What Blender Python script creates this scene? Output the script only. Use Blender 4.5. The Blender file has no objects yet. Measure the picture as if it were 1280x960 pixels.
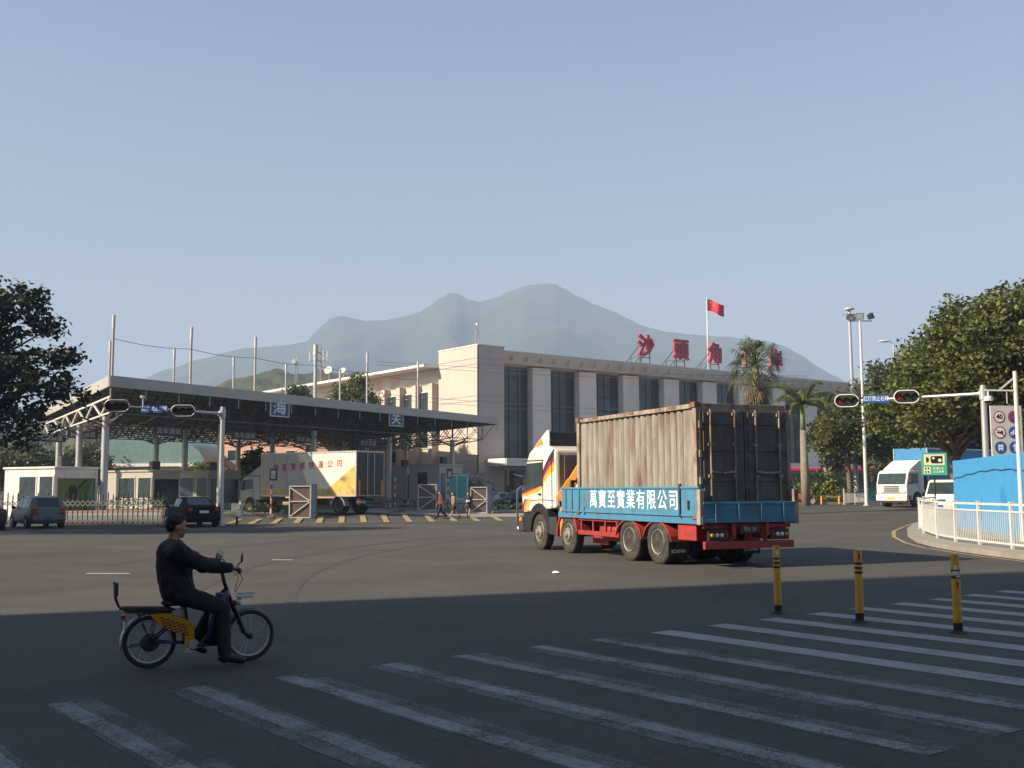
import bpy, math, random
import numpy as np
from mathutils import Vector, Matrix, noise
random.seed(7)
R = math.radians
S = bpy.context.scene
C = S.collection

# ------------------------------------------------------------------ camera
F, PITCH, ROLL, EYE = 1350.0, math.atan((611-480)/1350.0), R(0.25), 1.78
cam = bpy.data.objects.new('camera', bpy.data.cameras.new('camera'))
C.objects.link(cam)
cam.data.sensor_width = 36.0
cam.data.lens = 36.0*F/1280.0
cam.data.clip_end = 20000
cam.data.clip_start = 0.1
CAMM = Matrix.Translation((0, 0, EYE)) @ Matrix.Rotation(math.pi/2+PITCH, 4, 'X') @ Matrix.Rotation(-ROLL, 4, 'Z')
cam.matrix_world = CAMM
S.camera = cam

# ------------------------------------------------------------------ light
SUN_EL = R(33)
SUNXY = Vector((-.93, -.37)).normalized()
w = bpy.data.worlds.new('World')
S.world = w
w.use_nodes = True
nt = w.node_tree
sky = nt.nodes.new('ShaderNodeTexSky')
sky.sky_type = 'NISHITA'
sky.sun_disc = False
sky.sun_elevation = SUN_EL
sky.sun_rotation = math.atan2(SUNXY.x, SUNXY.y)
sky.air_density = 1.0
sky.dust_density = 1.0
sky.ozone_density = 2.5
nt.nodes['Background'].inputs[1].default_value = 0.066
mxs = nt.nodes.new('ShaderNodeMix')          # thin even haze over the whole sky
mxs.data_type = 'RGBA'
mxs.inputs[0].default_value = .5
mxs.inputs[7].default_value = (2.75, 2.86, 2.92, 1)
wtc = nt.nodes.new('ShaderNodeTexCoord')
wsp = nt.nodes.new('ShaderNodeSeparateXYZ')
nt.links.new(wtc.outputs['Generated'], wsp.inputs[0])
wmr = nt.nodes.new('ShaderNodeMapRange')      # the haze thins with height
wmr.inputs[1].default_value = 0
wmr.inputs[2].default_value = .45
wmr.inputs[3].default_value = .92
wmr.inputs[4].default_value = .1
nt.links.new(wsp.outputs[2], wmr.inputs[0])
nt.links.new(wmr.outputs[0], mxs.inputs[0])
nt.links.new(sky.outputs[0], mxs.inputs[6])
nt.links.new(mxs.outputs[2], nt.nodes['Background'].inputs[0])
sun = bpy.data.objects.new('sun', bpy.data.lights.new('sun', 'SUN'))
C.objects.link(sun)
sun.data.energy = 5.0
sun.data.angle = R(1.0)
sun.data.color = (1.0, .84, .62)
sd = Vector((SUNXY.x*math.cos(SUN_EL), SUNXY.y*math.cos(SUN_EL), math.sin(SUN_EL)))
sun.rotation_euler = sd.to_track_quat('Z', 'Y').to_euler()
sun.location = sd*60
S.view_settings.view_transform = 'Standard'
S.view_settings.look = 'None'
S.view_settings.exposure = 1.23
S.view_settings.gamma = 1
S.cycles.max_bounces = 6
S.cycles.volume_bounces = 1
S.cycles.use_denoising = True

# ------------------------------------------------------------------ helpers
def ss(a, b, t):
    t = max(0, min(1, (t-a)/(b-a)))
    return t*t*(3-2*t)

def gz(x, y):            # the road climbs a little at the far right and under the checkpoint roof
    return .55*ss(48, 76, y)*ss(5, 20, x) + .3*ss(60, 70, y)*ss(-3, -9, x)

RM = CAMM.to_3x3()
def ray(px, py):
    return RM @ Vector(((px-640)/F, (480-py)/F, -1))
def at(px, py, Y):
    d = ray(px, py)
    return Vector((0, 0, EYE)) + d*(Y/d.y)
def G(px, py, z0=0):
    d = ray(px, py)
    z = z0
    for _ in range(8):
        p = Vector((0, 0, EYE)) + d*((z-EYE)/d.z)
        z = z0 + gz(p.x, p.y)
    return p
def gx(px, Y):           # ground point under image column px at distance Y
    x = (px-640)/F*Y
    return Vector((x, Y, gz(x, Y)))

def lin(*c):
    return tuple(((v/255)/12.92 if v/255 <= .04045 else ((v/255+.055)/1.055)**2.4) for v in c)

def mat(name, col, rough=.6, metal=0., var=.12, scale=3., bump=0., bscale=40., dirt_or_refl=None, damt=.5, dscale=(2, 2, 2), spec=.5, coat=0., detail=4):
    m = bpy.data.materials.new(name)
    m.use_nodes = True
    n, l = m.node_tree.nodes, m.node_tree.links
    p = n['Principled BSDF']
    p.inputs['Roughness'].default_value = rough
    p.inputs['Metallic'].default_value = metal
    p.inputs['Specular IOR Level'].default_value = spec
    p.inputs['Coat Weight'].default_value = coat
    tc = n.new('ShaderNodeTexCoord')
    nz = n.new('ShaderNodeTexNoise')
    nz.inputs['Scale'].default_value = scale
    nz.inputs['Detail'].default_value = detail
    l.new(tc.outputs['Object'], nz.inputs['Vector'])
    rp = n.new('ShaderNodeValToRGB')
    rp.color_ramp.elements[0].position = .3
    rp.color_ramp.elements[1].position = .7
    rp.color_ramp.elements[0].color = (*[c*(1-var) for c in col], 1)
    rp.color_ramp.elements[1].color = (*[min(1, c*(1+var)) for c in col], 1)
    l.new(nz.outputs[0], rp.inputs[0])
    out = rp.outputs[0]
    if dirt_or_refl:
        mp = n.new('ShaderNodeMapping')
        mp.inputs['Scale'].default_value = dscale
        l.new(tc.outputs['Object'], mp.inputs[0])
        n2 = n.new('ShaderNodeTexNoise')
        n2.inputs['Scale'].default_value = 1
        n2.inputs['Detail'].default_value = 6
        n2.inputs['Roughness'].default_value = .65
        l.new(mp.outputs[0], n2.inputs['Vector'])
        r2 = n.new('ShaderNodeValToRGB')
        r2.color_ramp.elements[0].position = .62-.3*damt
        r2.color_ramp.elements[1].position = .8-.25*damt
        r2.color_ramp.elements[0].color = (0, 0, 0, 1)
        r2.color_ramp.elements[1].color = (1, 1, 1, 1)
        l.new(n2.outputs[0], r2.inputs[0])
        mx = n.new('ShaderNodeMix')
        mx.data_type = 'RGBA'
        l.new(r2.outputs[0], mx.inputs[0])
        l.new(out, mx.inputs[6])
        mx.inputs[7].default_value = (*dirt_or_refl, 1)
        out = mx.outputs[2]
    l.new(out, p.inputs['Base Color'])
    if bump:
        nb = n.new('ShaderNodeTexNoise')
        nb.inputs['Scale'].default_value = bscale
        nb.inputs['Detail'].default_value = 3
        l.new(tc.outputs['Object'], nb.inputs['Vector'])
        bp = n.new('ShaderNodeBump')
        bp.inputs['Strength'].default_value = bump
        bp.inputs['Distance'].default_value = .02
        l.new(nb.outputs[0], bp.inputs['Height'])
        l.new(bp.outputs[0], p.inputs['Normal'])
    return m

def leafmat(name, cols, trans=.3):
    m = bpy.data.materials.new(name)
    m.use_nodes = True
    n, l = m.node_tree.nodes, m.node_tree.links
    p = n['Principled BSDF']
    p.inputs['Roughness'].default_value = .5
    p.inputs['Specular IOR Level'].default_value = .35
    g = n.new('ShaderNodeNewGeometry')
    rp = n.new('ShaderNodeValToRGB')
    e = rp.color_ramp.elements
    while len(e) < len(cols):
        e.new(.5)
    for i, c in enumerate(cols):
        e[i].position = i/(len(cols)-1)
        e[i].color = (*c, 1)
    tc = n.new('ShaderNodeTexCoord')
    nz = n.new('ShaderNodeTexNoise')          # twigs of one branch share a tint
    nz.inputs['Scale'].default_value = .75
    nz.inputs['Detail'].default_value = 2
    l.new(tc.outputs['Object'], nz.inputs['Vector'])
    ma = n.new('ShaderNodeMath')
    ma.operation = 'MULTIPLY_ADD'
    l.new(nz.outputs[0], ma.inputs[0])
    ma.inputs[1].default_value = 1.7
    ma.inputs[2].default_value = -.62
    mb_ = n.new('ShaderNodeMath')
    mb_.operation = 'MULTIPLY_ADD'
    l.new(g.outputs['Random Per Island'], mb_.inputs[0])
    mb_.inputs[1].default_value = .5
    l.new(ma.outputs[0], mb_.inputs[2])
    l.new(mb_.outputs[0], rp.inputs[0])
    l.new(rp.outputs[0], p.inputs['Base Color'])
    t = n.new('ShaderNodeBsdfTranslucent')
    l.new(rp.outputs[0], t.inputs[0])
    mx = n.new('ShaderNodeMixShader')
    mx.inputs[0].default_value = trans
    l.new(p.outputs[0], mx.inputs[1])
    l.new(t.outputs[0], mx.inputs[2])
    l.new(mx.outputs[0], n['Material Output'].inputs[0])
    return m

I4 = Matrix.Identity(4)
def frame(o, xd, up=(0, 0, 1)):       # x to the right, y up, z towards the viewer of that face
    x = Vector(xd).normalized()
    u = Vector(up)
    z = x.cross(u).normalized()
    u = z.cross(x)
    m = Matrix((x, u, z)).transposed().to_4x4()
    m.translation = Vector(o)
    return m
def dirmat(p0, p1):
    q = (Vector(p1)-Vector(p0)).to_track_quat('Z', 'Y').to_matrix().to_4x4()
    q.translation = Vector(p0)
    return q

class B:
    def __init__(s):
        s.v, s.f = [], []
    def add(s, vs, fs, M=None):
        o = len(s.v)
        if M is None:
            s.v += [tuple(v) for v in vs]
        else:
            s.v += [tuple(M @ Vector(v)) for v in vs]
        s.f += [[i+o for i in f] for f in fs]
        return s
    def box(s, c, d, rz=0, M=None):
        x, y, z = [k/2 for k in d]
        vs = [(sx*x, sy*y, sz*z) for sz in (-1, 1) for sx, sy in ((-1, -1), (1, -1), (1, 1), (-1, 1))]
        T = Matrix.Translation(Vector(c)) @ Matrix.Rotation(rz, 4, 'Z')
        if M is not None:
            T = M @ T
        return s.add(vs, [(3, 2, 1, 0), (4, 5, 6, 7), (0, 1, 5, 4), (1, 2, 6, 5), (2, 3, 7, 6), (3, 0, 4, 7)], T)
    def bar(s, p0, p1, wd, ht=None):
        p0, p1 = Vector(p0), Vector(p1)
        L = (p1-p0).length
        return s.box((0, 0, L/2), (wd, ht or wd, L), M=dirmat(p0, p1))
    def lathe(s, prof, n=16, M=None):     # profile (r, z) open, capped on axis if r = 0
        vs, fs = [], []
        for r, z in prof:
            for k in range(n):
                a = 2*math.pi*k/n
                vs.append((r*math.cos(a), r*math.sin(a), z))
        for i in range(len(prof)-1):
            for k in range(n):
                a, b = i*n+k, i*n+(k+1) % n
                fs.append((a, b, b+n, a+n))
        fs.append(list(range(n))[::-1])
        fs.append([(len(prof)-1)*n+k for k in range(n)])
        return s.add(vs, fs, M)
    def cyl(s, p0, p1, r0, r1=None, n=12):
        L = (Vector(p1)-Vector(p0)).length
        return s.lathe([(r0, 0), (r0 if r1 is None else r1, L)], n, dirmat(p0, p1))
    def tube(s, pts, r, n=6, closed=False):
        pts = [Vector(p) for p in pts]
        N = len(pts)
        rs = r if isinstance(r, (list, tuple)) else [r]*N
        vs, fs = [], []
        u = None
        for i, p in enumerate(pts):
            if closed:
                t = pts[(i+1) % N]-pts[i-1]
            else:
                t = pts[min(i+1, N-1)]-pts[max(i-1, 0)]
            t.normalize()
            if u is None:
                u = t.orthogonal().normalized()
            u = (u-t*u.dot(t))
            if u.length < 1e-6:
                u = t.orthogonal()
            u.normalize()
            v = t.cross(u)
            for k in range(n):
                a = 2*math.pi*k/n
                vs.append(p+(u*math.cos(a)+v*math.sin(a))*rs[i])
        for i in range(N if closed else N-1):
            for k in range(n):
                a, b = i*n+k, i*n+(k+1) % n
                c, d = ((i+1) % N)*n+k, ((i+1) % N)*n+(k+1) % n
                fs.append((a, b, d, c))
        if not closed:
            fs.append(list(range(n))[::-1])
            fs.append([(N-1)*n+k for k in range(n)])
        return s.add(vs, fs)
    def ring(s, c, ax, rad, r, n=32, m=8, a0=0, a1=2*math.pi):
        q = Vector(ax).to_track_quat('Z', 'Y').to_matrix()
        full = abs(a1-a0-2*math.pi) < 1e-6
        N = n if full else n+1
        pts = [Vector(c)+q @ Vector((rad*math.cos(a0+(a1-a0)*k/n), rad*math.sin(a0+(a1-a0)*k/n), 0)) for k in range(N)]
        return s.tube(pts, r, m, full)
    def prism(s, poly, d, M=None, z0=0):   # polygon in local xy, extruded z0 .. z0+d
        n = len(poly)
        ar = sum(poly[i][0]*poly[(i+1) % n][1]-poly[(i+1) % n][0]*poly[i][1] for i in range(n))
        if ar < 0:
            poly = poly[::-1]
        vs = [(x, y, z0) for x, y in poly]+[(x, y, z0+d) for x, y in poly]
        fs = [list(range(n))[::-1], [n+i for i in range(n)]]
        fs += [(i, (i+1) % n, n+(i+1) % n, n+i) for i in range(n)]
        return s.add(vs, fs, M)
    def ell(s, c, r, nu=14, nv=9, M=None):
        if not isinstance(r, (tuple, list)):
            r = (r, r, r)
        vs, fs = [(0, 0, -1)], []
        for j in range(1, nv):
            ph = -math.pi/2+math.pi*j/nv
            for k in range(nu):
                a = 2*math.pi*k/nu
                vs.append((math.cos(ph)*math.cos(a), math.cos(ph)*math.sin(a), math.sin(ph)))
        vs.append((0, 0, 1))
        for k in range(nu):
            fs.append((0, 1+(k+1) % nu, 1+k))
            fs.append((len(vs)-1, 1+(nv-2)*nu+k, 1+(nv-2)*nu+(k+1) % nu))
        for j in range(nv-2):
            for k in range(nu):
                a, b = 1+j*nu+k, 1+j*nu+(k+1) % nu
                fs.append((a, b, b+nu, a+nu))
        T = Matrix.Translation(Vector(c)) @ Matrix.Diagonal((*r, 1))
        if M is not None:
            T = M @ T
        return s.add(vs, fs, T)
    def cap(s, p0, p1, r0, r1, n=12):      # tapered capsule
        p0, p1 = Vector(p0), Vector(p1)
        L = (p1-p0).length
        pr = []
        for j in range(1, 5):
            a = -math.pi/2+math.pi/2*j/4
            pr.append((r0*math.cos(a), r0*math.sin(a)))
        for j in range(0, 4):
            a = math.pi/2*j/4
            pr.append((r1*math.cos(a), L+r1*math.sin(a)))
        return s.lathe(pr, n, dirmat(p0, p1) if L > 1e-5 else Matrix.Translation(p0))
    def text(s, t, size, M, ext=.004, bold=0., sx=1.):
        cu = bpy.data.curves.new('t', 'FONT')
        cu.body = t
        cu.size = size
        cu.extrude = ext
        cu.offset = bold
        cu.resolution_u = 2
        cu.align_x = 'CENTER'
        cu.align_y = 'CENTER'
        o = bpy.data.objects.new('t', cu)
        C.objects.link(o)
        dg = bpy.context.evaluated_depsgraph_get()
        me = bpy.data.meshes.new_from_object(o.evaluated_get(dg))
        s.add([(v.co.x*sx, v.co.y, v.co.z) for v in me.vertices], [list(p.vertices) for p in me.polygons], M)
        bpy.data.objects.remove(o)
        bpy.data.curves.remove(cu)
        bpy.data.meshes.remove(me)
        return s
    def mesh(s, name, m, smooth=False):
        me = bpy.data.meshes.new(name)
        me.from_pydata(s.v, [], s.f)
        if smooth:
            me.polygons.foreach_set('use_smooth', [True]*len(me.polygons))
        if m:
            me.materials.append(m)
        return me
    def build(s, name, m, parent=None, loc=None, rz=0, smooth=False, bevel=0, angle=None):
        o = bpy.data.objects.new(name, s.mesh(name, m, smooth or angle is not None))
        C.objects.link(o)
        if loc is not None:
            o.location = loc
        o.rotation_euler.z = rz
        if parent:
            o.parent = parent
        if bevel:
            b = o.modifiers.new('bevel', 'BEVEL')
            b.width = bevel
            b.segments = 2
            b.limit_method = 'ANGLE'
            b.angle_limit = R(35)
        if angle is not None:
            dg = bpy.context.view_layer
            o.data.set_sharp_from_angle(angle=R(angle))
        return o

def tag(o, label, cat, group=None):
    o['label'] = label
    o['category'] = cat
    if group:
        o['group'] = group
    return o
def thing(name, label, cat, loc=(0, 0, 0), rz=0, group=None):
    o = bpy.data.objects.new(name, None)
    o.empty_display_size = .2
    C.objects.link(o)
    o.location = loc
    o.rotation_euler.z = rz
    return tag(o, label, cat, group)
def struct(o, kind='structure'):
    o['kind'] = kind
    return o
KIDS = {}
def dup(o, parent=None):
    c = o.copy()
    C.objects.link(c)
    if parent:
        c.parent = parent
    for ch in list(o.children):
        dup(ch, c)
    return c
def copy_thing(o, loc, rz, label, group=None):
    c = dup(o)
    c.location = loc
    c.rotation_euler.z = rz
    c['label'] = label
    if group:
        c['group'] = group
    return c
def rz_of(d):            # heading whose local +x looks along d
    return math.atan2(d[1], d[0])

def remesh(b, name, m, parent, voxel, smooth=4, folds=None):
    o = b.build('tmp', None)
    r = o.modifiers.new('r', 'REMESH')
    r.mode = 'VOXEL'
    r.voxel_size = voxel
    r.use_smooth_shade = True
    s = o.modifiers.new('s', 'SMOOTH')
    s.iterations = smooth
    s.factor = .5
    dg = bpy.context.evaluated_depsgraph_get()
    me = bpy.data.meshes.new_from_object(o.evaluated_get(dg))
    me.name = name
    if folds:                # cloth folds, hair tufts
        amp, fr = folds
        nn = [v.normal.copy() for v in me.vertices]
        for v, k in zip(me.vertices, nn):
            q = Vector((v.co.x*fr, v.co.y*fr, v.co.z*fr*.55))
            v.co += k*amp*(noise.noise(q)+.5*noise.noise(q*2.3+Vector((5, 1, 2))))
    old = o.data
    bpy.data.objects.remove(o)
    bpy.data.meshes.remove(old)
    me.materials.clear()
    me.materials.append(m)
    me.polygons.foreach_set('use_smooth', [True]*len(me.polygons))
    p = bpy.data.objects.new(name, me)
    C.objects.link(p)
    p.parent = parent
    return p

# ------------------------------------------------------------------ materials
M = {}
M['asphalt'] = mat('asphalt', (.07, .067, .062), .85, var=.16, scale=.35, bump=.35, bscale=60, dirt_or_refl=(.05, .0475, .044), damt=.4, dscale=(.12, .12, .12), spec=.25, detail=8)
M['earth'] = mat('earth', (.1, .09, .06), .95, var=.3, scale=.2)
M['concrete'] = mat('concrete', (.25, .23, .2), .85, var=.15, scale=1.5, dirt_or_refl=(.2, .18, .16), damt=.3)
M['paint_white_road'] = mat('road_paint_white', (.26, .265, .265), .7, var=.15, scale=3, dirt_or_refl=(.08, .077, .073), damt=.38, dscale=(22, 22, 22), detail=8)
M['paint_worn'] = mat('road_paint_worn', (.2, .205, .205), .75, var=.25, scale=1.6, dirt_or_refl=(.1, .1, .097), damt=.4, dscale=(14, 14, 14), detail=8)
M['paint_yellow_road'] = mat('road_paint_yellow', (.38, .28, .12), .7, var=.2, scale=2, dirt_or_refl=(.12, .11, .09), damt=.6, dscale=(2, 2, 2))
M['tyre_mark'] = mat('tyre_mark', (.043, .041, .038), .8, var=.2, scale=1)
M['white'] = mat('white_paint', (.68, .67, .63), .45, var=.05, dirt_or_refl=(.5, .46, .4), damt=.25)
M['white_metal'] = mat('white_metal', (.58, .57, .54), .4, var=.06, dirt_or_refl=(.4, .36, .3), damt=.25, dscale=(5, 5, 2))
M['wallcream'] = mat('cream_wall', (.49, .42, .375), .85, var=.06, scale=.5, dirt_or_refl=(.5, .46, .4), damt=.3, dscale=(.5, .5, .12))
M['wallgrey'] = mat('grey_stone', (.72, .66, .58), .8, var=.08, scale=.4, dirt_or_refl=(.6, .55, .48), damt=.3, dscale=(.4, .4, .1))
M['booth'] = mat('booth_panel', (.38, .36, .32), .6, var=.06, dirt_or_refl=(.36, .33, .28), damt=.25)
M['pink'] = mat('pink_wall', (.55, .33, .25), .85, var=.08, scale=.6, dirt_or_refl=(.38, .24, .19), damt=.3)
M['glass'] = mat('dark_glass', (.018, .025, .03), .06, var=.5, scale=.25, spec=.5)
M['glasst'] = mat('tinted_window', (.03, .045, .05), .08, var=.3, spec=.6)
M['glassfac'] = mat('curtain_wall_glass', (.06, .075, .085), .1, bump=.12, bscale=.7, var=.6, scale=.16, spec=.45, dirt_or_refl=(.06, .055, .03), damt=.6, dscale=(.14, .14, .2), detail=6)  # brown-green patches paint tree reflections into the glass colour
M['teal'] = mat('teal_roof', (.13, .21, .21), .4, var=.15)
M['grey_metal'] = mat('grey_metal', (.36, .37, .38), .45, metal=.4, var=.1)
M['galv'] = mat('galvanised_steel', (.48, .49, .5), .42, metal=.5, var=.12, scale=2, dirt_or_refl=(.33, .32, .31), damt=.25)
M['fascia'] = mat('fascia_panel', (.38, .37, .35), .5, var=.05, scale=.6, dirt_or_refl=(.36, .34, .32), damt=.2)
M['dark_metal'] = mat('dark_metal', (.05, .055, .06), .5, metal=.3, var=.15)
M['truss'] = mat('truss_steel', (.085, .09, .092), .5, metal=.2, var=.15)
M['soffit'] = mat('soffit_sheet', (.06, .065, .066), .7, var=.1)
M['black'] = mat('black_plastic', (.018, .018, .02), .45, var=.2)
M['rubber'] = mat('rubber', (.028, .027, .026), .85, var=.25, scale=6, dirt_or_refl=(.075, .065, .055), damt=.45, dscale=(5, 5, 5))
M['rim'] = mat('steel_rim', (.3, .28, .25), .5, metal=.5, var=.2, scale=6, dirt_or_refl=(.12, .09, .07), damt=.4, dscale=(8, 8, 8))
M['chrome'] = mat('chrome', (.7, .7, .7), .12, metal=1, var=.05)
M['mirror'] = mat('mirror_glass', (.9, .9, .9), .03, metal=1, var=.01)
M['red'] = mat('red_chassis_paint', (.33, .03, .028), .55, var=.2, scale=5, dirt_or_refl=(.12, .045, .035), damt=.5, dscale=(3, 3, 3))
M['redlamp'] = mat('red_lamp', (.4, .02, .015), .2, var=.2)
M['amberlamp'] = mat('amber_lamp', (.6, .22, .02), .25, var=.2)
M['clearlamp'] = mat('clear_lamp', (.75, .76, .75), .12, var=.1, metal=.3)
M['bedblue'] = mat('bed_blue_paint', (.05, .2, .34), .6, var=.14, scale=3, dirt_or_refl=(.1, .12, .125), damt=.42, dscale=(4, 4, 1.5))
M['contwhite'] = mat('container_paint', (.25, .238, .216), .7, var=.14, scale=2, dirt_or_refl=(.13, .075, .045), damt=.5, dscale=(3.2, 3.2, .5))
def groove_rust(m):      # rust gathers in the corrugation grooves
    n, l = m.node_tree.nodes, m.node_tree.links
    p = n['Principled BSDF']
    src = p.inputs['Base Color'].links[0].from_socket
    tc = n.new('ShaderNodeTexCoord')
    sp = n.new('ShaderNodeSeparateXYZ')
    l.new(tc.outputs['Object'], sp.inputs[0])
    mp = n.new('ShaderNodeMapping')
    mp.inputs['Scale'].default_value = (2.5, 1, 1.4)
    l.new(tc.outputs['Object'], mp.inputs[0])
    nz = n.new('ShaderNodeTexNoise')
    nz.inputs['Scale'].default_value = 1.6
    nz.inputs['Detail'].default_value = 7
    l.new(mp.outputs[0], nz.inputs['Vector'])
    def mt(op, a, b=None, c=None):
        k = n.new('ShaderNodeMath')
        k.operation = op
        for i, v in enumerate((a, b, c)):
            if v is None:
                continue
            if isinstance(v, (int, float)):
                k.inputs[i].default_value = v
            else:
                l.new(v, k.inputs[i])
        return k.outputs[0]
    x = mt('ADD', sp.outputs[0], mt('MULTIPLY', mt('SUBTRACT', nz.outputs[0], .5), .05))
    fr = mt('FRACT', mt('DIVIDE', mt('SUBTRACT', x, .58), .285))
    d = mt('ABSOLUTE', mt('SUBTRACT', fr, .43))
    line = mt('SUBTRACT', 1, mt('SMOOTH_MIN', mt('DIVIDE', d, .15), 1, .1))
    inside = mt('MULTIPLY', mt('GREATER_THAN', sp.outputs[0], .6), mt('LESS_THAN', sp.outputs[0], 5.5))
    amt = mt('MULTIPLY', mt('MULTIPLY', line, inside), mt('MULTIPLY_ADD', nz.outputs[0], 3.0, -.35))
    c = n.new('ShaderNodeClamp')
    l.new(amt, c.inputs[0])
    mx = n.new('ShaderNodeMix')
    mx.data_type = 'RGBA'
    l.new(c.outputs[0], mx.inputs[0])
    l.new(src, mx.inputs[6])
    mx.inputs[7].default_value = (.055, .035, .024, 1)
    l.new(mx.outputs[2], p.inputs['Base Color'])
groove_rust(M['contwhite'])
def speckle(m, scale, amt):      # stone grain
    n, l = m.node_tree.nodes, m.node_tree.links
    p = n['Principled BSDF']
    src = p.inputs['Base Color'].links[0].from_socket
    tc = n.new('ShaderNodeTexCoord')
    nz = n.new('ShaderNodeTexNoise')
    nz.inputs['Scale'].default_value = scale
    nz.inputs['Detail'].default_value = 5
    nz.inputs['Roughness'].default_value = .8
    l.new(tc.outputs['Object'], nz.inputs['Vector'])
    mr = n.new('ShaderNodeMapRange')
    mr.inputs[1].default_value = .3
    mr.inputs[2].default_value = .7
    mr.inputs[3].default_value = 1-amt
    mr.inputs[4].default_value = 1+amt
    l.new(nz.outputs[0], mr.inputs[0])
    hs = n.new('ShaderNodeVectorMath')
    hs.operation = 'SCALE'
    l.new(src, hs.inputs[0])
    l.new(mr.outputs[0], hs.inputs[3])
    l.new(hs.outputs[0], p.inputs['Base Color'])
speckle(M['asphalt'], 14, .32)
speckle(M['asphalt'], .9, .1)
def chipped(m, cover, sc):       # paint worn through to the asphalt below
    n, l = m.node_tree.nodes, m.node_tree.links
    p = n['Principled BSDF']
    tc = n.new('ShaderNodeTexCoord')
    out = None
    for s_, wgt in ((sc, .5), (1.1, .5)):
        nz = n.new('ShaderNodeTexNoise')
        nz.inputs['Scale'].default_value = s_
        nz.inputs['Detail'].default_value = 8
        nz.inputs['Roughness'].default_value = .75
        l.new(tc.outputs['Object'], nz.inputs['Vector'])
        ma = n.new('ShaderNodeMath')
        ma.operation = 'MULTIPLY_ADD'
        ma.inputs[1].default_value = wgt
        ma.inputs[2].default_value = 0
        l.new(nz.outputs[0], ma.inputs[0])
        if out:
            l.new(out, ma.inputs[2])
        out = ma.outputs[0]
    mr = n.new('ShaderNodeMapRange')
    mr.inputs[1].default_value = 1-cover-.06
    mr.inputs[2].default_value = 1-cover+.08
    l.new(out, mr.inputs[0])
    tr = n.new('ShaderNodeBsdfTransparent')
    mx = n.new('ShaderNodeMixShader')
    l.new(mr.outputs[0], mx.inputs[0])
    l.new(tr.outputs[0], mx.inputs[1])
    l.new(p.outputs[0], mx.inputs[2])
    l.new(mx.outputs[0], n['Material Output'].inputs[0])
M['paint_faint'] = mat('road_paint_ghost', (.11, .112, .112), .8, var=.2, scale=5)
chipped(M['paint_faint'], .55, 26)
chipped(M['paint_worn'], .57, 30)
chipped(M['paint_white_road'], .62, 30)
M['contdoor'] = mat('container_door_paint', (.085, .095, .095), .65, var=.3, scale=2.5, dirt_or_refl=(.1, .065, .045), damt=.55, dscale=(3, 3, .8))
M['rust'] = mat('rusty_steel', (.17, .09, .05), .8, var=.4, scale=5)
M['contframe'] = mat('container_frame', (.3, .26, .22), .7, var=.2, scale=4, dirt_or_refl=(.15, .07, .04), damt=.55, dscale=(5, 5, 2))
M['cab'] = mat('cab_cream_paint', (.72, .68, .6), .3, var=.04, coat=.4, dirt_or_refl=(.5, .45, .38), damt=.2)
M['navy'] = mat('navy_stripe', (.03, .025, .06), .35, var=.1)
M['maroon'] = mat('maroon_stripe', (.25, .02, .035), .35, var=.1)
M['orange'] = mat('orange_paint', (.75, .27, .03), .4, var=.1, dirt_or_refl=(.3, .12, .03), damt=.25)
M['yellow'] = mat('yellow_paint', (.7, .4, .03), .5, var=.12, dirt_or_refl=(.35, .2, .04), damt=.4, dscale=(4, 4, 4))
M['bollardy'] = mat('bollard_yellow', (.62, .33, .025), .5, var=.12, scale=8, dirt_or_refl=(.25, .14, .03), damt=.35, dscale=(9, 9, 5))
M['boxcream'] = mat('box_cream', (.72, .69, .58), .5, var=.05, dirt_or_refl=(.5, .46, .36), damt=.25, dscale=(1, 1, .5))
M['boxyellow'] = mat('box_yellow', (.58, .4, .1), .5, var=.1, dirt_or_refl=(.25, .17, .08), damt=.4, dscale=(1.5, 1.5, 3))
M['boxgrey'] = mat('box_grey', (.42, .41, .37), .5, var=.06)
M['lettered'] = mat('red_lettering', (.42, .05, .04), .5, var=.1)
M['hoarding'] = mat('hoarding_blue', (.05, .29, .58), .5, var=.08, scale=1, dirt_or_refl=(.03, .2, .48), damt=.3, dscale=(1, 1, 1))
M['truckblue'] = mat('truck_blue', (.035, .2, .42), .5, var=.1)
M['signblue'] = mat('sign_blue', (.02, .1, .36), .4, var=.08)
M['boardblue'] = mat('faded_board_blue', (.035, .075, .17), .5, var=.1)
M['signtext'] = mat('sign_white', (.75, .77, .78), .5, var=.03)
M['signred'] = mat('sign_red', (.4, .03, .04), .5, var=.05)
M['signboard'] = mat('sign_board', (.58, .57, .54), .55, var=.05, dirt_or_refl=(.42, .41, .38), damt=.25)
M['bluegreen'] = mat('billboard_green', (.05, .42, .26), .5, var=.08)
M['cream'] = mat('cream_print', (.75, .7, .5), .5, var=.04)
M['carsilver'] = mat('silver_car_paint', (.15, .153, .156), .45, metal=.2, var=.05, coat=.1, spec=.3)
M['carblack'] = mat('black_car_paint', (.006, .006, .008), .6, var=.1, coat=0, spec=.1)
M['cargreen'] = mat('dark_green_car_paint', (.02, .027, .027), .35, var=.1, coat=.1, spec=.3)
M['roofletter'] = mat('rooftop_letter_red', (.34, .035, .07), .5, var=.15, scale=1)
M['mastpaint'] = mat('weathered_mast_paint', (.42, .39, .36), .6, var=.2, scale=3)
M['redlampd'] = mat('dark_red_lens', (.06, .012, .01), .2, var=.2)
M['flag'] = mat('red_flag_cloth', (.55, .02, .03), .7, var=.08)
M['flagstar'] = mat('yellow_star', (.8, .6, .05), .6, var=.05)
M['hedge'] = leafmat('hedge_leaves', [(.03, .055, .015), (.06, .1, .02), (.1, .14, .03)])
M['hedgey'] = leafmat('golden_shrub_leaves', [(.09, .11, .02), (.16, .17, .03), (.22, .2, .04)])
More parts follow.
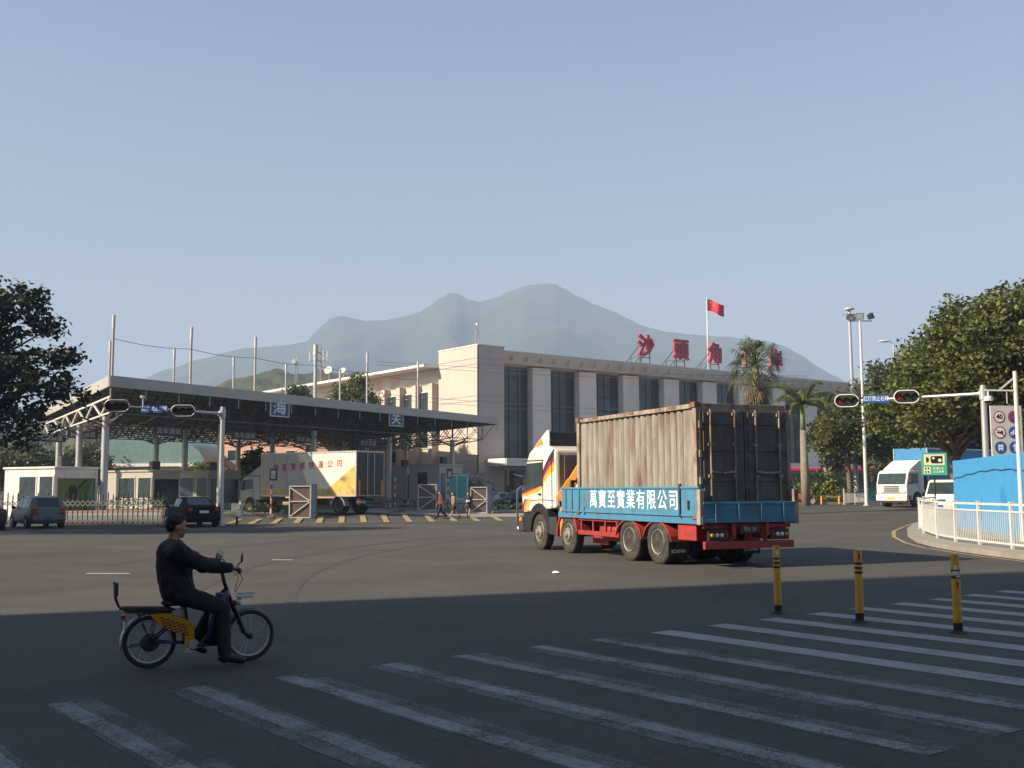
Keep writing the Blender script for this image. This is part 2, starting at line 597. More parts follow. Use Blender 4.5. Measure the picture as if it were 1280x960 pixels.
M['leaf'] = leafmat('broad_leaves', [(.05, .072, .02), (.1, .13, .035), (.15, .165, .05), (.21, .19, .085)])
M['leafdark'] = leafmat('dark_leaves', [(.012, .02, .012), (.025, .035, .02), (.04, .05, .03)], .12)
M['leafolive'] = leafmat('olive_leaves', [(.055, .072, .03), (.095, .112, .048), (.15, .15, .07)])
M['palm'] = leafmat('palm_leaves', [(.04, .06, .02), (.08, .1, .03), (.14, .14, .05)])
M['palmdry'] = leafmat('dry_palm_leaves', [(.13, .1, .05), (.2, .15, .07)])
M['sunwhite_leaf'] = leafmat('sun_whitened_leaves', [(.04, .06, .02), (.55, .52, .48), (.7, .66, .6)])  # whitish leaf colour paints in the sunlight on the clutter
M['bark'] = mat('bark', (.13, .1, .075), .9, var=.3, scale=8, bump=.5, bscale=15)
M['palmbark'] = mat('palm_trunk', (.2, .17, .13), .9, var=.2, scale=6, bump=.4, bscale=12)
M['crownshaft'] = mat('green_crownshaft', (.1, .14, .03), .6, var=.2)
M['skin'] = mat('skin', (.36, .2, .135), .55, var=.06, scale=8)
M['hair'] = mat('black_hair', (.012, .01, .009), .6, var=.3, scale=30, bump=.5, bscale=90)
M['jacket'] = mat('black_jacket', (.014, .014, .017), .8, var=.2, scale=6, bump=.5, bscale=7)
M['trousers'] = mat('dark_trousers', (.016, .018, .026), .85, var=.2, scale=6, bump=.4, bscale=8)
M['shoe'] = mat('black_shoe', (.012, .011, .011), .4, var=.2)
M['shieldblue'] = mat('dark_blue_plastic', (.015, .018, .075), .35, var=.1)
M['ebyellow'] = mat('bike_yellow', (.55, .27, .01), .4, var=.1)
M['shirtred'] = mat('maroon_shirt', (.16, .03, .035), .8, var=.1)
M['shirtolive'] = mat('olive_top', (.2, .17, .11), .8, var=.1)
M['skirt'] = mat('dark_skirt', (.03, .022, .035), .8, var=.1)
M['violet'] = mat('dark_violet_top', (.03, .025, .07), .8, var=.1)
M['stripe_red'] = mat('post_red', (.45, .04, .03), .5, var=.1)
M['postblue'] = mat('gate_post_blue', (.035, .06, .11), .5, var=.15)
M['gatemesh'] = mat('rusty_mesh_panel', (.12, .085, .065), .8, var=.2, scale=20)
M['pinkroof'] = mat('bus_pink', (.5, .05, .13), .4, var=.1)
M['greenvinyl'] = mat('window_graphic_green', (.1, .16, .045), .4, var=.2, scale=1.2)
M['lime'] = mat('lime_plastic', (.35, .55, .05), .5, var=.1)
M['tealpaint'] = mat('teal_paint', (.1, .35, .34), .5, var=.1)
M['paper'] = mat('paper', (.7, .7, .68), .8, var=.05)

# ================================================================== SETTING
def grid(name, xs, ys, zf, m, kind='structure'):
    b = B()
    nx = len(xs)
    for y in ys:
        for x in xs:
            b.v.append((x, y, zf(x, y)))
    for j in range(len(ys)-1):
        for i in range(nx-1):
            a = j*nx+i
            b.f.append((a, a+1, a+nx+1, a+nx))
    o = b.build(name, m, smooth=True)
    struct(o, kind)
    return o
fine = [i*4.0 for i in range(-25, 26)]
grid('ground', [-4100, -1500, -500, -200]+fine+[200, 500, 1500, 4100], [-250, -120]+[i*4.0 for i in range(-15, 46)]+[260, 500, 1200, 4000],
     lambda x, y: gz(x, y)-.03, M['earth'])
grid('road', [-140, -115]+fine+[115, 140], [-110, -80]+[i*4.0 for i in range(-15, 44)], lambda x, y: gz(x, y), M['asphalt'])

def sheet(b, poly, dz=.005):
    b.add([(p[0], p[1], gz(p[0], p[1])+dz) for p in poly], [list(range(len(poly)))])
# zebra crossing: bars run along SD, set out along SA
SA, SD = Vector((.79, .613, 0)), Vector((.613, -.79, 0))
S0 = Vector((.064, 12.32, 0))
bw, bo, bg = B(), B(), B()
for k in range(-6, 14):
    p = S0+SA*(k*1.03+(0 if k > -1 else .12))
    L = 5.55
    wdt = .36
    b = bw if k >= 2 else bo
    n = 16
    q = [p+SD*(L*i/n) for i in range(n+1)]
    bands = ((0, .38, b, .004),) if k > 1 else ((-.02, .4, bg, .003), (.02, .2, b, .005)) if k % 2 else ((-.02, .4, bg, .003), (.15, .33, b, .005))
    for u, v, b, dz in bands:
        j = [(random.uniform(-.012, .012), random.uniform(-.012, .012)) for _ in q]
        for i in range(n):
            sheet(b, [q[i]+SA*(u+j[i][0]), q[i+1]+SA*(u+j[i+1][0]), q[i+1]+SA*(v+j[i+1][1]), q[i]+SA*(v+j[i][1])], dz)
struct(bw.build('crosswalk_marking', M['paint_white_road']))
struct(bo.build('worn_crosswalk_marking', M['paint_worn']))
struct(bg.build('ghost_crosswalk_marking', M['paint_faint']))
b = B()
for x0, x1, y in ((108, 162, 717), (640, 700, 762), (340, 366, 700)):
    p0, p1 = G(x0, y), G(x1, y)
    d = (p1-p0).normalized()
    nrm = Vector((-d.y, d.x, 0))*.06
    sheet(b, [p0-nrm, p1-nrm, p1+nrm, p0+nrm])
b.v = b.v[:4]+b.v[8:]
b.f = b.f[:1]+[[4, 5, 6, 7]]
struct(b.build('lane_marking', M['white']))
b = B()
for i in range(13):
    p0, p1 = G(300+i*25.5, 644.5-i*.35), G(284+i*28.5, 655.5-i*.35)
    sheet(b, [p0+Vector((-.17, 0, 0)), p1+Vector((-.17, 0, 0)), p1+Vector((.17, 0, 0)), p0+Vector((.17, 0, 0))], .02)
for xa, ya, xb, yb in ((300, 644, 650, 637.5), (284, 656, 650, 649)):
    for i in range(12):
        p0, p1 = [G(xa+(xb-xa)*t/12, ya+(yb-ya)*t/12) for t in (i, i+1)]
        sheet(b, [p0, p1, p1+Vector((0, .22, 0)), p0+Vector((0, .22, 0))], .024)
struct(b.build('yellow_hatching', M['paint_yellow_road']))
b = B()
for i in range(16):
    p0, p1 = G(200+i*26, 668-i*1.0), G(200+i*26+14, 668-(i+.6)*1.0)
    sheet(b, [p0, p1, p1+Vector((0, .25, 0)), p0+Vector((0, .25, 0))], .006)
struct(b.build('stop_line', M['paint_worn']))
b = B()
for (cx, cy), rad, a0, a1 in (((31.6, 24.8), 35.8, 152, 192), ((31.6, 24.8), 37.5, 154, 188), ((31, 26), 40.5, 158, 180)):
    n = 48
    for i in range(n):
        aa, ab = R(a0+(a1-a0)*i/n), R(a0+(a1-a0)*(i+1)/n)
        sheet(b, [(cx+(rad+o)*math.cos(a), cy+(rad+o)*math.sin(a)) for a, o in ((aa, 0), (ab, 0), (ab, .22), (aa, .22))], .004)
struct(b.build('tyre_mark', M['tyre_mark']))

# paler paved apron in front of the terminal and under the roof
b = B()
xs_, ys_ = [-34+2.5*i for i in range(32)], [69+2.5*i for i in range(20)]
for y in ys_:
    for x in xs_:
        b.v.append((x, y, gz(x, y)+.002+.0))
for j in range(len(ys_)-1):
    for i in range(len(xs_)-1):
        a = j*len(xs_)+i
        if xs_[i] < 12+(ys_[j]-69)*.8:
            b.f.append((a, a+1, a+len(xs_)+1, a+len(xs_)))
b.v = [(x, y, z+.012) for x, y, z in b.v]
M['apron'] = mat('apron_concrete', (.26, .23, .19), .85, var=.12, scale=.5, dirt_or_refl=(.17, .15, .13), damt=.35, dscale=(.3, .3, .3))
struct(b.build('apron', M['apron']))

# traffic island on the right, with kerb
kerb = [G(*p) for p in ((1285, 700.5), (1240, 695), (1200, 689.5), (1165, 683.5), (1146, 678), (1135, 671), (1134, 664.5), (1142, 658), (1160, 651))]
kerb = [Vector((p.x, p.y, 0)) for p in kerb]
kerb = [Vector((13.6, 18, 0))]+kerb+[Vector((20.5, 53, 0)), Vector((30, 56, 0)), Vector((60, 58, 0)), Vector((60, 18, 0))]
kc = Vector((22, 40, 0))
def curb(poly, name, h, m, inset):
    b = B()
    n = len(poly)
    for i in range(n-1):
        p, q = poly[i], poly[i+1]
        pi, qi = [v+(kc-v).normalized()*inset for v in (p, q)]
        vs = [(v.x, v.y, gz(v.x, v.y)+z) for v, z in ((p, -.02), (q, -.02), (q, h), (p, h), (qi, h), (pi, h), (qi, -.02), (pi, -.02))]
        b.add(vs, [(0, 1, 2, 3), (3, 2, 4, 5), (5, 4, 6, 7)])
    return struct(b.build(name, m))
curb(kerb[:-1], 'kerb', .14, M['concrete'], .25)
inner = [v+(kc-v).normalized()*.25 for v in kerb]
b = B()
ctr = (30, 40, gz(30, 40)+.135)
b.v = [ctr]+[(v.x, v.y, gz(v.x, v.y)+.135) for v in inner]
b.f = [(0, i, i+1) for i in range(1, len(inner))]+[(0, len(inner), 1)]
struct(b.build('pavement', M['concrete']))
b = B()
outer = [v-(kc-v).normalized()*.45 for v in kerb[:10]]
outer2 = [v-(kc-v).normalized()*.6 for v in kerb[:10]]
for i in range(9):
    sheet(b, [outer[i], outer[i+1], outer2[i+1], outer2[i]], .006)
struct(b.build('kerb_line', M['paint_yellow_road']))

# mountain
def interp(pts, x):
    if x <= pts[0][0]:
        return pts[0][1]
    for (a, ya), (c, yc) in zip(pts, pts[1:]):
        if x <= c:
            t = (x-a)/(c-a)
            return ya+(yc-ya)*(t*t*(3-2*t)*.5+t*.5)
    return pts[-1][1]
def hills(name, prof, r0, rp, r1, m, px0, px1, npx, nr, amp, fs, base=0.):
    b = B()
    for j in range(nr+1):
        r = r0+(r1-r0)*j/nr
        for i in range(npx+1):
            px = px0+(px1-px0)*i/npx
            a = math.atan((px-640)/F)
            x, y = r*math.sin(a), r*math.cos(a)
            H = (611-interp(prof, px))/F*rp*math.cos(a)+EYE
            t = (r-r0)/(rp-r0) if r < rp else (r1-r)/(r1-rp)
            t = max(0, t)
            s = t**1.25 if r < rp else t
            nz = noise.fractal(Vector((x/fs, y/fs, 3.3)), 1.0, 2.1, 6)
            rd = abs(noise.noise(Vector((x/fs*.8, y/fs*.25, 9.1))))
            edge = min(1, 4*t*(1-t)+.08)
            z = H*s*(1-.3*rd*edge*min(1, (1-t)*3))+amp*nz*(edge+.28*min(1, t*2))
            b.v.append((x, y, max(base, z+base) if j else base-2))
    n = npx+1
    for j in range(nr):
        for i in range(npx):
            a = j*n+i
            b.f.append((a, a+1, a+n+1, a+n))
    return struct(b.build(name, m, smooth=True))
RIDGE = [(60, 520), (150, 482), (210, 458), (245, 446), (300, 432), (350, 429), (380, 424), (392, 412), (402, 402), (412, 394), (424, 392), (440, 395), (455, 398), (480, 397), (500, 394), (522, 388), (535, 381), (548, 370), (560, 363), (572, 363), (585, 371), (600, 375), (618, 370), (640, 361), (660, 354), (680, 352), (695, 352), (706, 358), (725, 369), (745, 379), (765, 386), (785, 396), (808, 407), (835, 413), (870, 417), (905, 420), (935, 423), (965, 427), (985, 433), (1005, 444), (1025, 459), (1045, 471), (1062, 480), (1100, 500), (1200, 520), (1500, 560)]
M['forest'] = mat('forest', (.026, .038, .022), .95, var=.35, scale=.02, dirt_or_refl=(.038, .048, .028), damt=.45, dscale=(.03, .03, .03), bump=1, bscale=.06)
M['hillside'] = mat('hillside', (.035, .042, .022), .95, var=.7, scale=.35, dirt_or_refl=(.075, .07, .038), damt=.5, dscale=(.1, .1, .1), bump=1, bscale=.6, detail=8)
hills('mountain', RIDGE, 1100, 2600, 3300, M['forest'], -100, 1500, 420, 90, 7, 110)
hills('near_hill', [(-500, 500), (-200, 520), (0, 528), (130, 522), (230, 500), (290, 472), (320, 464), (345, 459), (375, 464), (400, 463), (430, 466), (470, 480), (560, 505), (640, 560)], 190, 420, 620, M['hillside'], -600, 640, 260, 70, 4, 9)
# air
b = B()
b.box((0, 1900, 259), (8400, 4700, 521))
M['haze'] = bpy.data.materials.new('haze')
M['haze'].use_nodes = True
n = M['haze'].node_tree.nodes
n.remove(n['Principled BSDF'])
pv = n.new('ShaderNodeVolumePrincipled')
pv.inputs['Color'].default_value = (.47, .61, .84, 1)
pv.inputs['Density'].default_value = .0004
M['haze'].node_tree.links.new(pv.outputs[0], n['Material Output'].inputs['Volume'])
struct(b.build('haze', M['haze']), 'stuff')

# tall block behind the viewer that shades the near half of the junction
b = B()
foot = [(-56, -4.2), (-21.4, 10.2), (-9, -20), (2, -24), (-10, -56), (-66, -30)]
cot = 1/math.tan(SUN_EL)
foot = [(x, y) for x, y in foot]
HB = 44.5/cot
b.prism(foot, HB)
t = thing('apartment_block', 'tall apartment block standing left behind the viewer and shading the crossing', 'building')
b.build('wall', M['wallgrey'], t)
bb = B()
for i in range(0, 2):
    p, q = Vector((*foot[i], 0)), Vector((*foot[i+1], 0))
    d = (q-p).normalized()
    nn = Vector((d.y, -d.x, 0))
    if nn.dot(Vector((-38, -18, 0))-p) > 0:
        nn = -nn
    L = (q-p).length
    for f in range(9):
        for k in range(int(L/3)):
            c = p+d*(1.8+3*k)+nn*.02+Vector((0, 0, 2+3*f))
            bb.box(c, (1.7, .1, 1.6), rz=math.atan2(d.y, d.x))
bb.build('window', M['glasst'], t)['kind'] = 'stuff'

t = thing('added_sky_blocker', 'plain unseen block added behind the viewer on the right to cut skylight', 'building')  # unseen block, added to cut the sky fill on the foreground
b = B()
foot = [(16, -12), (46, -4), (60, -34), (22, -44), (6, -28)]
b.prism(foot, 24)
b.build('wall', M['wallgrey'], t)
b = B()
b.prism([(x*1.0, y-.2) for x, y in foot], .6, z0=24.01)
b.build('roof', M['concrete'], t)

# ================================================================== TERMINAL
FD, LD = Vector((.79, .613, 0)), Vector((-.613, .79, 0))     # along the front, along the left wing
T0 = Vector((-2.2, 115, 0))
term = thing('terminal_building', 'long grey terminal with tall stone piers and dark glass bays behind the lorry', 'building', T0, math.atan2(FD.y, FD.x))
# local: x along the front, y into the building
HT = 16.4
b = B()
b.box((36, 9.05, HT/2-.6), (74, 17, HT-1.2))
b.build('wall', M['wallgrey'], term)
b = B()
for z0, z1, d0, d1 in ((HT-1.5, HT-.9, .3, .9), (HT-.9, HT, .9, 1.5)):
    pass
b.prism([(.5, HT-1.35), (-.9, HT-1.2), (-1.9, HT-.25), (-1.9, HT), (.6, HT), (.6, HT-.4)], 76.5, M=Matrix(((0, 0, 1, -1.8), (1, 0, 0, 0), (0, 1, 0, 0), (0, 0, 0, 1))))
b.build('eave', M['wallgrey'], term)
b = B()
b.box((36.3, -1.955, HT-.06), (76.6, .1, .14))
for k in range(38):
    b.box((-.5+2*k, -1.6, HT-.72), (.08, .75, .5))
b.build('eave_trim', M['white_metal'], term)
for k in range(10):
    b = B()
    x = 5.1+6.82*k
    b.box((x+1.3, -.25, 9.9), (2.6, .9, 10.2))
    b.build('pier', M['wallgrey'], term, bevel=.04)
for k in range(10):
    x0, x1 = (5.1+6.82*(k-1)+2.6, 5.1+6.82*k) if k else (.1, 5.1)
    b = B()
    b.box(((x0+x1)/2, .42, 9.9), (x1-x0, .1, 10.2))
    o = b.build('curtain_wall', M['glassfac'], term)
    b = B()
    for i in range(1, 4):
        b.box((x0+(x1-x0)*i/4, .34, 9.9), (.05, .07, 10.2))
    for i in range(1, 7):
        b.box(((x0+x1)/2, .335, 4.8+i*1.5), (x1-x0, .06, .05))
    b.build('mullion', M['dark_metal'], o)
b = B()
b.box((5.1+6.82*5+4.4, .33, 12.6), (1.5, .05, 1.3))
b.build('painted_lit_pane', M['signtext'], term)  # pane painted plain white to look lit, no lamp behind it
b = B()
b.box((36, -3.2, 4.45), (78, 6.6, .75))
b.build('porch_slab', M['wallgrey'], term, bevel=.03)
b = B()
b.box((-3.03, -3.2, 4.55), (.08, 6.4, .5))
b.build('porch_end_painted_light', M['white'], term)  # white sheet paints the sunlit look of the slab's end
for k in range(11):
    b = B()
    b.cyl((.6+7*k, -5.6, gz(0, 0)-.05), (.6+7*k, -5.6, 4.1), .28)
    b.build('porch_column', M['wallgrey'], term, smooth=True)
for k in range(10):
    b = B()
    b.box((4+7*k, .5, 2), (6, .1, 3.6))
    b.build('shopfront', M['glass'], term)

# left wing and corner tower: local x along LD, y into the building
tw = thing('office_wing', 'cream three storey office wing with rows of windows beside the grey terminal', 'building', (-3.5, 110, 0), math.atan2(LD.y, LD.x))
b = B()
b.box((3.6, -1.7, 8.25), (7.2, 3.4, 16.5))
b.build('corner_tower', M['wallcream'], tw, bevel=.04)
b = B()
b.box((3.6, -1.7, 16.56), (7.3, 3.5, .12))
b.build('tower_coping', M['wallgrey'], tw)
for z in (15.2, 14.6, 11.3, 10.8, 5.2, 4.6):
    b = B()
    b.add([(-.03, -3.4, z-.03), (-.03, .03, z-.03), (7.2, .03, z-.03), (7.2, 0, z-.03), (0, 0, z-.03), (0, -3.4, z-.03), (-.03, -3.4, z+.03), (-.03, .03, z+.03), (7.2, .03, z+.03), (7.2, 0, z+.03), (0, 0, z+.03), (0, -3.4, z+.03)],
          [(0, 1, 7, 6), (1, 2, 8, 7), (6, 7, 10, 11), (7, 8, 9, 10), (5, 4, 1, 0), (4, 3, 2, 1)])
    b.build('groove_line', M['grey_metal'], tw)
b = B()
b.cyl((.02, -.02, 0), (.02, -.02, 16.4), .07)
b.build('drainpipe', M['dark_metal'], tw)
b = B()
b.box((27.2, -6, 7.2), (40, 11, 14.4))
b.build('wall', M['wallcream'], tw)
b = B()
b.box((27.2, -5.1, 14.95), (40, 14, .3))
b.build('roof_slab', M['white'], tw, bevel=.03)
b = B()
b.box((27.2, -6, 14.0), (39.9, 11.16, 1.55))
b.build('parapet', M['wallgrey'], tw)
for k in range(12):
    b = B()
    b.box((8.3+3.3*k, -.22, 6.6), (.55, 1.0, 13.2))
    b.box((8.95+3.3*k, -.3, 6.6), (.25, .8, 13.2))
    b.build('pilaster', M['wallcream'], tw)
wf, wp = B(), B()
wf.box((0, 0, 0), (1.75, .16, 2.3))
wp.box((-.4, .1, 0), (.74, .06, 2.1))
wp.box((.4, .1, -.25), (.74, .06, 1.6))
wp.box((.4, .1, .83), (.74, .06, .42))
wo = wf.build('window', M['white_metal'], tw)
wpo = wp.build('pane', M['glasst'], wo)
first = True
for f in range(3):
    for k in range(12):
        o = wo if first else dup(wo, tw)
        first = False
        o.location = (10.6+3.3*k, -.45, 3.4+f*3.95)
b = B()
b.box((50, -5, 7.6), (9, 10, 15.2))
b.build('end_block', M['wallcream'], tw)

# rooftop letters
LET = [('沙', 'red rooftop character with three dots, first from the tower'), ('頭', 'red square rooftop character, second from the tower'), ('角', 'red rooftop character just under the flag'), ('口', 'red rooftop character hidden behind the fan palm'), ('岸', 'red rooftop character right of the fan palm')]
for (ch, lab), px in zip(LET, (811, 855, 898, 942, 974)):
    q = (px-640)/F
    s_ = (q*T0.y-T0.x)/(FD.x-q*FD.y)
    o = T0+FD*s_+Vector((0, 0, HT))
    t = thing('rooftop_letter', lab+' on the terminal roof', 'letter', o, math.atan2(FD.y, FD.x), 'rooftop characters')
    b = B()
    for dx, dz, dy in ((0, 0, 0), (-.07, .0, .004), (.07, .0, -.004), (0, .06, .008), (0, -.06, -.008)):
        b.text(ch, 2.75, frame((dx, .3+dy, 2.35+dz), (1, 0, 0)), .16, .03)
    b.build('character', M['roofletter'], t)
    b = B()
    for x in (-.75, .75):
        b.bar((x, .4, 0), (x, .4, 3), .1)
        b.bar((x, .5, 2.7), (x-.2, 3.6, 0), .09)
        b.bar((x, .5, 1.2), (x-.1, 2.1, 1.2), .07)
        b.bar((x, 2.1, 1.2), (x-.1, 2.1, 0), .07)
    for z in (.4, 1.1):
        b.bar((-.75, .4, z), (.75, .4, z), .07)
    b.build('support_frame', M['dark_metal'], t)

# flag
q = (896-640)/F
s_ = (q*T0.y-T0.x)/(FD.x-q*FD.y)
fp = T0+FD*s_+LD*1.2
fp.z = HT-.6
t = thing('flagpole', 'slender white flagpole on the terminal roof', 'flagpole', fp)
zt = at(884, 373, fp.y).z-fp.z
b = B()
b.tube([(0, 0, 0), (0, 0, zt*.5), (-.02, 0, zt)], [.13, .1, .05], 8)
b.build('pole', M['white_metal'], t, smooth=True)
b = B()
b.ell((-.02, 0, zt+.06), .1)
b.build('finial', M['white_metal'], t, smooth=True)
t2 = thing('flag', 'red flag with yellow stars flying from the rooftop pole', 'flag', fp+Vector((.06, 0, zt-.1)))
def fl(u, v):
    return Vector((u, .22*math.sin(u*3.2+v*.5)*min(1, u), -v-.38*u+.1*math.sin(u*3)))
b = B()
nu, nv = 18, 10
for side in (0, 1):
    for i in range(nu+1):
        for j in range(nv+1):
            b.v.append(tuple(fl(2.15*i/nu, 1.5*j/nv)+Vector((0, .012*side, 0))))
k = (nu+1)*(nv+1)
for i in range(nu):
    for j in range(nv):
        a = i*(nv+1)+j
        b.f += [(a, a+1, a+nv+2, a+nv+1), (k+a, k+a+nv+1, k+a+nv+2, k+a+1)]
b.build('cloth', M['flag'], t2, smooth=True)
b = B()
for (u, v, r) in ((.38, .36, .2), (.72, .14, .07), (.86, .28, .07), (.86, .48, .07), (.72, .62, .07)):
    pts = []
    for i in range(10):
        rr = r if i % 2 == 0 else r*.4
        a = math.pi/2+i*math.pi/5
        pts.append(fl(u+rr*math.cos(a), v-rr*math.sin(a))+Vector((0, -.015, 0)))
    b.add([fl(u, v)+Vector((0, -.015, 0))]+pts, [(0, 1+i, 1+(i+1) % 10) for i in range(10)])
b.build('star', M['flagstar'], t2)

# rooftop masts
t = thing('roof_mast', 'short lattice mast with a ball on the cream tower roof', 'mast', Vector((-3.5, 110, 16.62))+LD*.5+FD*.3)
zt = at(595, 405, 110).z-16.6
b = B()
for x, y in ((-.22, -.22), (.22, -.22), (0, .25)):
    b.bar((x, y, 0), (x*.4, y*.4, 1.6), .05)
for z in (.3, .7, 1.1, 1.5):
    b.bar((-.2, -.2, z), (.2, -.2, z+.3), .035)
    b.bar((.2, -.2, z), (0, .2, z+.3), .035)
b.bar((0, 0, 1.4), (0, 0, zt), .07)
b.build('lattice', M['grey_metal'], t)
b = B()
b.ell((0, 0, zt), .16)
b.build('ball', M['white'], t, smooth=True)

def lattice_tower(px, ytop, ybase, Y, wd, label):
    p = at(px, ybase, Y)
    H = at(px, ytop, Y).z-p.z
    t = thing('lattice_tower', label, 'tower', p)
    b = B()
    for x in (-1, 1):
        for y in (-1, 1):
            b.bar((x*wd, y*wd, 0), (x*wd*.6, y*wd*.6, H), .09)
    n = int(H/1.3)
    for i in range(n):
        z0, z1 = H*i/n, H*(i+1)/n
        a, c = wd*(1-.4*i/n), wd*(1-.4*(i+1)/n)
        for s in (-1, 1):
            b.bar((-a, s*a, z0), (c, s*c, z1), .05)
            b.bar((s*a, -a, z0), (s*c, c, z1), .05)
            b.bar((-a, s*a, z0), (a, s*a, z0), .05)
    b.build('lattice', M['grey_metal'], t)
    return t, H
t, H = lattice_tower(397, 432, 560, 185, .55, 'grey lattice radio tower with antenna panels behind the checkpoint roof')
b = B()
for z in (H-1.2, H-2.6):
    b.box((0, 0, z), (3.0, .12, .12))
    b.box((0, 0, z), (.12, 3.0, .12))
b.build('platform_arm', M['grey_metal'], t)
for x in (-1.5, -.8, .8, 1.5):
    b = B()
    b.box((x, -.2, H-1.9), (.28, .2, 1.7))
    b.build('antenna_panel', M['white_metal'], t, bevel=.03)
t, H = lattice_tower(369, 452, 560, 230, .35, 'thin lattice mast with a drum antenna left of the radio tower')
b = B()
b.cyl((-.5, -.2, H), (-.5, -.6, H), .5)
b.bar((0, 0, H-.3), (0, 0, H+1.5), .08)
b.build('drum_antenna', M['white_metal'], t)
for px, lab in ((411, 'larger white satellite dish on the office wing roof'), (429, 'smaller white satellite dish nearer the rooftop tree')):
    p = at(px, 474, 140)
    t = thing('satellite_dish', lab, 'dish', p, 0, 'rooftop satellite dishes')
    r = .55 if px < 420 else .4
    b = B()
    pr = [(r*k/6, .35*r*(k/6)**2) for k in range(1, 7)]
    b.lathe([(.02, 0)]+pr+[(r, .4*r), (.9*r, .32*r), (.02, .06)], 20, Matrix.Translation((0, 0, 1.1)) @ Matrix.Rotation(R(65), 4, 'X') @ Matrix.Rotation(R(-20), 4, 'Y'))
    b.build('reflector', M['white_metal'], t, smooth=True)
    b = B()
    b.bar((0, .1, -1.5), (0, .1, 1.1), .12)
    b.build('mount', M['grey_metal'], t)

# ================================================================== CHECKPOINT ROOF
CA, CB = Vector((.494, .869, 0)), Vector((-.5, .866, 0))
P0 = Vector((-22.4, 60, 0))
CL, CW, CZ = 42.6, 32, 8.15
def cp(a, b_, z):
    p = P0+CA*a+CB*b_
    return Vector((p.x, p.y, z))
M['laneblue'] = mat('lane_sign_blue', (.07, .11, .17), .5, var=.1)
can = thing('checkpoint_canopy', 'long flat grey checkpoint roof on steel columns with a space frame underneath', 'canopy', P0)
O = Vector((P0.x, P0.y, 0))
def rel(p):
    return Vector(p)-O
b = B()
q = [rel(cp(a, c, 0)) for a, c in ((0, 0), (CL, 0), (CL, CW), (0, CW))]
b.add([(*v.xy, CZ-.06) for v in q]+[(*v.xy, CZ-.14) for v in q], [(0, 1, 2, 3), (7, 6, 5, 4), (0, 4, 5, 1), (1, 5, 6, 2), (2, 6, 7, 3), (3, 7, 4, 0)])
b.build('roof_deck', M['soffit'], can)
b = B()
ed = [rel(cp(a, c, 0)) for a, c in ((-.1, -.1), (CL+.1, -.1), (CL+.1, CW+.1), (-.1, CW+.1))]
for i in range(4):
    p, q = ed[i], ed[(i+1) % 4]
    b.bar(p+Vector((0, 0, CZ-.28)), q+Vector((0, 0, CZ-.28)), .12, .56)
o = b.build('fascia', M['fascia'], can)
# which of bar's w/h is vertical depends on tracking: rebuild exactly
b = B()
for i in range(4):
    p, q = ed[i], ed[(i+1) % 4]
    d = (q-p)
    b.box((p+q)/2+Vector((0, 0, CZ-.29)), (d.length+.05, .12, .62), rz=math.atan2(d.y, d.x))
o.data = b.mesh('fascia', M['fascia'])
b = B()
NA, NB = 17, 11
za, zb = CZ-.3, CZ-2.1
def nt_(i, j):
    return rel(cp(CL*i/NA, CW*j/NB, za))
def nb_(i, j):
    return rel(cp(CL*(i+.5)/NA, CW*(j+.5)/NB, zb+(.0 if 0 < j < NB-1 else .15)))
for i in range(NA+1):
    for j in range(NB+1):
        if i < NA:
            b.tube([nt_(i, j), nt_(i+1, j)], .045, 4)
        if j < NB:
            b.tube([nt_(i, j), nt_(i, j+1)], .045, 4)
for i in range(NA):
    for j in range(NB):
        for (u, v) in ((0, 0), (1, 0), (0, 1), (1, 1)):
            b.tube([nb_(i, j), nt_(i+u, j+v)], .035, 4)
        if i < NA-1:
            b.tube([nb_(i, j), nb_(i+1, j)], .05, 4)
        if j < NB-1:
            b.tube([nb_(i, j), nb_(i, j+1)], .05, 4)
for i in range(NA):
    for k in range(3):
        pass
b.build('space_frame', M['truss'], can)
b = B()
for i in range(NA+1):
    b = B()
    p = rel(cp(CL*i/NA, 0, 0))
    b.bar(p+Vector((0, 0, CZ-1.2)), p+Vector((0, 0, CZ-.5)), .06)
    b.build('fascia_strut', M['fascia'], can)
b = B()
for p, q in ((cp(0, 0, 0), cp(0, CW, 0)),):
    b.bar(rel(p)+Vector((0, 0, CZ-1.15)), rel(q)+Vector((0, 0, CZ-1.15)), .1)
for j in range(NB):
    p, q = rel(cp(0, CW*j/NB, 0)), rel(cp(0, CW*(j+1)/NB, 0))
    z = (CZ-1.15, CZ-2.05)
    b.bar(p+Vector((0, 0, z[j % 2])), q+Vector((0, 0, z[(j+1) % 2])), .09)
    b.bar(p+Vector((0, 0, CZ-2.05)), q+Vector((0, 0, CZ-2.05)), .09)
b.build('edge_frame', M['white_metal'], can)
for cb_ in (4, 14, 24):
    for ca_ in (.6, 10, 19.5, 29, 38.5):
        p = rel(cp(ca_, cb_, 0))
        g = gz(*(p+O).xy)
        b = B()
        b.cyl(p+Vector((0, 0, g-.1)), p+Vector((0, 0, CZ-2.0)), .21, n=16)
        b.lathe([(.21, 0), (.34, .02), (.34, .12), (.21, .14)], 16, Matrix.Translation(p+Vector((0, 0, g))))
        o = b.build('column', M['galv'], can, angle=40)
        b = B()
        for u in ((-1.2, -1.2), (1.2, -1.2), (-1.2, 1.2), (1.2, 1.2)):
            b.bar(p+Vector((0, 0, CZ-2.6)), p+Vector((u[0], u[1], CZ-2.05)), .09)
        b.build('bracket', M['truss'], o)
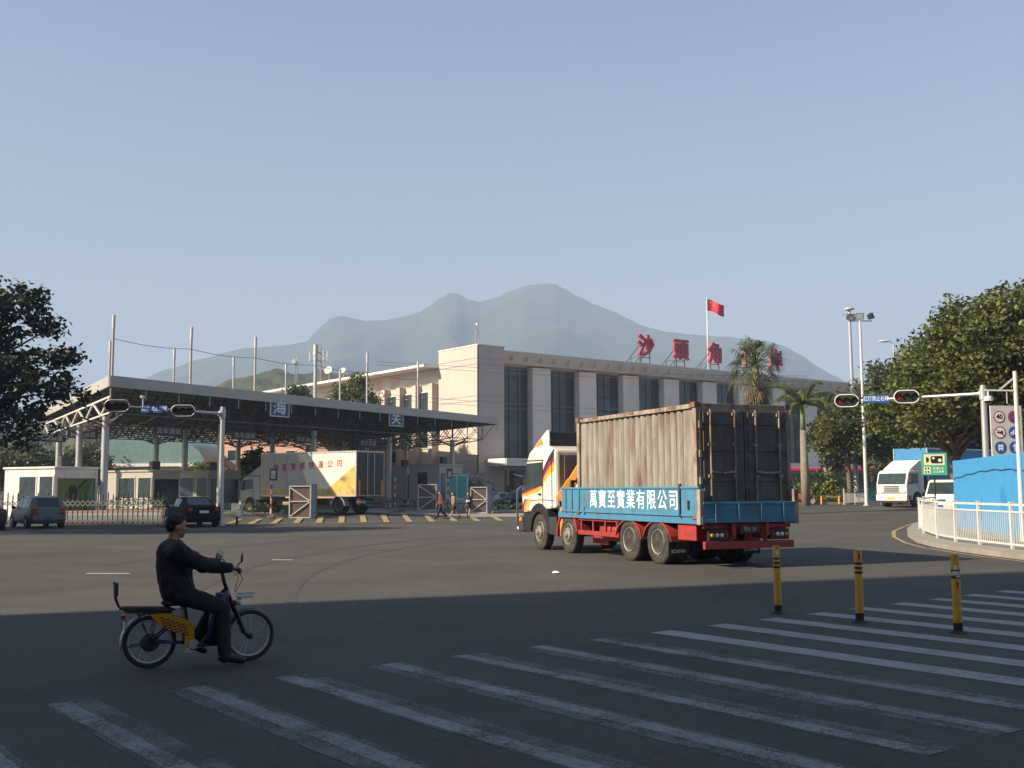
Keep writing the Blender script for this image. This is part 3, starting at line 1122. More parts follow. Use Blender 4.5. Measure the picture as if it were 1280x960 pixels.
# character boards under the front edge
for px, ch, lab in ((348, '海', 'blue board with white character sea hanging under the roof edge, left of the pair'), (494, '关', 'blue board with white character gate hanging under the roof edge, right of the pair')):
    qq = (px-640)/F
    s_ = (qq*P0.y-P0.x)/(CA.x-qq*CA.y)
    p = cp(s_, -.12, CZ-1.0)
    t = thing('character_board', lab, 'sign', p, 0, 'character boards on the checkpoint roof')
    fm = frame((0, 0, 0), CA)
    b = B()
    b.box((0, 0, -.04), (1.75, .95, .06), M=fm)
    b.build('board', M['boardblue'], t)
    b = B()
    for cc, dd in (((0, .5, 0), (1.8, .06, .08)), ((0, -.5, 0), (1.8, .06, .08)), ((-.9, 0, 0), (.06, 1.06, .08)), ((.9, 0, 0), (.06, 1.06, .08))):
        b.box(cc, dd, M=fm)
    b.build('frame', M['white_metal'], t)
    b = B()
    b.text(ch, .95, fm @ Matrix.Translation((0, 0, 0)), .012, 0, 1.4)
    b.build('character', M['signtext'], t)
# lane boards hanging below the frame
for k, (ca_, cb_) in enumerate(((6, 6), (13, 6), (20, 7), (28, 7), (1, 15), (-.5, 22))):
    p = cp(ca_, cb_, CZ-2.55)
    lab = ('first', 'second', 'third', 'fourth', 'fifth', 'sixth')[k]
    t = thing('lane_sign', 'long blue lane sign hanging under the checkpoint roof, %s from the front left column' % lab, 'sign', p, 0, 'lane signs under the checkpoint roof')
    fm = frame((0, 0, 0), CA)
    b = B()
    b.box((0, 0, 0), (2.5, .55, .1), M=fm)
    b.build('board', M['laneblue'], t)
    b = B()
    b.text('货车通道', .42, fm @ Matrix.Translation((0, 0, .055)), .004, .004, 1.25)
    b.build('lettering', M['signtext'], t)
    b = B()
    for x in (-1.1, 1.1):
        b.bar(fm @ Vector((x, .35, 0)), fm @ Vector((x, 1.0, 0)), .05)
    b.build('hanger', M['dark_metal'], t)
# poles standing on the roof
MASTS = [(129, 394, 1, 'tall'), (134, 426, 6, 'short'), (215, 436, 9, 'short'), (236, 409, 1, 'tall'), (290, 446, 10, 'short'), (317, 421, 1, 'tall'), (356, 455, 12, 'short'), (393, 431, 1, 'thick'), (424, 462, 12, 'short'), (458, 441, 1, 'tall'), (522, 452, 1, 'tall')]
WORD = ['outermost at the left corner', 'just behind the left corner', 'left of the second tall pole', 'above the blue street sign', 'over the lorry cab', 'between near hill and left signal', 'left of the radio tower', 'in front of the radio tower', 'left of the rooftop tree', 'in front of the office wing', 'nearest the cream tower']
wire = []
for (px, yt, cb_, kd), wd in zip(MASTS, WORD):
    qq = (px-640)/F
    o = P0+CB*(.35+cb_-1)
    s_ = max(.15, (qq*o.y-o.x)/(CA.x-qq*CA.y))
    p = o+CA*s_
    p.z = CZ
    H = at(px, yt, p.y).z-CZ
    t = thing('roof_pole', '%s pole with a white tip on the checkpoint roof, %s' % (kd, wd), 'pole', p, 0, 'poles on the checkpoint roof')
    r = .075 if kd != 'thick' else .14
    b = B()
    b.cyl((0, 0, -.06), (0, 0, H-.75), r, n=10)
    b.lathe([(r*2, 0), (r*2, .05)], 10)
    b.build('shaft', M['mastpaint'] if kd == 'tall' else M['galv'], t, angle=40)
    b = B()
    b.cyl((0, 0, H-.75), (0, 0, H), r*1.25, n=10)
    b.build('tip', M['white_metal'], t, angle=40)
    if cb_ == 1:
        wire.append(p+Vector((0, 0, H*.62)))
for i in range(len(wire)-1):
    p, q = wire[i], wire[i+1]
    b = B()
    b.tube([p+(q-p)*(k/10)-p+Vector((0, 0, -.15*math.sin(math.pi*k/10))) for k in range(11)], .02, 4)
    tag(b.build('guy_wire', M['dark_metal'], loc=p), 'thin wire strung between the %s tall roof poles from the left' % ('first and second', 'second and third', 'third and fourth', 'fourth and fifth', 'fifth and sixth')[i], 'wire', 'wires between the roof poles')
# cables crossing in front of the terminal
for k, (ya, yb) in enumerate(((452, 470), (456, 477), (492, 520), (497, 528))):
    p, q = at(470, ya, 104), at(1010, yb, 96)
    b = B()
    b.tube([(q-p)*(i/16)+Vector((0, 0, -.35*math.sin(math.pi*i/16))) for i in range(17)], .022, 4)
    tag(b.build('overhead_cable', M['dark_metal'], loc=p), ('uppermost', 'second', 'third', 'lowest')[k]+' thin overhead cable crossing in front of the terminal', 'cable', 'cables in front of the terminal')

# ================================================================== WHEELS, VEHICLES
XZ = Matrix(((1, 0, 0, 0), (0, 0, -1, 0), (0, 1, 0, 0), (0, 0, 0, 1)))   # polygon (x, z) extruded towards -y
def side(poly, y0, y1, b):
    return b.prism(poly, y1-y0, M=Matrix.Translation((0, y1, 0)) @ XZ)
YAX = Matrix.Rotation(-math.pi/2, 4, 'X')       # local z -> +y
def tyre_b(r, wd, dual=False):
    b = B()
    h = wd/2
    pr = [(r*.6, -h*.8), (r*.64, -h*.95), (r*.86, -h), (r*.97, -h*.8), (r, -h*.5), (r, h*.5), (r*.97, h*.8), (r*.86, h), (r*.64, h*.95), (r*.6, h*.8)]
    b.lathe(pr, 32, YAX)
    if dual:
        b.lathe(pr, 32, Matrix.Translation((0, -wd*1.1, 0)) @ YAX)
    for k in range(36):          # tread blocks
        a = 2*math.pi*k/36
        for sy in (-1, 1):
            b.box((0, sy*h*.45, r+.002), (r*.09, h*.6, .018), M=Matrix.Rotation(a, 4, 'Y'))
    return b
def rim_b(r, wd, convex=False, bolts=8):
    h = wd/2
    b = B()
    if convex:       # front truck wheel: hub bulges out
        pr = [(r*.6, h*.75), (r*.56, h*.95), (r*.52, h*.9), (r*.48, h*.45), (r*.38, h*.5), (r*.34, h*1.05), (r*.2, h*1.2), (r*.16, h*1.45), (.01, h*1.5)]
    else:            # rear truck wheel: deep dish
        pr = [(r*.6, h*.75), (r*.57, h*.98), (r*.52, h*.9), (r*.5, -h*.3), (r*.3, -h*.4), (r*.26, h*.3), (r*.2, h*.55), (.01, h*.55)]
    b.lathe(pr, 28, YAX)
    rb, zb_ = (r*.42, h*.56) if convex else (r*.4, -h*.3)
    for k in range(bolts):
        a = 2*math.pi*k/bolts
        p = YAX @ Vector((rb*math.cos(a), rb*math.sin(a), zb_))
        b.cyl(p, p+Vector((0, .05, 0)), .022, n=6)
    return b
def wheel(root, x, y, r, wd, sgn, convex, rimmat='rim', dual=False, bolts=8, proto={}):
    key = (r, wd, convex, rimmat, dual)
    w_ = tyre_b(r, wd, dual)
    if key not in proto:
        proto[key] = (w_.mesh('tyre', M['rubber']), rim_b(r, wd, convex, bolts).mesh('rim', M[rimmat]))
        for me in proto[key]:
            me.polygons.foreach_set('use_smooth', [True]*len(me.polygons))
            me.set_sharp_from_angle(angle=R(35))
    t, rm = proto[key]
    o = bpy.data.objects.new('wheel', t)
    C.objects.link(o)
    o.parent = root
    o.location = (x, y, r)
    if sgn < 0:
        o.rotation_euler.z = math.pi
    c = bpy.data.objects.new('rim', rm)
    C.objects.link(c)
    c.parent = o
    return o

# ------------------------------------------------------------------ container lorry; local x forward from the container's rear, y left
H = Vector((-.38, .925, 0)).normalized()
TL = Vector((4.11, 24.0, 0))                    # rear left corner of the container
NL = Vector((-H.y, H.x, 0))                     # left of the lorry
TO = TL-NL*1.22
TRZ = rz_of(H)
lor = thing('container_truck', 'four axle lorry with cream striped cab, blue bed and red chassis carrying a rusty container', 'truck', TO, TRZ)
lp = lambda b, n, m, **k: b.build(n, M[m], k.pop('parent', lor), **k)
b = B()
for y in (-.45, .45):
    b.box((4.9, y, .86), (10.2, .09, .28))
for x in (.1, 2.6, 4.2, 5.6, 7.2, 9.5):
    b.box((x, 0, .86), (.1, .85, .22))
for x in (.6, 1.4, 2.2, 3.0, 3.8, 4.6, 5.4, 6.2, 6.9):
    b.box((x, 0, .985), (.08, 2.3, .07))
lp(b, 'chassis', 'red', bevel=.01)
b = B()
b.box((3.55, 0, 1.05), (7.5, 2.5, .08))
for y in (-1.24, 1.24):
    b.box((3.55, y, 1.06), (7.52, .05, .16))
lp(b, 'bed', 'bedblue', bevel=.01)
for sgn in (1, -1):
    b = B()
    y = sgn*1.262
    b.box((3.45, y, 1.475), (7.2, .04, .67))
    b.box((3.45, y+sgn*.024, 1.79), (7.2, .05, .05))
    b.box((3.45, y+sgn*.024, 1.17), (7.2, .03, .05))
    for x in (5.9, 6.35, 6.75):
        b.box((x, y+sgn*.027, 1.46), (.07, .05, .66))
    for x in (5.62,):
        b.box((x, y+sgn*.02, 1.2), (.1, .05, .2))
    o = lp(b, 'drop_side', 'bedblue', bevel=.008)
    if sgn > 0:
        b = B()
        fm = frame((3.0, y+.0235, 1.475), (-1, 0, 0))
        for i, ch in enumerate('萬寶至實業有限公司'):
            b.text(ch, .5, fm @ Matrix.Translation(((i-4)*.51, .0, 0)), .004, .003, .9)
        lp(b, 'lettering', 'signtext', parent=o)
        for x_, z_, h_ in ((.66, 1.5, .75), (.3, 1.4, .2)):
            b = B()
            b.box((x_, y+.03, z_), (.06, .05, h_))
            lp(b, 'latch', 'dark_metal', parent=o)
b = B()
b.box((-.16, 0, 1.235), (.05, 2.46, .44))
b.box((-.185, 0, 1.44), (.05, 2.46, .06))
b.box((-.185, 0, 1.05), (.05, 2.46, .08))
for y in (-.9, -.3, .3, .9):
    b.box((-.195, y, 1.22), (.05, .05, .42))
lp(b, 'tailboard', 'bedblue', bevel=.008)
for y in (-1.25, 1.25):
    b = B()
    b.box((-.12, y, 1.36), (.15, .12, .78))
    lp(b, 'bed_corner_post', 'contframe', bevel=.01)
# rear
b = B()
b.box((-.12, 0, .52), (.1, 2.36, .17))
for y in (-.45, .45):
    b.box((-.08, y, .68), (.07, .09, .34))
lp(b, 'underrun_bar', 'red', bevel=.01)
b = B()
b.box((-.05, 0, .93), (.08, 2.3, .1))
for y in (-.4, .4):
    b.box((-.08, y, .8), (.1, .12, .3))
lp(b, 'rear_crossmember', 'red', bevel=.008)
for y in (.8, -.8):
    b = B()
    b.box((-.1, y, .74), (.1, .52, .24))
    o = lp(b, 'light_box', 'black', bevel=.008)
    for k, m in enumerate(('redlamp', 'clearlamp', 'clearlamp', 'amberlamp')):
        b = B()
        b.lathe([(.05, 0), (.05, .02), (.03, .035)], 12, Matrix.Translation((-.15, y+(k-1.5)*.12*(1 if y > 0 else -1), .74)) @ Matrix.Rotation(R(-90), 4, 'Y'))
        lp(b, 'tail_light', m, parent=o, smooth=True)
b = B()
b.box((-.15, 0, .86), (.02, .52, .14))
o = lp(b, 'number_plate', 'dark_metal')
b = B()
b.text('粤B 38', .12, frame((-.162, 0, .86), (0, -1, 0)), .002)
lp(b, 'plate_lettering', 'boxgrey', parent=o)
for sgn in (1, -1):
    b = B()
    b.box((.55, sgn*1.0, .82), (.78, .4, .42))
    lp(b, 'tool_box', 'red', bevel=.015)
    b = B()
    b.box((1.27, sgn*1.0, .48), (.02, .52, .52))
    o = lp(b, 'mud_flap', 'rubber')
    b = B()
    b.text('SCANIA', .11, frame((1.255, sgn*1.0, .32), (0, -1, 0)), .002)
    lp(b, 'flap_lettering', 'signtext', parent=o)
# running gear
for x in (1.86, 3.26):
    for sgn in (1, -1):
        wheel(lor, x, sgn*1.07, .52, .29, sgn, False, dual=True)
        b = B()
        n = 12
        pts = [(x+.63*math.cos(math.pi*k/n), .55+.6*math.sin(math.pi*k/n)*.72) for k in range(n+1)]
        po = [(x+.67*math.cos(math.pi*k/n), .55+.65*math.sin(math.pi*k/n)*.72) for k in range(n+1)]
        pts[0], po[0] = (x+.63, .62), (x+.68, .6)
        side(po+pts[::-1], min(sgn*.78, sgn*1.24), max(sgn*.78, sgn*1.24), b)
        lp(b, 'fender', 'red')
    b = B()
    b.cyl((x, -.9, .52), (x, .9, .52), .09)
    b.ell((x, 0, .52), (.24, .2, .24))
    lp(b, 'axle', 'dark_metal')
for x in (6.82, 8.78):
    for sgn in (1, -1):
        wheel(lor, x, sgn*1.06, .52, .3, sgn, True)
    b = B()
    b.cyl((x, -.9, .52), (x, .9, .52), .08)
    lp(b, 'axle', 'dark_metal')
for sgn in (1, -1):
    n = 12
    b = B()
    x = 6.82
    a0, a1 = R(-8), R(172)
    po = [(x+.68*math.cos(a0+(a1-a0)*k/n), .52+.66*math.sin(a0+(a1-a0)*k/n)) for k in range(n+1)]
    pi_ = [(x+.62*math.cos(a0+(a1-a0)*k/n), .52+.6*math.sin(a0+(a1-a0)*k/n)) for k in range(n+1)]
    side(po+pi_[::-1], min(sgn*.82, sgn*1.24), max(sgn*.82, sgn*1.24), b)
    lp(b, 'fender', 'red')
    # side guard
    b = B()
    for z in (.6, .98):
        b.box((4.98, sgn*1.18, z), (2.35, .05, .12))
    for xx in (3.95, 4.6, 5.3, 6.0):
        b.box((xx, sgn*1.16, .8), (.07, .05, .42))
    b.box((5.2, sgn*1.165, .98), (1.9, .045, .06))
    lp(b, 'side_guard', 'red', bevel=.006)
b = B()
b.lathe([(.0, -.0), (.26, 0), (.29, .05), (.29, .9), (.26, .95), (0, .95)], 20, Matrix.Translation((4.35, .72, .68)) @ Matrix.Rotation(R(90), 4, 'Y'))
lp(b, 'fuel_tank', 'red', angle=40)
b = B()
for x in (4.3, 5.2, 5.9):
    b.cyl((x, .55, .85), (x+.45, .55, .85), .11)
b.box((5.55, .8, .42), (.9, .06, .26))
lp(b, 'air_tank', 'red')
b = B()
b.box((5.6, -.1, .55), (1.4, .5, .35))
lp(b, 'gearbox', 'dark_metal', bevel=.05)
# cab
M['backpanel'] = mat('cab_back_panel', (.16, .15, .14), .6, var=.1)
CX0, CX1 = 7.62, 10.1
prof = [(CX0, 1.22), (10.0, 1.05), (10.12, 1.15), (10.15, 1.7), (10.0, 2.05), (9.74, 2.62), (9.55, 2.86), (9.25, 3.0), (8.8, 3.06), (8.3, 3.05), (CX0, 2.9)]
b = B()
side(prof, -1.2, 1.2, b)
o = lp(b, 'cab', 'cab', bevel=.11)
CABO = o
b = B()
side([(8.55, 1.86), (10.0, 1.72), (9.95, 2.02), (9.68, 2.54), (8.55, 2.56)], 1.197, 1.21, b)
lp(b, 'side_window', 'glasst', parent=o)
b = B()
side([(8.55, 1.86), (10.0, 1.72), (9.95, 2.02), (9.68, 2.54), (8.55, 2.56)], -1.21, -1.197, b)
lp(b, 'side_window', 'glasst', parent=o)
b = B()
b.box((0, 0, 0), (.02, 2.1, .72), M=Matrix.Translation((9.93, 0, 2.26)) @ Matrix.Rotation(math.atan2(-.28, .57), 4, 'Y'))
lp(b, 'windscreen', 'glasst', parent=o)
b = B()
b.box((8.5, 1.212, 1.9), (.025, .012, 1.4))
b.box((7.85, 1.212, 2.0), (.025, .012, 1.6))
b.box((9.2, 1.212, 2.62), (1.5, .012, .03))
lp(b, 'door_seam', 'dark_metal', parent=o)
b = B()
b.box((8.72, 1.225, 1.62), (.2, .03, .05))
lp(b, 'door_handle', 'black', parent=o)
b = B()
b.box((CX0-.02, 0, 2.0), (.05, 2.2, 1.5))
for y in (-.9, -.3, .3, .9):
    b.box((CX0-.05, y, 2.0), (.03, .08, 1.45))
lp(b, 'rear_panel', 'backpanel', parent=CABO, bevel=.008)
def ribbon(pts, w0, w1, y, m, mi=0):
    b = B()
    n = len(pts)
    up = [(x, z+(w0+(w1-w0)*i/(n-1))) for i, (x, z) in enumerate(pts)]
    for i in range(n-1):
        b.prism([pts[i], pts[i+1], up[i+1], up[i]], .004, M=Matrix.Translation((0, y+.004, 0)) @ XZ)
    b.build('stripe', M[m], CABO)
def curve_(cs, n=14):
    out = []
    for i in range(n+1):
        t = i/n*(len(cs)-1)
        k = min(int(t), len(cs)-2)
        f = t-k
        p0, p1, p2, p3 = [cs[max(0, min(len(cs)-1, k+j))] for j in (-1, 0, 1, 2)]
        out.append(tuple(.5*(2*p1[a]+(p2[a]-p0[a])*f+(2*p0[a]-5*p1[a]+4*p2[a]-p3[a])*f*f+(3*p1[a]-p0[a]-3*p2[a]+p3[a])*f**3) for a in (0, 1)))
    return out
for y in (1.2, -1.205):
    base = curve_([(10.08, 1.52), (9.3, 1.62), (8.72, 1.72), (8.35, 2.0), (8.0, 2.2), (7.7, 2.3)])
    off = 0
    for m, w0, w1 in (('yellow', .03, .16), ('orange', .05, .1), ('maroon', .06, .17), ('navy', .05, .2)):
        pts = [(x, z+off+0*i) for i, (x, z) in enumerate(base)]
        base2 = []
        ribbon(base, w0, w1, y, m)
        base = [(x, z+(w0+(w1-w0)*i/(len(base)-1))+.004) for i, (x, z) in enumerate(base)]
    base = curve_([(9.55, 1.22), (9.45, 1.38), (9.2, 1.42), (8.5, 1.44), (7.7, 1.42)])
    ribbon(base, .03, .025, y, 'maroon')
    for k, m in enumerate(('maroon', 'orange', 'yellow')):
        x0 = 10.06-k*.17
        b = B()
        pts = curve_([(x0, 1.12), (x0-.03, 1.3), (x0-.2, 1.47)], 6)
        pin = [(x-.14, z) for x, z in pts]
        for i in range(6):
            b.prism([pts[i], pts[i+1], pin[i+1], pin[i]], .004, M=Matrix.Translation((0, y+.006, 0)) @ XZ)
        b.build('stripe', M[m], CABO)
# roof deflector seen from behind
b = B()
side([(8.15, 3.03), (9.3, 3.03), (9.2, 3.06), (8.35, 3.46), (8.28, 3.46), (8.22, 3.42)], -1.1, 1.1, b)
o = lp(b, 'roof_deflector', 'black', bevel=.03)
for y in (1.1, -1.125):
    b = B()
    side([(8.2, 3.05), (9.3, 3.0), (9.18, 3.1), (8.36, 3.49), (8.2, 3.49)], y, y+.025, b)
    o2 = lp(b, 'deflector_side', 'cab', parent=o)
    b = B()
    side([(8.6, 3.06), (9.3, 3.01), (9.1, 3.12), (8.75, 3.28)], y+(.026 if y > 0 else -.006), y+(.031 if y > 0 else -.001), b)
    lp(b, 'deflector_stripe', 'orange', parent=o2)
# front wheel arch, bumper, steps, bull bar, mirror
n = 12
for sgn in (1, -1):
    b = B()
    x = 8.78
    po = [(x+.85*math.cos(math.pi*k/n), .5+.86*math.sin(math.pi*k/n)) for k in range(n+1)]
    pi_ = [(x+.6*math.cos(math.pi*k/n), .5+.6*math.sin(math.pi*k/n)) for k in range(n+1)]
    side(po+pi_[::-1], min(sgn*.85, sgn*1.225), max(sgn*.85, sgn*1.225), b)
    b.box((9.72, sgn*1.05, .78), (.5, .3, .55))
    lp(b, 'wheel_arch', 'black', bevel=.01)
    b = B()
    b.tube([(10.0, sgn*1.2, 2.15), (10.45, sgn*1.42, 2.25), (10.45, sgn*1.42, 1.7), (10.02, sgn*1.2, 1.75)], .018, 6)
    o = lp(b, 'mirror_arm', 'dark_metal')
    b = B()
    b.box((10.42, sgn*1.43, 2.1), (.1, .2, .5))
    lp(b, 'mirror', 'black', parent=o, bevel=.03)
    b = B()
    b.box((7.75, sgn*1.13, .72), (.5, .2, .5))
    lp(b, 'battery_box', 'dark_metal', bevel=.01)
b = B()
b.box((10.12, 0, .72), (.3, 2.46, .5))
lp(b, 'bumper', 'dark_metal', bevel=.05)
for sgn in (1, -1):
    b = B()
    b.box((10.1, sgn*1.24, .86), (.2, .02, .12))
    lp(b, 'indicator', 'amberlamp')
b = B()
b.tube([(10.35, 1.2, .5), (10.42, 1.22, .6), (10.42, 1.22, 1.75), (10.4, 1.1, 1.85), (10.4, -1.1, 1.85), (10.42, -1.22, 1.75), (10.42, -1.22, .6), (10.35, -1.2, .5), (10.35, 1.2, .5)], .03, 8)
for z in (.9, 1.3):
    b.bar((10.42, -1.2, z), (10.42, 1.2, z), .05)
for y in (-.6, 0, .6):
    b.bar((10.42, y, .5), (10.42, y, 1.85), .04)
for y in (-1.2, 1.2):
    b.bar((10.42, y, .6), (10.1, y, .6), .05)
lp(b, 'bull_bar', 'chrome')
# crane
b = B()
b.box((7.28, 0, 1.12), (.5, 2.3, .34))
b.cyl((7.28, .75, 1.2), (7.28, .75, 1.75), .17)
b.box((7.28, .75, 1.85), (.34, .4, .34))
lp(b, 'crane_base', 'dark_metal', bevel=.015)
b = B()
b.bar((7.45, 1.12, 1.5), (6.7, .25, 3.25), .13, .2)
b.bar((7.47, 1.12, 1.45), (7.25, .82, 2.0), .25, .29)
lp(b, 'crane_boom', 'orange', bevel=.015)
b = B()
b.cyl((7.2, 1.0, 1.35), (6.95, .6, 2.2), .055)
b.cyl((6.95, .6, 2.2), (6.8, .4, 2.6), .03)
lp(b, 'crane_cylinder', 'galv')
b = B()
for y in (1.05, .95):
    b.tube([(7.45, y, 1.3), (7.5, y, 1.7), (7.42, y-.2, 1.95)], .02, 6)
lp(b, 'hose', 'black')
b = B()
b.box((7.28, 1.1, .85), (.18, .18, .8))
lp(b, 'crane_leg', 'orange', bevel=.01)

# ------------------------------------------------------------------ shipping container (rests on the lorry)
con = thing('shipping_container', 'rust streaked pale grey shipping container with dark rear doors on the lorry bed', 'container', TO+Vector((0, 0, 1.093)), TRZ)
cpt = lambda b, n, m, **k: b.build(n, M[m], k.pop('parent', con), **k)
LC, HC, W2 = 6.06, 2.59, 1.215
for sgn in (1, -1):
    prof = [(.1, 0)]
    x = .62
    while x < 5.5:
        prof += [(x, 0), (x+.055, -.05), (x+.11, -.05), (x+.165, 0)]
        x += .285
    prof += [(LC-.1, 0)]
    b = B()
    y = sgn*(W2-.02)
    for i, (xx, dd) in enumerate(prof):
        b.v += [(xx, y+sgn*dd, .16), (xx, y+sgn*dd, HC-.12)]
    for i in range(len(prof)-1):
        b.f.append((2*i, 2*i+2, 2*i+3, 2*i+1) if sgn < 0 else (2*i+1, 2*i+3, 2*i+2, 2*i))
    n0 = len(b.v)
    b.v += [(xx, y+sgn*(dd-.004), z) for xx, dd in prof for z in (.16, HC-.12)]
    b.f += [tuple(k+n0 for k in f[::-1]) for f in b.f[:]]
    cpt(b, 'side_wall', 'contwhite')
b = B()
b.box((LC/2, 0, HC-.05), (LC-.1, 2*W2-.06, .04))
b.box((LC/2, 0, .1), (LC-.1, 2*W2-.06, .06))
b.box((LC-.06, 0, HC/2), (.05, 2*W2-.1, HC-.1))
cpt(b, 'roof_and_floor', 'contwhite')
b = B()
for y in (-W2, W2):
    b.box((LC/2, y, .09), (LC, .07, .16))
    b.box((LC/2, y, HC-.07), (LC, .07, .1))
    for x in (.06, LC-.06):
        b.box((x, y, HC/2), (.15, .09, HC-.02))
for x in (.04, LC-.04):
    b.box((x, 0, HC-.09), (.09, 2*W2, .15))
    b.box((x, 0, .09), (.09, 2*W2, .17))
cpt(b, 'corner_frame', 'contframe', bevel=.008)
b = B()
for x in (.075, LC-.075):
    for y in (-W2, W2):
        for z in (.055, HC-.05):
            b.box((x, y, z), (.19, .16, .12))
cpt(b, 'corner_casting', 'rust', bevel=.01)
b = B()
for x in (1.0, 3.0, 5.0):
    b.box((x, W2+.002, HC-.055), (.3, .08, .06))
cpt(b, 'rail_patch', 'rust')
for sgn in (1, -1):
    b = B()
    y0 = sgn*.59
    b.box((-.0, y0, HC/2-.01), (.05, 1.16, HC-.3))
    for z, h in ((.45, .5), (1.1, .55), (1.75, .5), (2.25, .3)):
        b.box((-.033, y0, z), (.03, 1.0, h))
    o = cpt(b, 'door', 'contdoor', bevel=.012)
    for yy in (.28, .92):
        b = B()
        b.cyl((-.075, sgn*yy, .2), (-.075, sgn*yy, HC-.15), .021, n=8)
        for z in (.25, .95, 1.65, HC-.25):
            b.box((-.06, sgn*yy, z), (.05, .12, .07))
        cpt(b, 'lock_rod', 'contframe', parent=o)
        b = B()
        b.bar((-.1, sgn*yy, 1.05), (-.1, sgn*(yy+.3 if yy < .5 else yy-.3), 1.02), .025, .04)
        cpt(b, 'door_handle', 'contframe', parent=o)
    b = B()
    for z in (.3, .85, 1.45, 2.1):
        b.box((-.03, sgn*1.165, z), (.06, .06, .16))
    cpt(b, 'hinge', 'contframe', parent=o)
b = B()
b.text('22G1', .13, frame((-.052, -.6, 2.2), (0, -1, 0)), .002)
bpy.data.objects.remove(cpt(b, 'x', 'signtext'))

# ------------------------------------------------------------------ cars
def make_car(L, Wd, Ht, st, paint, rear_rake=.0, wheel_r=.3):
    """st: (x/L, z_belt, z_top, half width factor at the top); x runs rear to front"""
    root = thing('car', '', 'car')
    n = len(st)
    hw = Wd/2
    rings = []
    for i, (fx, zbelt, ztop, tf) in enumerate(st):
        e = .86 if i in (0, n-1) else (.96 if i in (1, n-2) else 1)
        x = (fx-.5)*L
        zb_ = .24 if 0 < i < n-1 else .3
        h = hw*e
        half = [(h*.86, zb_), (h*.97, zb_+.1), (h, zbelt*.62), (h*.965, zbelt), (h*tf, max(zbelt+.004, ztop-.05)), (h*tf*.82, max(zbelt+.006, ztop))]
        rings.append([(x, y, z) for y, z in half]+[(x, -y, z) for y, z in half[::-1]])
    b = B()
    for r in rings:
        b.v += r
    k = 12
    for i in range(n-1):
        for j in range(k):
            a, c = i*k+j, i*k+(j+1) % k
            b.f.append((a, a+k, c+k, c))
    b.f.append(tuple(range(k)))
    b.f.append(tuple((n-1)*k+j for j in range(k))[::-1])
    o = b.build('body', paint, root, smooth=True)
    o.data.set_sharp_from_angle(angle=R(50))
    bv = o.modifiers.new('s', 'BEVEL')
    bv.width = .025
    bv.segments = 2
    bv.limit_method = 'ANGLE'
    bv.angle_limit = R(25)
    def quad(ids, name, sh=.86, off=.012, sy=None):
        ps = [Vector(rings[i][j]) for i, j in ids]
        c = sum(ps, Vector())/4
        nn = (ps[1]-ps[0]).cross(ps[3]-ps[0]).normalized()
        if nn.dot(c-Vector((0, 0, .7))) < 0:
            nn = -nn
        qs = [c+(p-c)*sh+nn*off for p in ps]
        b = B()
        b.add(qs+[q-nn*.03 for q in qs], [(0, 1, 2, 3), (7, 6, 5, 4)]+[(a, (a+1) % 4, 4+(a+1) % 4, 4+a) for a in range(4)])
        return b.build(name, M['glasst'], root)
    return root, rings, quad
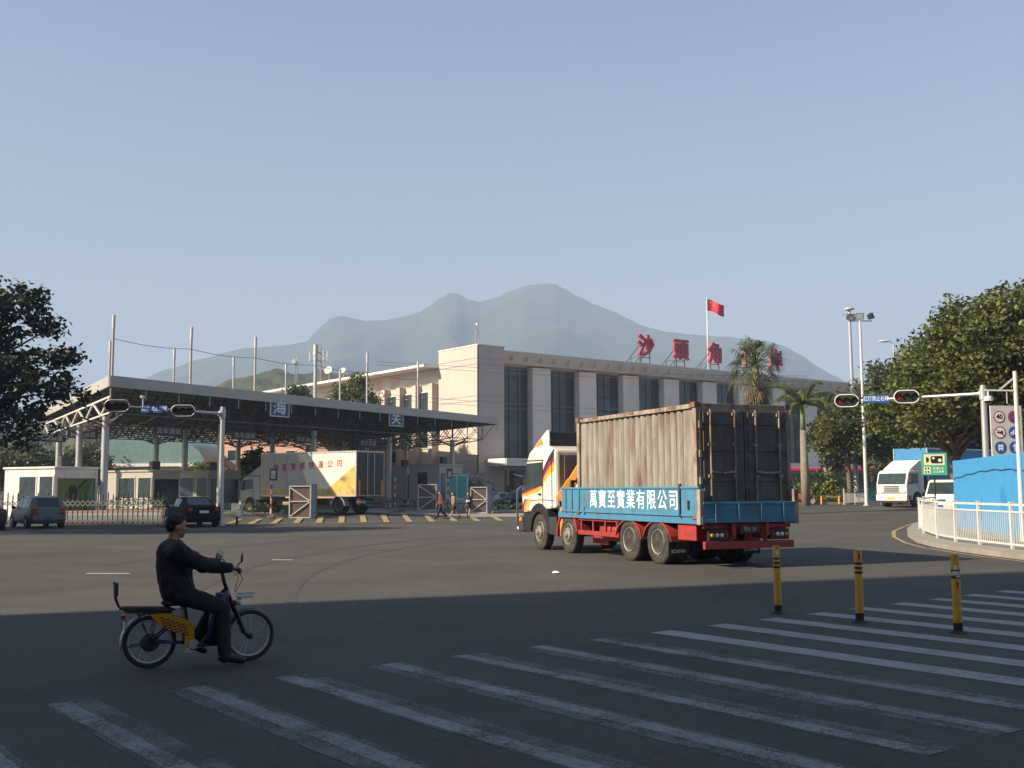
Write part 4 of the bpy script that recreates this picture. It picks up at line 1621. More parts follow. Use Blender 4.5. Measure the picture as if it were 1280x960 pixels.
def car(label, loc, rz, paint, kind, group='cars', small=False):
    if kind == 'hatch':
        L, Wd, Ht = 3.85, 1.7, 1.54
        st = [(0, .86, .9, .8), (.02, .95, 1.0, .86), (.1, .97, 1.46, .78), (.2, .96, 1.53, .78), (.45, .94, 1.54, .78), (.58, .93, 1.46, .8), (.78, .92, .95, .88), (.93, .8, .84, .88), (1, .62, .66, .85)]
        ws, fw = 5, (1, 2)
        wx = (-.31, .325)
    else:
        L, Wd, Ht = 4.6, 1.78, 1.45
        st = [(0, .86, .92, .85), (.02, .95, 1.0, .87), (.15, .96, 1.04, .87), (.3, .95, 1.4, .74), (.4, .94, 1.45, .74), (.55, .93, 1.43, .74), (.7, .92, .98, .86), (.92, .8, .85, .88), (1, .6, .64, .85)]
        ws, fw = 5, (2, 3)
        wx = (-.3, .315)
    root, rings, quad = make_car(L, Wd, Ht, st, paint)
    tag(root, label, 'car', group)
    root.location = loc
    root.rotation_euler.z = rz
    quad([(ws, 5), (ws+1, 5), (ws+1, 6), (ws, 6)], 'windscreen', .9)
    quad([(fw[0], 5), (fw[1], 5), (fw[1], 6), (fw[0], 6)], 'rear_window', .9)
    for i in range(fw[1], ws):
        quad([(i, 3), (i+1, 3), (i+1, 4), (i, 4)], 'side_window', .88)
        quad([(i, 8), (i+1, 8), (i+1, 7), (i, 7)], 'side_window', .88)
    for x in wx:
        for s in (1, -1):
            wheel(root, x*L, s*(Wd/2-.09), .31, .2, s, True, 'galv', bolts=5)
            b = B()
            b.ring((x*L, s*(Wd/2-.012), .33), (0, 1, 0), .35, .022, 20, 6, 0, math.pi*2)
            b.build('wheel_arch', M['black'], root)
    for s in (1, -1):
        b = B()
        b.box((-.5*L+.02, s*(Wd*.36), .82 if kind == 'hatch' else .84), (.12, .2, .3 if kind == 'hatch' else .17))
        b.build('tail_light', M['redlamp'], root, bevel=.03)
        b = B()
        b.box((.475*L, s*Wd*.33, .66), (.2, .34, .15))
        b.build('headlight', M['clearlamp'], root, bevel=.04)
        b = B()
        b.ell((.17*L, s*(Wd/2+.09), .98), (.06, .11, .08))
        b.build('wing_mirror', M['black'], root, smooth=True)
    b = B()
    b.box((-.5*L+.02, 0, .45), (.22, Wd*.92, .22))
    b.build('rear_bumper', paint, root, bevel=.07)
    b = B()
    b.box((.5*L-.03, 0, .42), (.2, Wd*.9, .24))
    b.build('front_bumper', paint, root, bevel=.07)
    b = B()
    b.box((-.5*L-.1, 0, .5 if kind == 'hatch' else .74), (.02, .44, .13))
    b.build('number_plate', M['signblue'] if kind == 'hatch' else M['signtext'], root)
    b = B()
    b.box((0, 0, .3), (L*.9, Wd*.8, .16))
    b.build('underbody', M['black'], root)
    return root
c1 = gx(50, 53.5)
car('silver hatchback seen from behind, parked in front of the folding gate', c1, R(129), M['carsilver'], 'hatch', 'parked cars on the left')
c2 = gx(241, 54.5)
car('black saloon seen from behind beside the left signal post', c2, R(121), M['carblack'], 'sedan', 'parked cars on the left')
car('dark green saloon cut off by the left edge of the view', gx(-14, 50.5)+Vector((-.4, 0, 0)), R(126), M['cargreen'], 'sedan', 'parked cars on the left')
for k, (px, Y, m, lab) in enumerate(((642, 98, 'carsilver', 'silver car parked behind the low hedge left of the lorry cab'), (625, 101, 'white', 'white car parked under the terminal porch behind the right lattice gate'), (664, 96, 'carblack', 'black car parked behind the hedge beside the lorry cab'))):
    car(lab, gx(px, Y), R(185+k*4), M[m], 'sedan' if k else 'hatch', 'cars parked under the porch')

# ------------------------------------------------------------------ box lorry at the checkpoint
def box_truck(root, Lb, Hb, cabm, boxm, deflector):
    """origin under the box's rear centre, x forward"""
    W2_ = 1.22
    pb = lambda b, n, m, **k: b.build(n, M[m], k.pop('parent', root), **k)
    b = B()
    for y in (-.4, .4):
        b.box((Lb/2+1, y, .82), (Lb+2, .1, .22))
    pb(b, 'chassis', 'dark_metal')
    b = B()
    b.box((Lb/2, 0, 1.08+Hb/2), (Lb, 2*W2_, Hb))
    box = pb(b, 'cargo_box', boxm, bevel=.015)
    b = B()
    for y in (-W2_, W2_):
        b.box((Lb/2, y, 1.08+Hb-.03), (Lb+.02, .06, .1))
        b.box((Lb/2, y, 1.1), (Lb+.02, .06, .1))
        for x in (0, Lb):
            b.box((x, y, 1.08+Hb/2), (.09, .07, Hb))
    b.box((0, 0, 1.08+Hb-.03), (.08, 2*W2_, .1))
    pb(b, 'box_edge', 'galv', parent=box)
    x0 = Lb+.25
    pr = [(x0, .85), (x0+1.9, .7), (x0+2.0, .8), (x0+2.02, 1.45), (x0+1.78, 2.2), (x0+1.6, 2.36), (x0+.05, 2.4)]
    b = B()
    side(pr, -1.12, 1.12, b)
    cab = pb(b, 'cab', cabm, bevel=.09)
    for y0, y1 in ((1.117, 1.13), (-1.13, -1.117)):
        b = B()
        side([(x0+.75, 1.55), (x0+1.85, 1.45), (x0+1.66, 2.15), (x0+.75, 2.18)], y0, y1, b)
        pb(b, 'side_window', 'glasst', parent=cab)
        b = B()
        side([(x0+.68, .95), (x0+.7, .95), (x0+.7, 2.2), (x0+.68, 2.2)], y0, y1, b)
        b.box((x0+.85, (y0+y1)/2, 1.38), (.16, .03, .05))
        pb(b, 'door_seam', 'black', parent=cab)
    b = B()
    b.box((0, 0, 0), (.03, 2.0, .74), M=Matrix.Translation((x0+1.915, 0, 1.83)) @ Matrix.Rotation(math.atan2(-.24, .75), 4, 'Y'))
    ws_ = pb(b, 'windscreen', 'glasst', parent=cab, bevel=.01)
    b = B()
    for i in range(3):
        b.box((x0+2.03, 0, 1.32-.13*i), (.03, 1.1, .07))
    pb(b, 'grille', 'black', parent=cab)
    b = B()
    b.box((x0+1.95, 0, .62), (.24, 2.26, .42))
    bm = pb(b, 'bumper', cabm, bevel=.05)
    for s in (1, -1):
        b = B()
        b.box((x0+2.0, s*.86, 1.0), (.1, .36, .18))
        pb(b, 'headlight', 'clearlamp', parent=cab, bevel=.02)
        b = B()
        b.box((x0+2.07, s*.7, .62), (.03, .3, .1))
        pb(b, 'fog_light', 'clearlamp', parent=bm)
        b = B()
        b.tube([(x0+1.75, s*1.1, 2.2), (x0+2.05, s*1.4, 2.2), (x0+2.05, s*1.4, 1.5)], .02, 6)
        b.box((x0+2.02, s*1.42, 1.85), (.07, .2, .42))
        pb(b, 'mirror', 'black', parent=cab)
    b = B()
    b.box((x0+2.075, 0, .58), (.02, .5, .14))
    pb(b, 'number_plate', 'yellow', parent=bm)
    if deflector:
        b = B()
        side([(x0+.0, 2.4), (x0+1.5, 2.38), (x0+1.1, 2.62), (x0+.35, 3.0), (x0, 3.05)], -1.0, 1.0, b)
        pb(b, 'roof_deflector', cabm, parent=cab, bevel=.06)
    for x, dual in ((1.6, True), (x0+.95, False)):
        for s in (1, -1):
            wheel(root, x, s*(.98 if dual else 1.03), .48, .26, s, not dual, dual=dual)
            n = 12
            b = B()
            po = [(x+.6*math.cos(math.pi*k/n), .48+.6*math.sin(math.pi*k/n)) for k in range(n+1)]
            pi_ = [(x+.55*math.cos(math.pi*k/n), .48+.55*math.sin(math.pi*k/n)) for k in range(n+1)]
            side(po+pi_[::-1], min(s*.75, s*1.17), max(s*.75, s*1.17), b)
            pb(b, 'fender', 'galv' if dual else cabm)
            if not dual:
                b = B()
                b.lathe([(.001, 0), (.55, 0), (.55, .012), (.001, .012)], 24, Matrix.Translation((x, s*1.125-.006, .5)) @ YAX)
                pb(b, 'wheel_well', 'black')
    b = B()
    b.box((Lb/2+.5, .6, .7), (1.1, .5, .45))
    b.box((Lb/2+.5, -.6, .7), (1.1, .5, .45))
    pb(b, 'fuel_tank', 'dark_metal', bevel=.06)
    return box, cab
BH = Vector((-.81, .585, 0)).normalized()
br = at(445, 600, 66)
bo_ = Vector((br.x, br.y, 0))-Vector((-BH.y, BH.x, 0))*1.22
bo_.z = gz(bo_.x-5, bo_.y+4)
bt = thing('box_truck', 'cream and yellow box lorry with red lettering driving under the checkpoint roof', 'truck', bo_, rz_of(BH))
LBX = 8.5
box, cab = box_truck(bt, LBX, 2.75, 'boxgrey', 'boxcream', True)
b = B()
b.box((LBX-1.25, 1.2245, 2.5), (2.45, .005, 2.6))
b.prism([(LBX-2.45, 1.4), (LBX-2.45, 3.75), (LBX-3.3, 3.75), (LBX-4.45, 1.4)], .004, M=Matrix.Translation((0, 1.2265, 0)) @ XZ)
b.build('grey_area', M['boxgrey'], box)  # grey front area of the box side with a slanted rear edge
b = B()
b.prism([(.06, 1.13), (LBX-.06, 1.13), (LBX-.06, 1.52), (2.4, 1.52), (.1, 2.95), (.06, 2.95)], .004, M=Matrix.Translation((0, 1.231, 0)) @ XZ)
b.build('yellow_panel', M['boxyellow'], box)
b = B()
fm = frame((LBX/2, 1.2365, 2.85), (-1, 0, 0))
for i, ch in enumerate('鳴騰實經快運公司'):
    b = B()
    b.text(ch, .5, fm @ Matrix.Translation((-2.9+i*.82, .03*i, 0)), .003, .004, 1.0)
    b.build('character', M['lettered'], box)
b = B()
b.text('电话 2555', .16, fm @ Matrix.Translation((-1.3, -1.0, 0)), .002)
bpy.data.objects.remove(b.build('x', None))
b = B()
for x in (LBX-1.15, LBX-2.35):
    b.box((x, 1.24, 2.45), (.04, .03, 2.6))
b.build('door_edge', M['grey_metal'], box)
for s in (1, -1):
    b = B()
    b.box((-.03, s*.61, 2.45), (.05, 1.15, 2.6))
    o = b.build('rear_door', M['dark_metal'], box)
    b = B()
    b.box((-.08, s*.3, 2.45), (.04, .05, 2.5))
    b.build('lock_rod', M['galv'], o)
    b = B()
    b.box((-.07, s*1.0, 1.6), (.05, .12, .9))
    b.build('reflector_strip', M['orange'], o)
    b = B()
    b.box((-.1, s*.95, .85), (.06, .4, .14))
    b.build('tail_light', M['redlamp'], bt)
b = B()
b.box((-.35, 0, .72), (.75, 2.3, .16))
b.box((-.1, 0, .6), (.1, 2.2, .12))
b.build('tail_step', M['dark_metal'], bt)

# ------------------------------------------------------------------ white lorry with a blue box, right
WH = Vector((-.80, -.6, 0)).normalized()
wc = gx(1112, 70)
LB2 = 9.2
wo_ = wc-WH*(LB2+2.2)
wo_.z = wc.z
wt = thing('box_truck', 'white lorry with a long blue cargo box facing the junction by the trees', 'truck', wo_, rz_of(WH))
box2, cab2 = box_truck(wt, LB2, 2.75, 'white', 'truckblue', True)
x0 = LB2+.25
b = B()
b.box((x0+2.0, 0, .93), (.06, 2.1, .06))
b.box((x0+1.95, 0, .36), (.2, 2.1, .12))
b.build('bumper_gap', M['black'], cab2)
b = B()
for y in (-.55, 0, .55):
    b.bar((x0+2.0, y, 1.56), (x0+1.93, y+.45, 1.66), .025)
b.build('wiper', M['black'], cab2)

# ------------------------------------------------------------------ white van
def van(label, loc, rz):
    root = thing('van', label, 'van', loc, rz)
    pr = [(-2.2, .35), (2.15, .32), (2.25, .5), (2.2, .95), (1.95, 1.12), (1.25, 1.86), (1.0, 1.95), (-2.0, 1.95), (-2.22, 1.7)]
    b = B()
    side(pr, -.84, .84, b)
    body = b.build('body', M['white'], root, bevel=.08)
    b = B()
    b.box((0, 0, 0), (.03, 1.44, .86), M=Matrix.Translation((1.62, 0, 1.5)) @ Matrix.Rotation(math.atan2(-.7, .74), 4, 'Y'))
    b.build('windscreen', M['glasst'], root, bevel=.01)
    for s in (1, -1):
        for xa, xb, xc in ((.75, 1.65, 1.12), (-.5, .65, .65), (-1.9, -.6, -.6)):
            b = B()
            side([(xa, 1.18), (xb, 1.18), (xc, 1.76), (xa, 1.76)], min(s*.838, s*.85), max(s*.838, s*.85), b)
            b.build('side_window', M['glasst'], root)
        b = B()
        b.box((2.16, s*.62, .86), (.14, .34, .2))
        b.build('headlight', M['clearlamp'], root, bevel=.03)
        b = B()
        b.ell((1.5, s*.98, 1.3), (.06, .12, .1))
        b.build('wing_mirror', M['black'], root, smooth=True)
        for x in (-1.35, 1.4):
            wheel(root, x, s*.76, .31, .19, s, True, 'galv', bolts=5)
    b = B()
    b.box((2.2, 0, .5), (.16, 1.66, .28))
    b.build('bumper', M['boxgrey'], root, bevel=.05)
    b = B()
    b.box((2.285, 0, .55), (.02, .44, .13))
    b.build('number_plate', M['signblue'], root)
    b = B()
    b.box((2.215, 0, .86), (.03, .7, .1))
    b.build('grille', M['black'], root)
    return root
van('white minivan behind the railing, beside the white lorry', gx(1172, 60)+Vector((.6, 0, 0)), rz_of((-.62, -.785)))

# ------------------------------------------------------------------ bus far behind the shrubs
bl = gx(1050, 100)
bus = thing('bus', 'dark bus with a pink roof half hidden by the round shrubs', 'bus', bl, R(8))
b = B()
b.box((0, 0, 1.5), (11.5, 2.5, 2.3))
b.build('body', M['dark_metal'], bus, bevel=.1)
b = B()
b.box((0, 0, 2.85), (11.5, 2.5, .4))
b.build('roof', M['pinkroof'], bus, bevel=.12)
b = B()
b.box((0, -1.26, 1.95), (10.6, .03, .85))
b.build('window', M['glasst'], bus)
b = B()
b.box((-5.6, 0, 1.3), (.35, 2.45, 1.2))
b.build('front_panel', M['white'], bus, bevel=.1)
for x in (-3.6, 3.4):
    for s in (1, -1):
        wheel(bus, x, s*1.1, .48, .28, s, True)

# ================================================================== PEOPLE
def hand(b, wr, d, nrm, sgn, curl, sc=1., spread=.0):
    """palm from the wrist along d, palm facing nrm; thumb on side sgn of d x nrm"""
    d = Vector(d).normalized()
    nrm = Vector(nrm)
    nrm = (nrm-d*nrm.dot(d)).normalized()
    lat = d.cross(nrm)*sgn
    wr = Vector(wr)
    for i in range(4):
        o = (.033-.022*i)*sc
        b.cap(wr+lat*o*.6+d*.01, wr+lat*o+d*.088*sc, .016*sc, .0125*sc, 8)
        p = wr+lat*o+d*.09*sc
        a = R(curl*.55)
        for s_, L in enumerate((.042, .028, .022)):
            L = L*sc*(1, 1.08, 1, .8)[i]
            v = d*math.cos(a)+nrm*math.sin(a)
            b.cap(p, p+v*L, (.0098-.0008*s_)*sc, (.0092-.0008*s_)*sc, 8)
            p = p+v*L
            a += R(curl)
    p = wr+lat*.026*sc+d*.025*sc
    v = (d*.55+lat*.75+nrm*.35).normalized()
    b.cap(p, p+v*.045*sc, .013*sc, .0105*sc, 8)
    p = p+v*.045*sc
    v = (d*.85+lat*.1+nrm*.6).normalized()
    b.cap(p, p+v*.035*sc, .0105*sc, .009*sc, 8)

def head(b, c, yaw=0., pitch=0., sc=1.):
    T = Matrix.Translation(Vector(c)) @ Matrix.Rotation(yaw, 4, 'Z') @ Matrix.Rotation(pitch, 4, 'Y') @ Matrix.Scale(sc, 4)
    b.ell((0, 0, .025), (.098, .077, .095), M=T)
    b.ell((.025, 0, -.045), (.07, .062, .07), M=T)
    b.ell((.062, 0, -.088), (.026, .03, .022), M=T)
    b.cap(T @ Vector((.093, 0, .012)), T @ Vector((.112, 0, -.022)), .009*sc, .014*sc, 8)
    b.ell((.083, 0, -.058), (.014, .026, .013), M=T)
    b.ell((.085, 0, .032), (.018, .05, .012), M=T)
    for s in (1, -1):
        b.ell((-.008, s*.078, -.005), (.022, .01, .034), M=T)
        b.ell((.06, s*.042, -.02), (.03, .022, .026), M=T)
    return T

def person(label, loc, rz, J, top, bottom, shoem, voxel=.008, long_hair=False, skirt=None, hands=(), group=None, sleeve=True, female=False, yaw=0., hpitch=0., e=.022, man_hair=False):
    root = thing('person', label, 'person', loc, rz, group)
    V = {k: Vector(v) for k, v in J.items()}
    b = B()
    T = head(b, V['head'], yaw, hpitch)
    b.cap(V['neck'], V['head']+Vector((-.012, 0, -.05)), .058, .055)
    w_ = .9 if female else 1.
    mid = (V['neck']*.55+V['pelvis']*.45)
    b.cap(V['pelvis'], mid, .135*w_, .125*w_)
    b.cap(mid, V['neck']+Vector((0, 0, -.12)), .13*w_, .12*w_)
    for s in ('l', 'r'):
        b.cap(V['neck']+Vector((0, 0, -.08)), V['sh'+s], .075, .062)
        b.cap(V['sh'+s], V['el'+s], .052*w_, .04*w_)
        b.cap(V['el'+s], V['wr'+s], .041*w_, .028*w_)
        b.cap(V['pelvis'], V['hip'+s], .12*w_, .1*w_)
        b.cap(V['hip'+s], V['kn'+s], .088*w_, .058*w_)
        b.cap(V['kn'+s], V['an'+s], .057*w_, .04*w_)
        b.cap(V['an'+s], V['to'+s], .04, .032)
    for h in hands:
        hand(b, *h)
    remesh(b, 'body', M['skin'], root, voxel, 5)
    # jacket / top
    b = B()
    b.cap(V['pelvis']+Vector((0, 0, .02)), mid, .142*w_+e*.6, .135*w_+e)
    b.cap(mid, V['neck']+Vector((0, 0, -.12)), .138*w_+e, .118*w_+e)
    b.cap(V['neck']+Vector((0, 0, -.045)), V['neck']+Vector((.0, 0, .008)), .07, .064)
    for s in ('l', 'r'):
        b.cap(V['hip'+s]+Vector((0, 0, .06)), mid, .115*w_, .12*w_)
        b.cap(V['neck']+Vector((0, 0, -.08)), V['sh'+s], .075+e, .068+e*.6)
        b.cap(V['sh'+s], V['el'+s], .062*w_+e*.7, .048*w_+e*.6)
        if sleeve:
            b.cap(V['el'+s], V['el'+s].lerp(V['wr'+s], .93), .05*w_+e*.5, .04*w_+e*.3)
    remesh(b, 'jacket' if sleeve else 'top', top, root, voxel*1.1, 3, (.011, 15))
    if skirt:
        b = B()
        pz = V['pelvis'].z
        b.lathe([(.13, pz+.1), (.17, pz-.08), (.2, pz-.3), (.19, pz-.31), (.12, pz)], 16, Matrix.Translation((V['pelvis'].x, 0, 0)) @ Matrix.Diagonal((.85, 1, 1, 1)))
        b.build('skirt', skirt, root, smooth=True)
    else:
        b = B()
        b.cap(V['pelvis']+Vector((0, 0, .03)), V['pelvis'], .13*w_, .13*w_)
        for s in ('l', 'r'):
            b.cap(V['pelvis'], V['hip'+s], .13*w_, .118*w_)
            b.cap(V['hip'+s], V['kn'+s], .108*w_, .082*w_)
            b.cap(V['kn'+s], V['an'+s]+Vector((0, 0, -.02)), .078*w_, .066*w_)
        remesh(b, 'trousers', bottom, root, voxel*1.1, 3, (.009, 17))
    for s in ('l', 'r'):
        b = B()
        a, t_ = V['an'+s], V['to'+s]
        d = (t_-a).normalized()
        b.cap(a+Vector((0, 0, .02)), a-d*.02+Vector((0, 0, -.02)), .05, .05)
        b.cap(a-d*.035+Vector((0, 0, -.035)), t_+d*.02, .043, .04)
        b.cap(a+Vector((0, 0, -.01)), t_, .045, .036)
        remesh(b, 'shoe', shoem, root, voxel, 3)
    b = B()
    b.ell((-.018, 0, .045), (.1, .085, .094), M=T)
    b.ell((-.055, 0, .0 if man_hair else -.02), (.055, .074, .06 if man_hair else .08), M=T)
    b.ell((.035, 0, .088), (.05, .056, .032), M=T)
    if long_hair:
        b.ell((-.06, 0, -.09), (.06, .085, .16), M=T)
    remesh(b, 'hair', M['hair'], root, voxel, 2, (.008, 55))
    b = B()
    for s in (1, -1):
        b.ell((.088, s*.03, .008), (.008, .013, .007), M=T)
    b.build('eyes', M['black'], root, smooth=True)
    b = B()
    b.ell((.096, 0, -.062), (.006, .022, .006), M=T)
    b.build('mouth', M['maroon'], root, smooth=True)
    return root, V

# e-bike rider --------------------------------------------------------------
EB0 = G(186, 835.5)
EB1 = G(311, 826)
eh = (EB1-EB0)
eh.z = 0
WB = eh.length
ERZ = rz_of(eh)
J = dict(pelvis=(.25, 0, .76), neck=(.2, 0, 1.245), head=(.235, 0, 1.405), shl=(.22, .205, 1.17), shr=(.21, -.205, 1.17), ell=(.51, .28, 1.02), elr=(.47, -.29, 1.02),
         wrl=(WB-.28, .285, .99), wrr=(WB-.28, -.285, .99), hipl=(.3, .1, .72), hipr=(.3, -.1, .72), knl=(.68, .16, .56), knr=(.69, -.17, .575),
         anl=(.46, .17, .21), anr=(.71, -.2, .11), tol=(.56, .19, .13), tor=(.86, -.225, .055))
person('man in a black jacket riding the yellow electric bicycle across the junction', EB0, ERZ, J, M['jacket'], M['trousers'], M['shoe'], .0065,
       hands=(((WB-.285, .285, .99), (1, 0, -.02), (.1, 0, -1), -1, 66), ((WB-.285, -.285, .99), (1, 0, -.02), (.1, 0, -1), 1, 66)), yaw=R(4), hpitch=R(4), e=.05, man_hair=True)
eb = thing('electric_bicycle', 'yellow panelled electric bicycle with dark blue leg shield under the man in black', 'bicycle', EB0, ERZ)
ep = lambda b, n, m, **k: b.build(n, M[m], k.pop('parent', eb), **k)
def bike_wheel(x, r, hub, hubr):
    b = B()
    b.ring((x, 0, r), (0, 1, 0), r-.022, .022, 40, 8)
    wv = ep(b, 'wheel', 'rubber', smooth=True)
    b = B()
    b.ring((x, 0, r), (0, 1, 0), r-.052, .012, 40, 8)
    ep(b, 'rim', 'galv', parent=wv, smooth=True)
    b = B()
    for k in range(24):
        a = 2*math.pi*k/24
        a2 = a+.25*(1 if k % 2 else -1)
        b.bar((x+hubr*.9*math.cos(a2), .02*(1 if k % 4 < 2 else -1), r+hubr*.9*math.sin(a2)), (x+(r-.05)*math.cos(a), 0, r+(r-.05)*math.sin(a)), .0035)
    ep(b, 'spokes', 'galv', parent=wv)
    b = B()
    b.lathe([(.0, -.05), (hubr*.5, -.05), (hubr, -.032), (hubr, .032), (hubr*.5, .05), (0, .05)], 24, Matrix.Translation((x, 0, r)) @ YAX)
    ep(b, hub, 'dark_metal', parent=wv, angle=40)
    return wv
bike_wheel(0, .262, 'hub_motor', .095)
bike_wheel(WB, .262, 'hub', .035)
b = B()
b.tube([(WB-.33, 0, .72), (WB-.36, 0, .52), (WB-.42, 0, .28), (WB-.5, 0, .2), (.42, 0, .2)], .027, 8)
b.tube([(.42, 0, .2), (.36, 0, .45), (.33, 0, .62)], .02, 8)
for s in (1, -1):
    b.tube([(.4, s*.03, .22), (.2, s*.06, .25), (0, s*.065, .262)], .013, 6)
    b.tube([(.36, s*.03, .5), (.2, s*.06, .42), (0, s*.065, .262)], .011, 6)
ep(b, 'bike_frame', 'shieldblue', smooth=True)
b = B()
for s in (1, -1):
    b.tube([(WB, s*.05, .262), (WB-.06, s*.05, .3), (WB-.17, s*.05, .56), (WB-.2, s*.045, .62)], .018, 8)
b.tube([(WB-.19, 0, .6), (WB-.27, 0, .82), (WB-.3, 0, .94)], .02, 8)
b.box((WB-.19, 0, .61), (.06, .13, .05))
ep(b, 'fork', 'black', smooth=True)
b = B()
for s in (1, -1):
    b.tube([(WB-.29, 0, .93), (WB-.27, s*.12, .985), (WB-.22, s*.2, .975), (WB-.19, s*.27, .955), (WB-.2, s*.33, .955)], .012, 8)
hbar = ep(b, 'handlebar', 'dark_metal', smooth=True)
for s in (1, -1):
    b = B()
    b.cyl((WB-.19, s*.235, .958), (WB-.2, s*.345, .955), .0165)
    ep(b, 'grip', 'rubber', parent=hbar)
    b = B()
    mp = Vector((WB-.27+(.11 if s < 0 else 0), s*.27, 1.085))
    b.tube([(WB-.2, s*.2, .98), mp.lerp(Vector((WB-.2, s*.2, .98)), .4)+Vector((.01, 0, 0)), mp+Vector((.01, 0, -.04))], .006, 6)
    mn = Vector((-.6, -.68, .4)) if s > 0 else Vector((-.9, .35, .05))
    mq = Matrix.Translation(mp) @ mn.to_track_quat('Z', 'Y').to_matrix().to_4x4() @ Matrix.Diagonal((.95, 1.15, 1, 1))
    b.lathe([(.001, -.018), (.034, -.012), (.047, .0)], 18, mq)
    mo = ep(b, 'mirror', 'black', parent=hbar, smooth=True)
    b = B()
    b.lathe([(.001, .0012), (.042, .0012), (.042, .002), (.001, .002)], 18, mq)
    ep(b, 'mirror_glass', 'mirror', parent=mo)
b = B()
ys = 9
pr = [(WB-.235, .76), (WB-.23, .69), (WB-.255, .52), (WB-.31, .32), (WB-.34, .22)]
for i, (x, z) in enumerate(pr):
    hwd = (.06, .12, .17, .17, .14)[i]
    for j in range(ys):
        y = hwd*(2*j/(ys-1)-1)
        b.v.append((x-.5*y*y/.17-.09*abs(y/.17)**2, y, z))
for i in range(4):
    for j in range(ys-1):
        a = i*ys+j
        b.f.append((a, a+1, a+ys+1, a+ys))
o = ep(b, 'leg_shield', 'shieldblue', smooth=True)
sm = o.modifiers.new('s', 'SOLIDIFY')
sm.thickness = .015
b = B()
side([(WB-.26, .72), (WB-.33, .7), (WB-.4, .56), (WB-.43, .34), (WB-.4, .2), (WB-.35, .24), (WB-.29, .5)], -.05, .05, b)
ep(b, 'battery_case', 'shieldblue', bevel=.025)
b = B()
b.box((WB-.06, 0, .665), (.16, .12, .015))
for k in range(5):
    b.bar((WB-.13+.035*k, -.06, .68), (WB-.13+.035*k, .06, .68), .006)
b.tube([(WB-.14, -.06, .7), (WB+.04, -.06, .7), (WB+.04, .06, .7), (WB-.14, .06, .7)], .006, 6)
ep(b, 'front_rack', 'galv')
b = B()
b.lathe([(.001, -.04), (.035, -.03), (.045, .02), (.001, .03)], 14, Matrix.Translation((WB-.12, 0, .62)) @ Matrix.Rotation(R(90), 4, 'Y'))
ep(b, 'headlight', 'clearlamp', smooth=True)
def mudguard(x, r, a0, a1, wd):
    b = B()
    n = 16
    for i in range(n+1):
        a = R(a0+(a1-a0)*i/n)
        for j in range(5):
            y = wd*(j/2-1)
            rr = r-.012*(j/2-1)**2
            b.v.append((x+rr*math.cos(a), y, .262+rr*math.sin(a)))
    for i in range(n):
        for j in range(4):
            k = i*5+j
            b.f.append((k, k+1, k+6, k+5))
    return b
o = ep(mudguard(0, .292, 60, 200, .035), 'rear_mudguard', 'galv', smooth=True)
o = ep(mudguard(WB, .29, 60, 195, .033), 'front_mudguard', 'black', smooth=True)
for s in (1, -1):
    b = B()
    pl = [(-.02, .54), (.12, .545), (.32, .49), (.42, .42), (.43, .22), (.33, .2), (.33, .33), (.2, .36), (.08, .43)]
    side(pl, s*.075-.006, s*.075+.006, b)
    o = ep(b, 'side_panel', 'ebyellow', bevel=.003)
    b = B()
    for r_ in range(5):
        for c_ in range(5):
            x, z = .1+.052*c_+.012*r_, .5-.028*r_-.018*c_
            b.box((x, s*.083, z), (.035, .004, .012))
    ep(b, 'panel_slot', 'black', parent=o)
b = B()
b.tube([(-.3, 0, .6), (-.22, 0, .605)], .01, 6)
side([(-.24, .585), (.2, .56), (.24, .575), (.2, .6), (-.24, .625), (-.3, .615)], -.075, .075, b)
ep(b, 'rear_seat_pad', 'rubber', bevel=.015)
b = B()
for s in (1, -1):
    b.tube([(.2, s*.06, .55), (-.22, s*.06, .57), (-.3, s*.06, .62), (-.335, s*.06, .7), (-.35, s*.055, .87)], .009, 6)
    b.tube([(0, s*.07, .27), (-.12, s*.065, .56)], .006, 6)
    b.tube([(0, s*.07, .27), (.06, s*.065, .55)], .006, 6)
    b.tube([(-.28, s*.05, .22), (0, s*.07, .25)], .006, 6)
b.tube([(-.28, -.05, .22), (-.28, .05, .22)], .006, 6)
ep(b, 'carrier', 'dark_metal', smooth=True)
b = B()
b.box((-.335, 0, .8), (.03, .16, .13))
ep(b, 'backrest', 'rubber', bevel=.012)
b = B()
b.box((-.26, 0, .52), (.04, .07, .05))
ep(b, 'tail_light', 'redlamp', bevel=.008)
b = B()
b.box((-.25, 0, .42), (.006, .08, .1))
ep(b, 'number_plate', 'signtext')
b = B()
b.ell((.25, 0, .635), (.14, .085, .03))
b.ell((.18, 0, .64), (.08, .11, .035))
ep(b, 'saddle', 'rubber', smooth=True)
b = B()
for s in (1, -1):
    b.ring((.31, s*.03, .57), (0, 0, 1), .02, .005, 12, 5)
    b.ring((.31, s*.03, .6), (0, 0, 1), .02, .005, 12, 5)
b.cyl((.34, 0, .45), (.31, 0, .62), .016)
ep(b, 'seat_post', 'galv')
b = B()
b.box((.56, 0, .205), (.22, .2, .03))
ep(b, 'foot_deck', 'black', bevel=.008)
b = B()
b.cyl((.42, -.09, .22), (.42, .09, .22), .05, n=14)
for s in (1, -1):
    b.bar((.42, s*.1, .22), (.42+s*.08, s*.1, .17), .016)
    b.box((.42+s*.08, s*.15, .165), (.08, .08, .02))
ep(b, 'pedal_crank', 'galv')
b = B()
for s in (1, -1):
    b.tube([(WB-.2, s*.2, .975), (WB-.1, s*.1, .86), (WB-.16, s*.03, .72)], .004, 5)
ep(b, 'brake_cable', 'black')

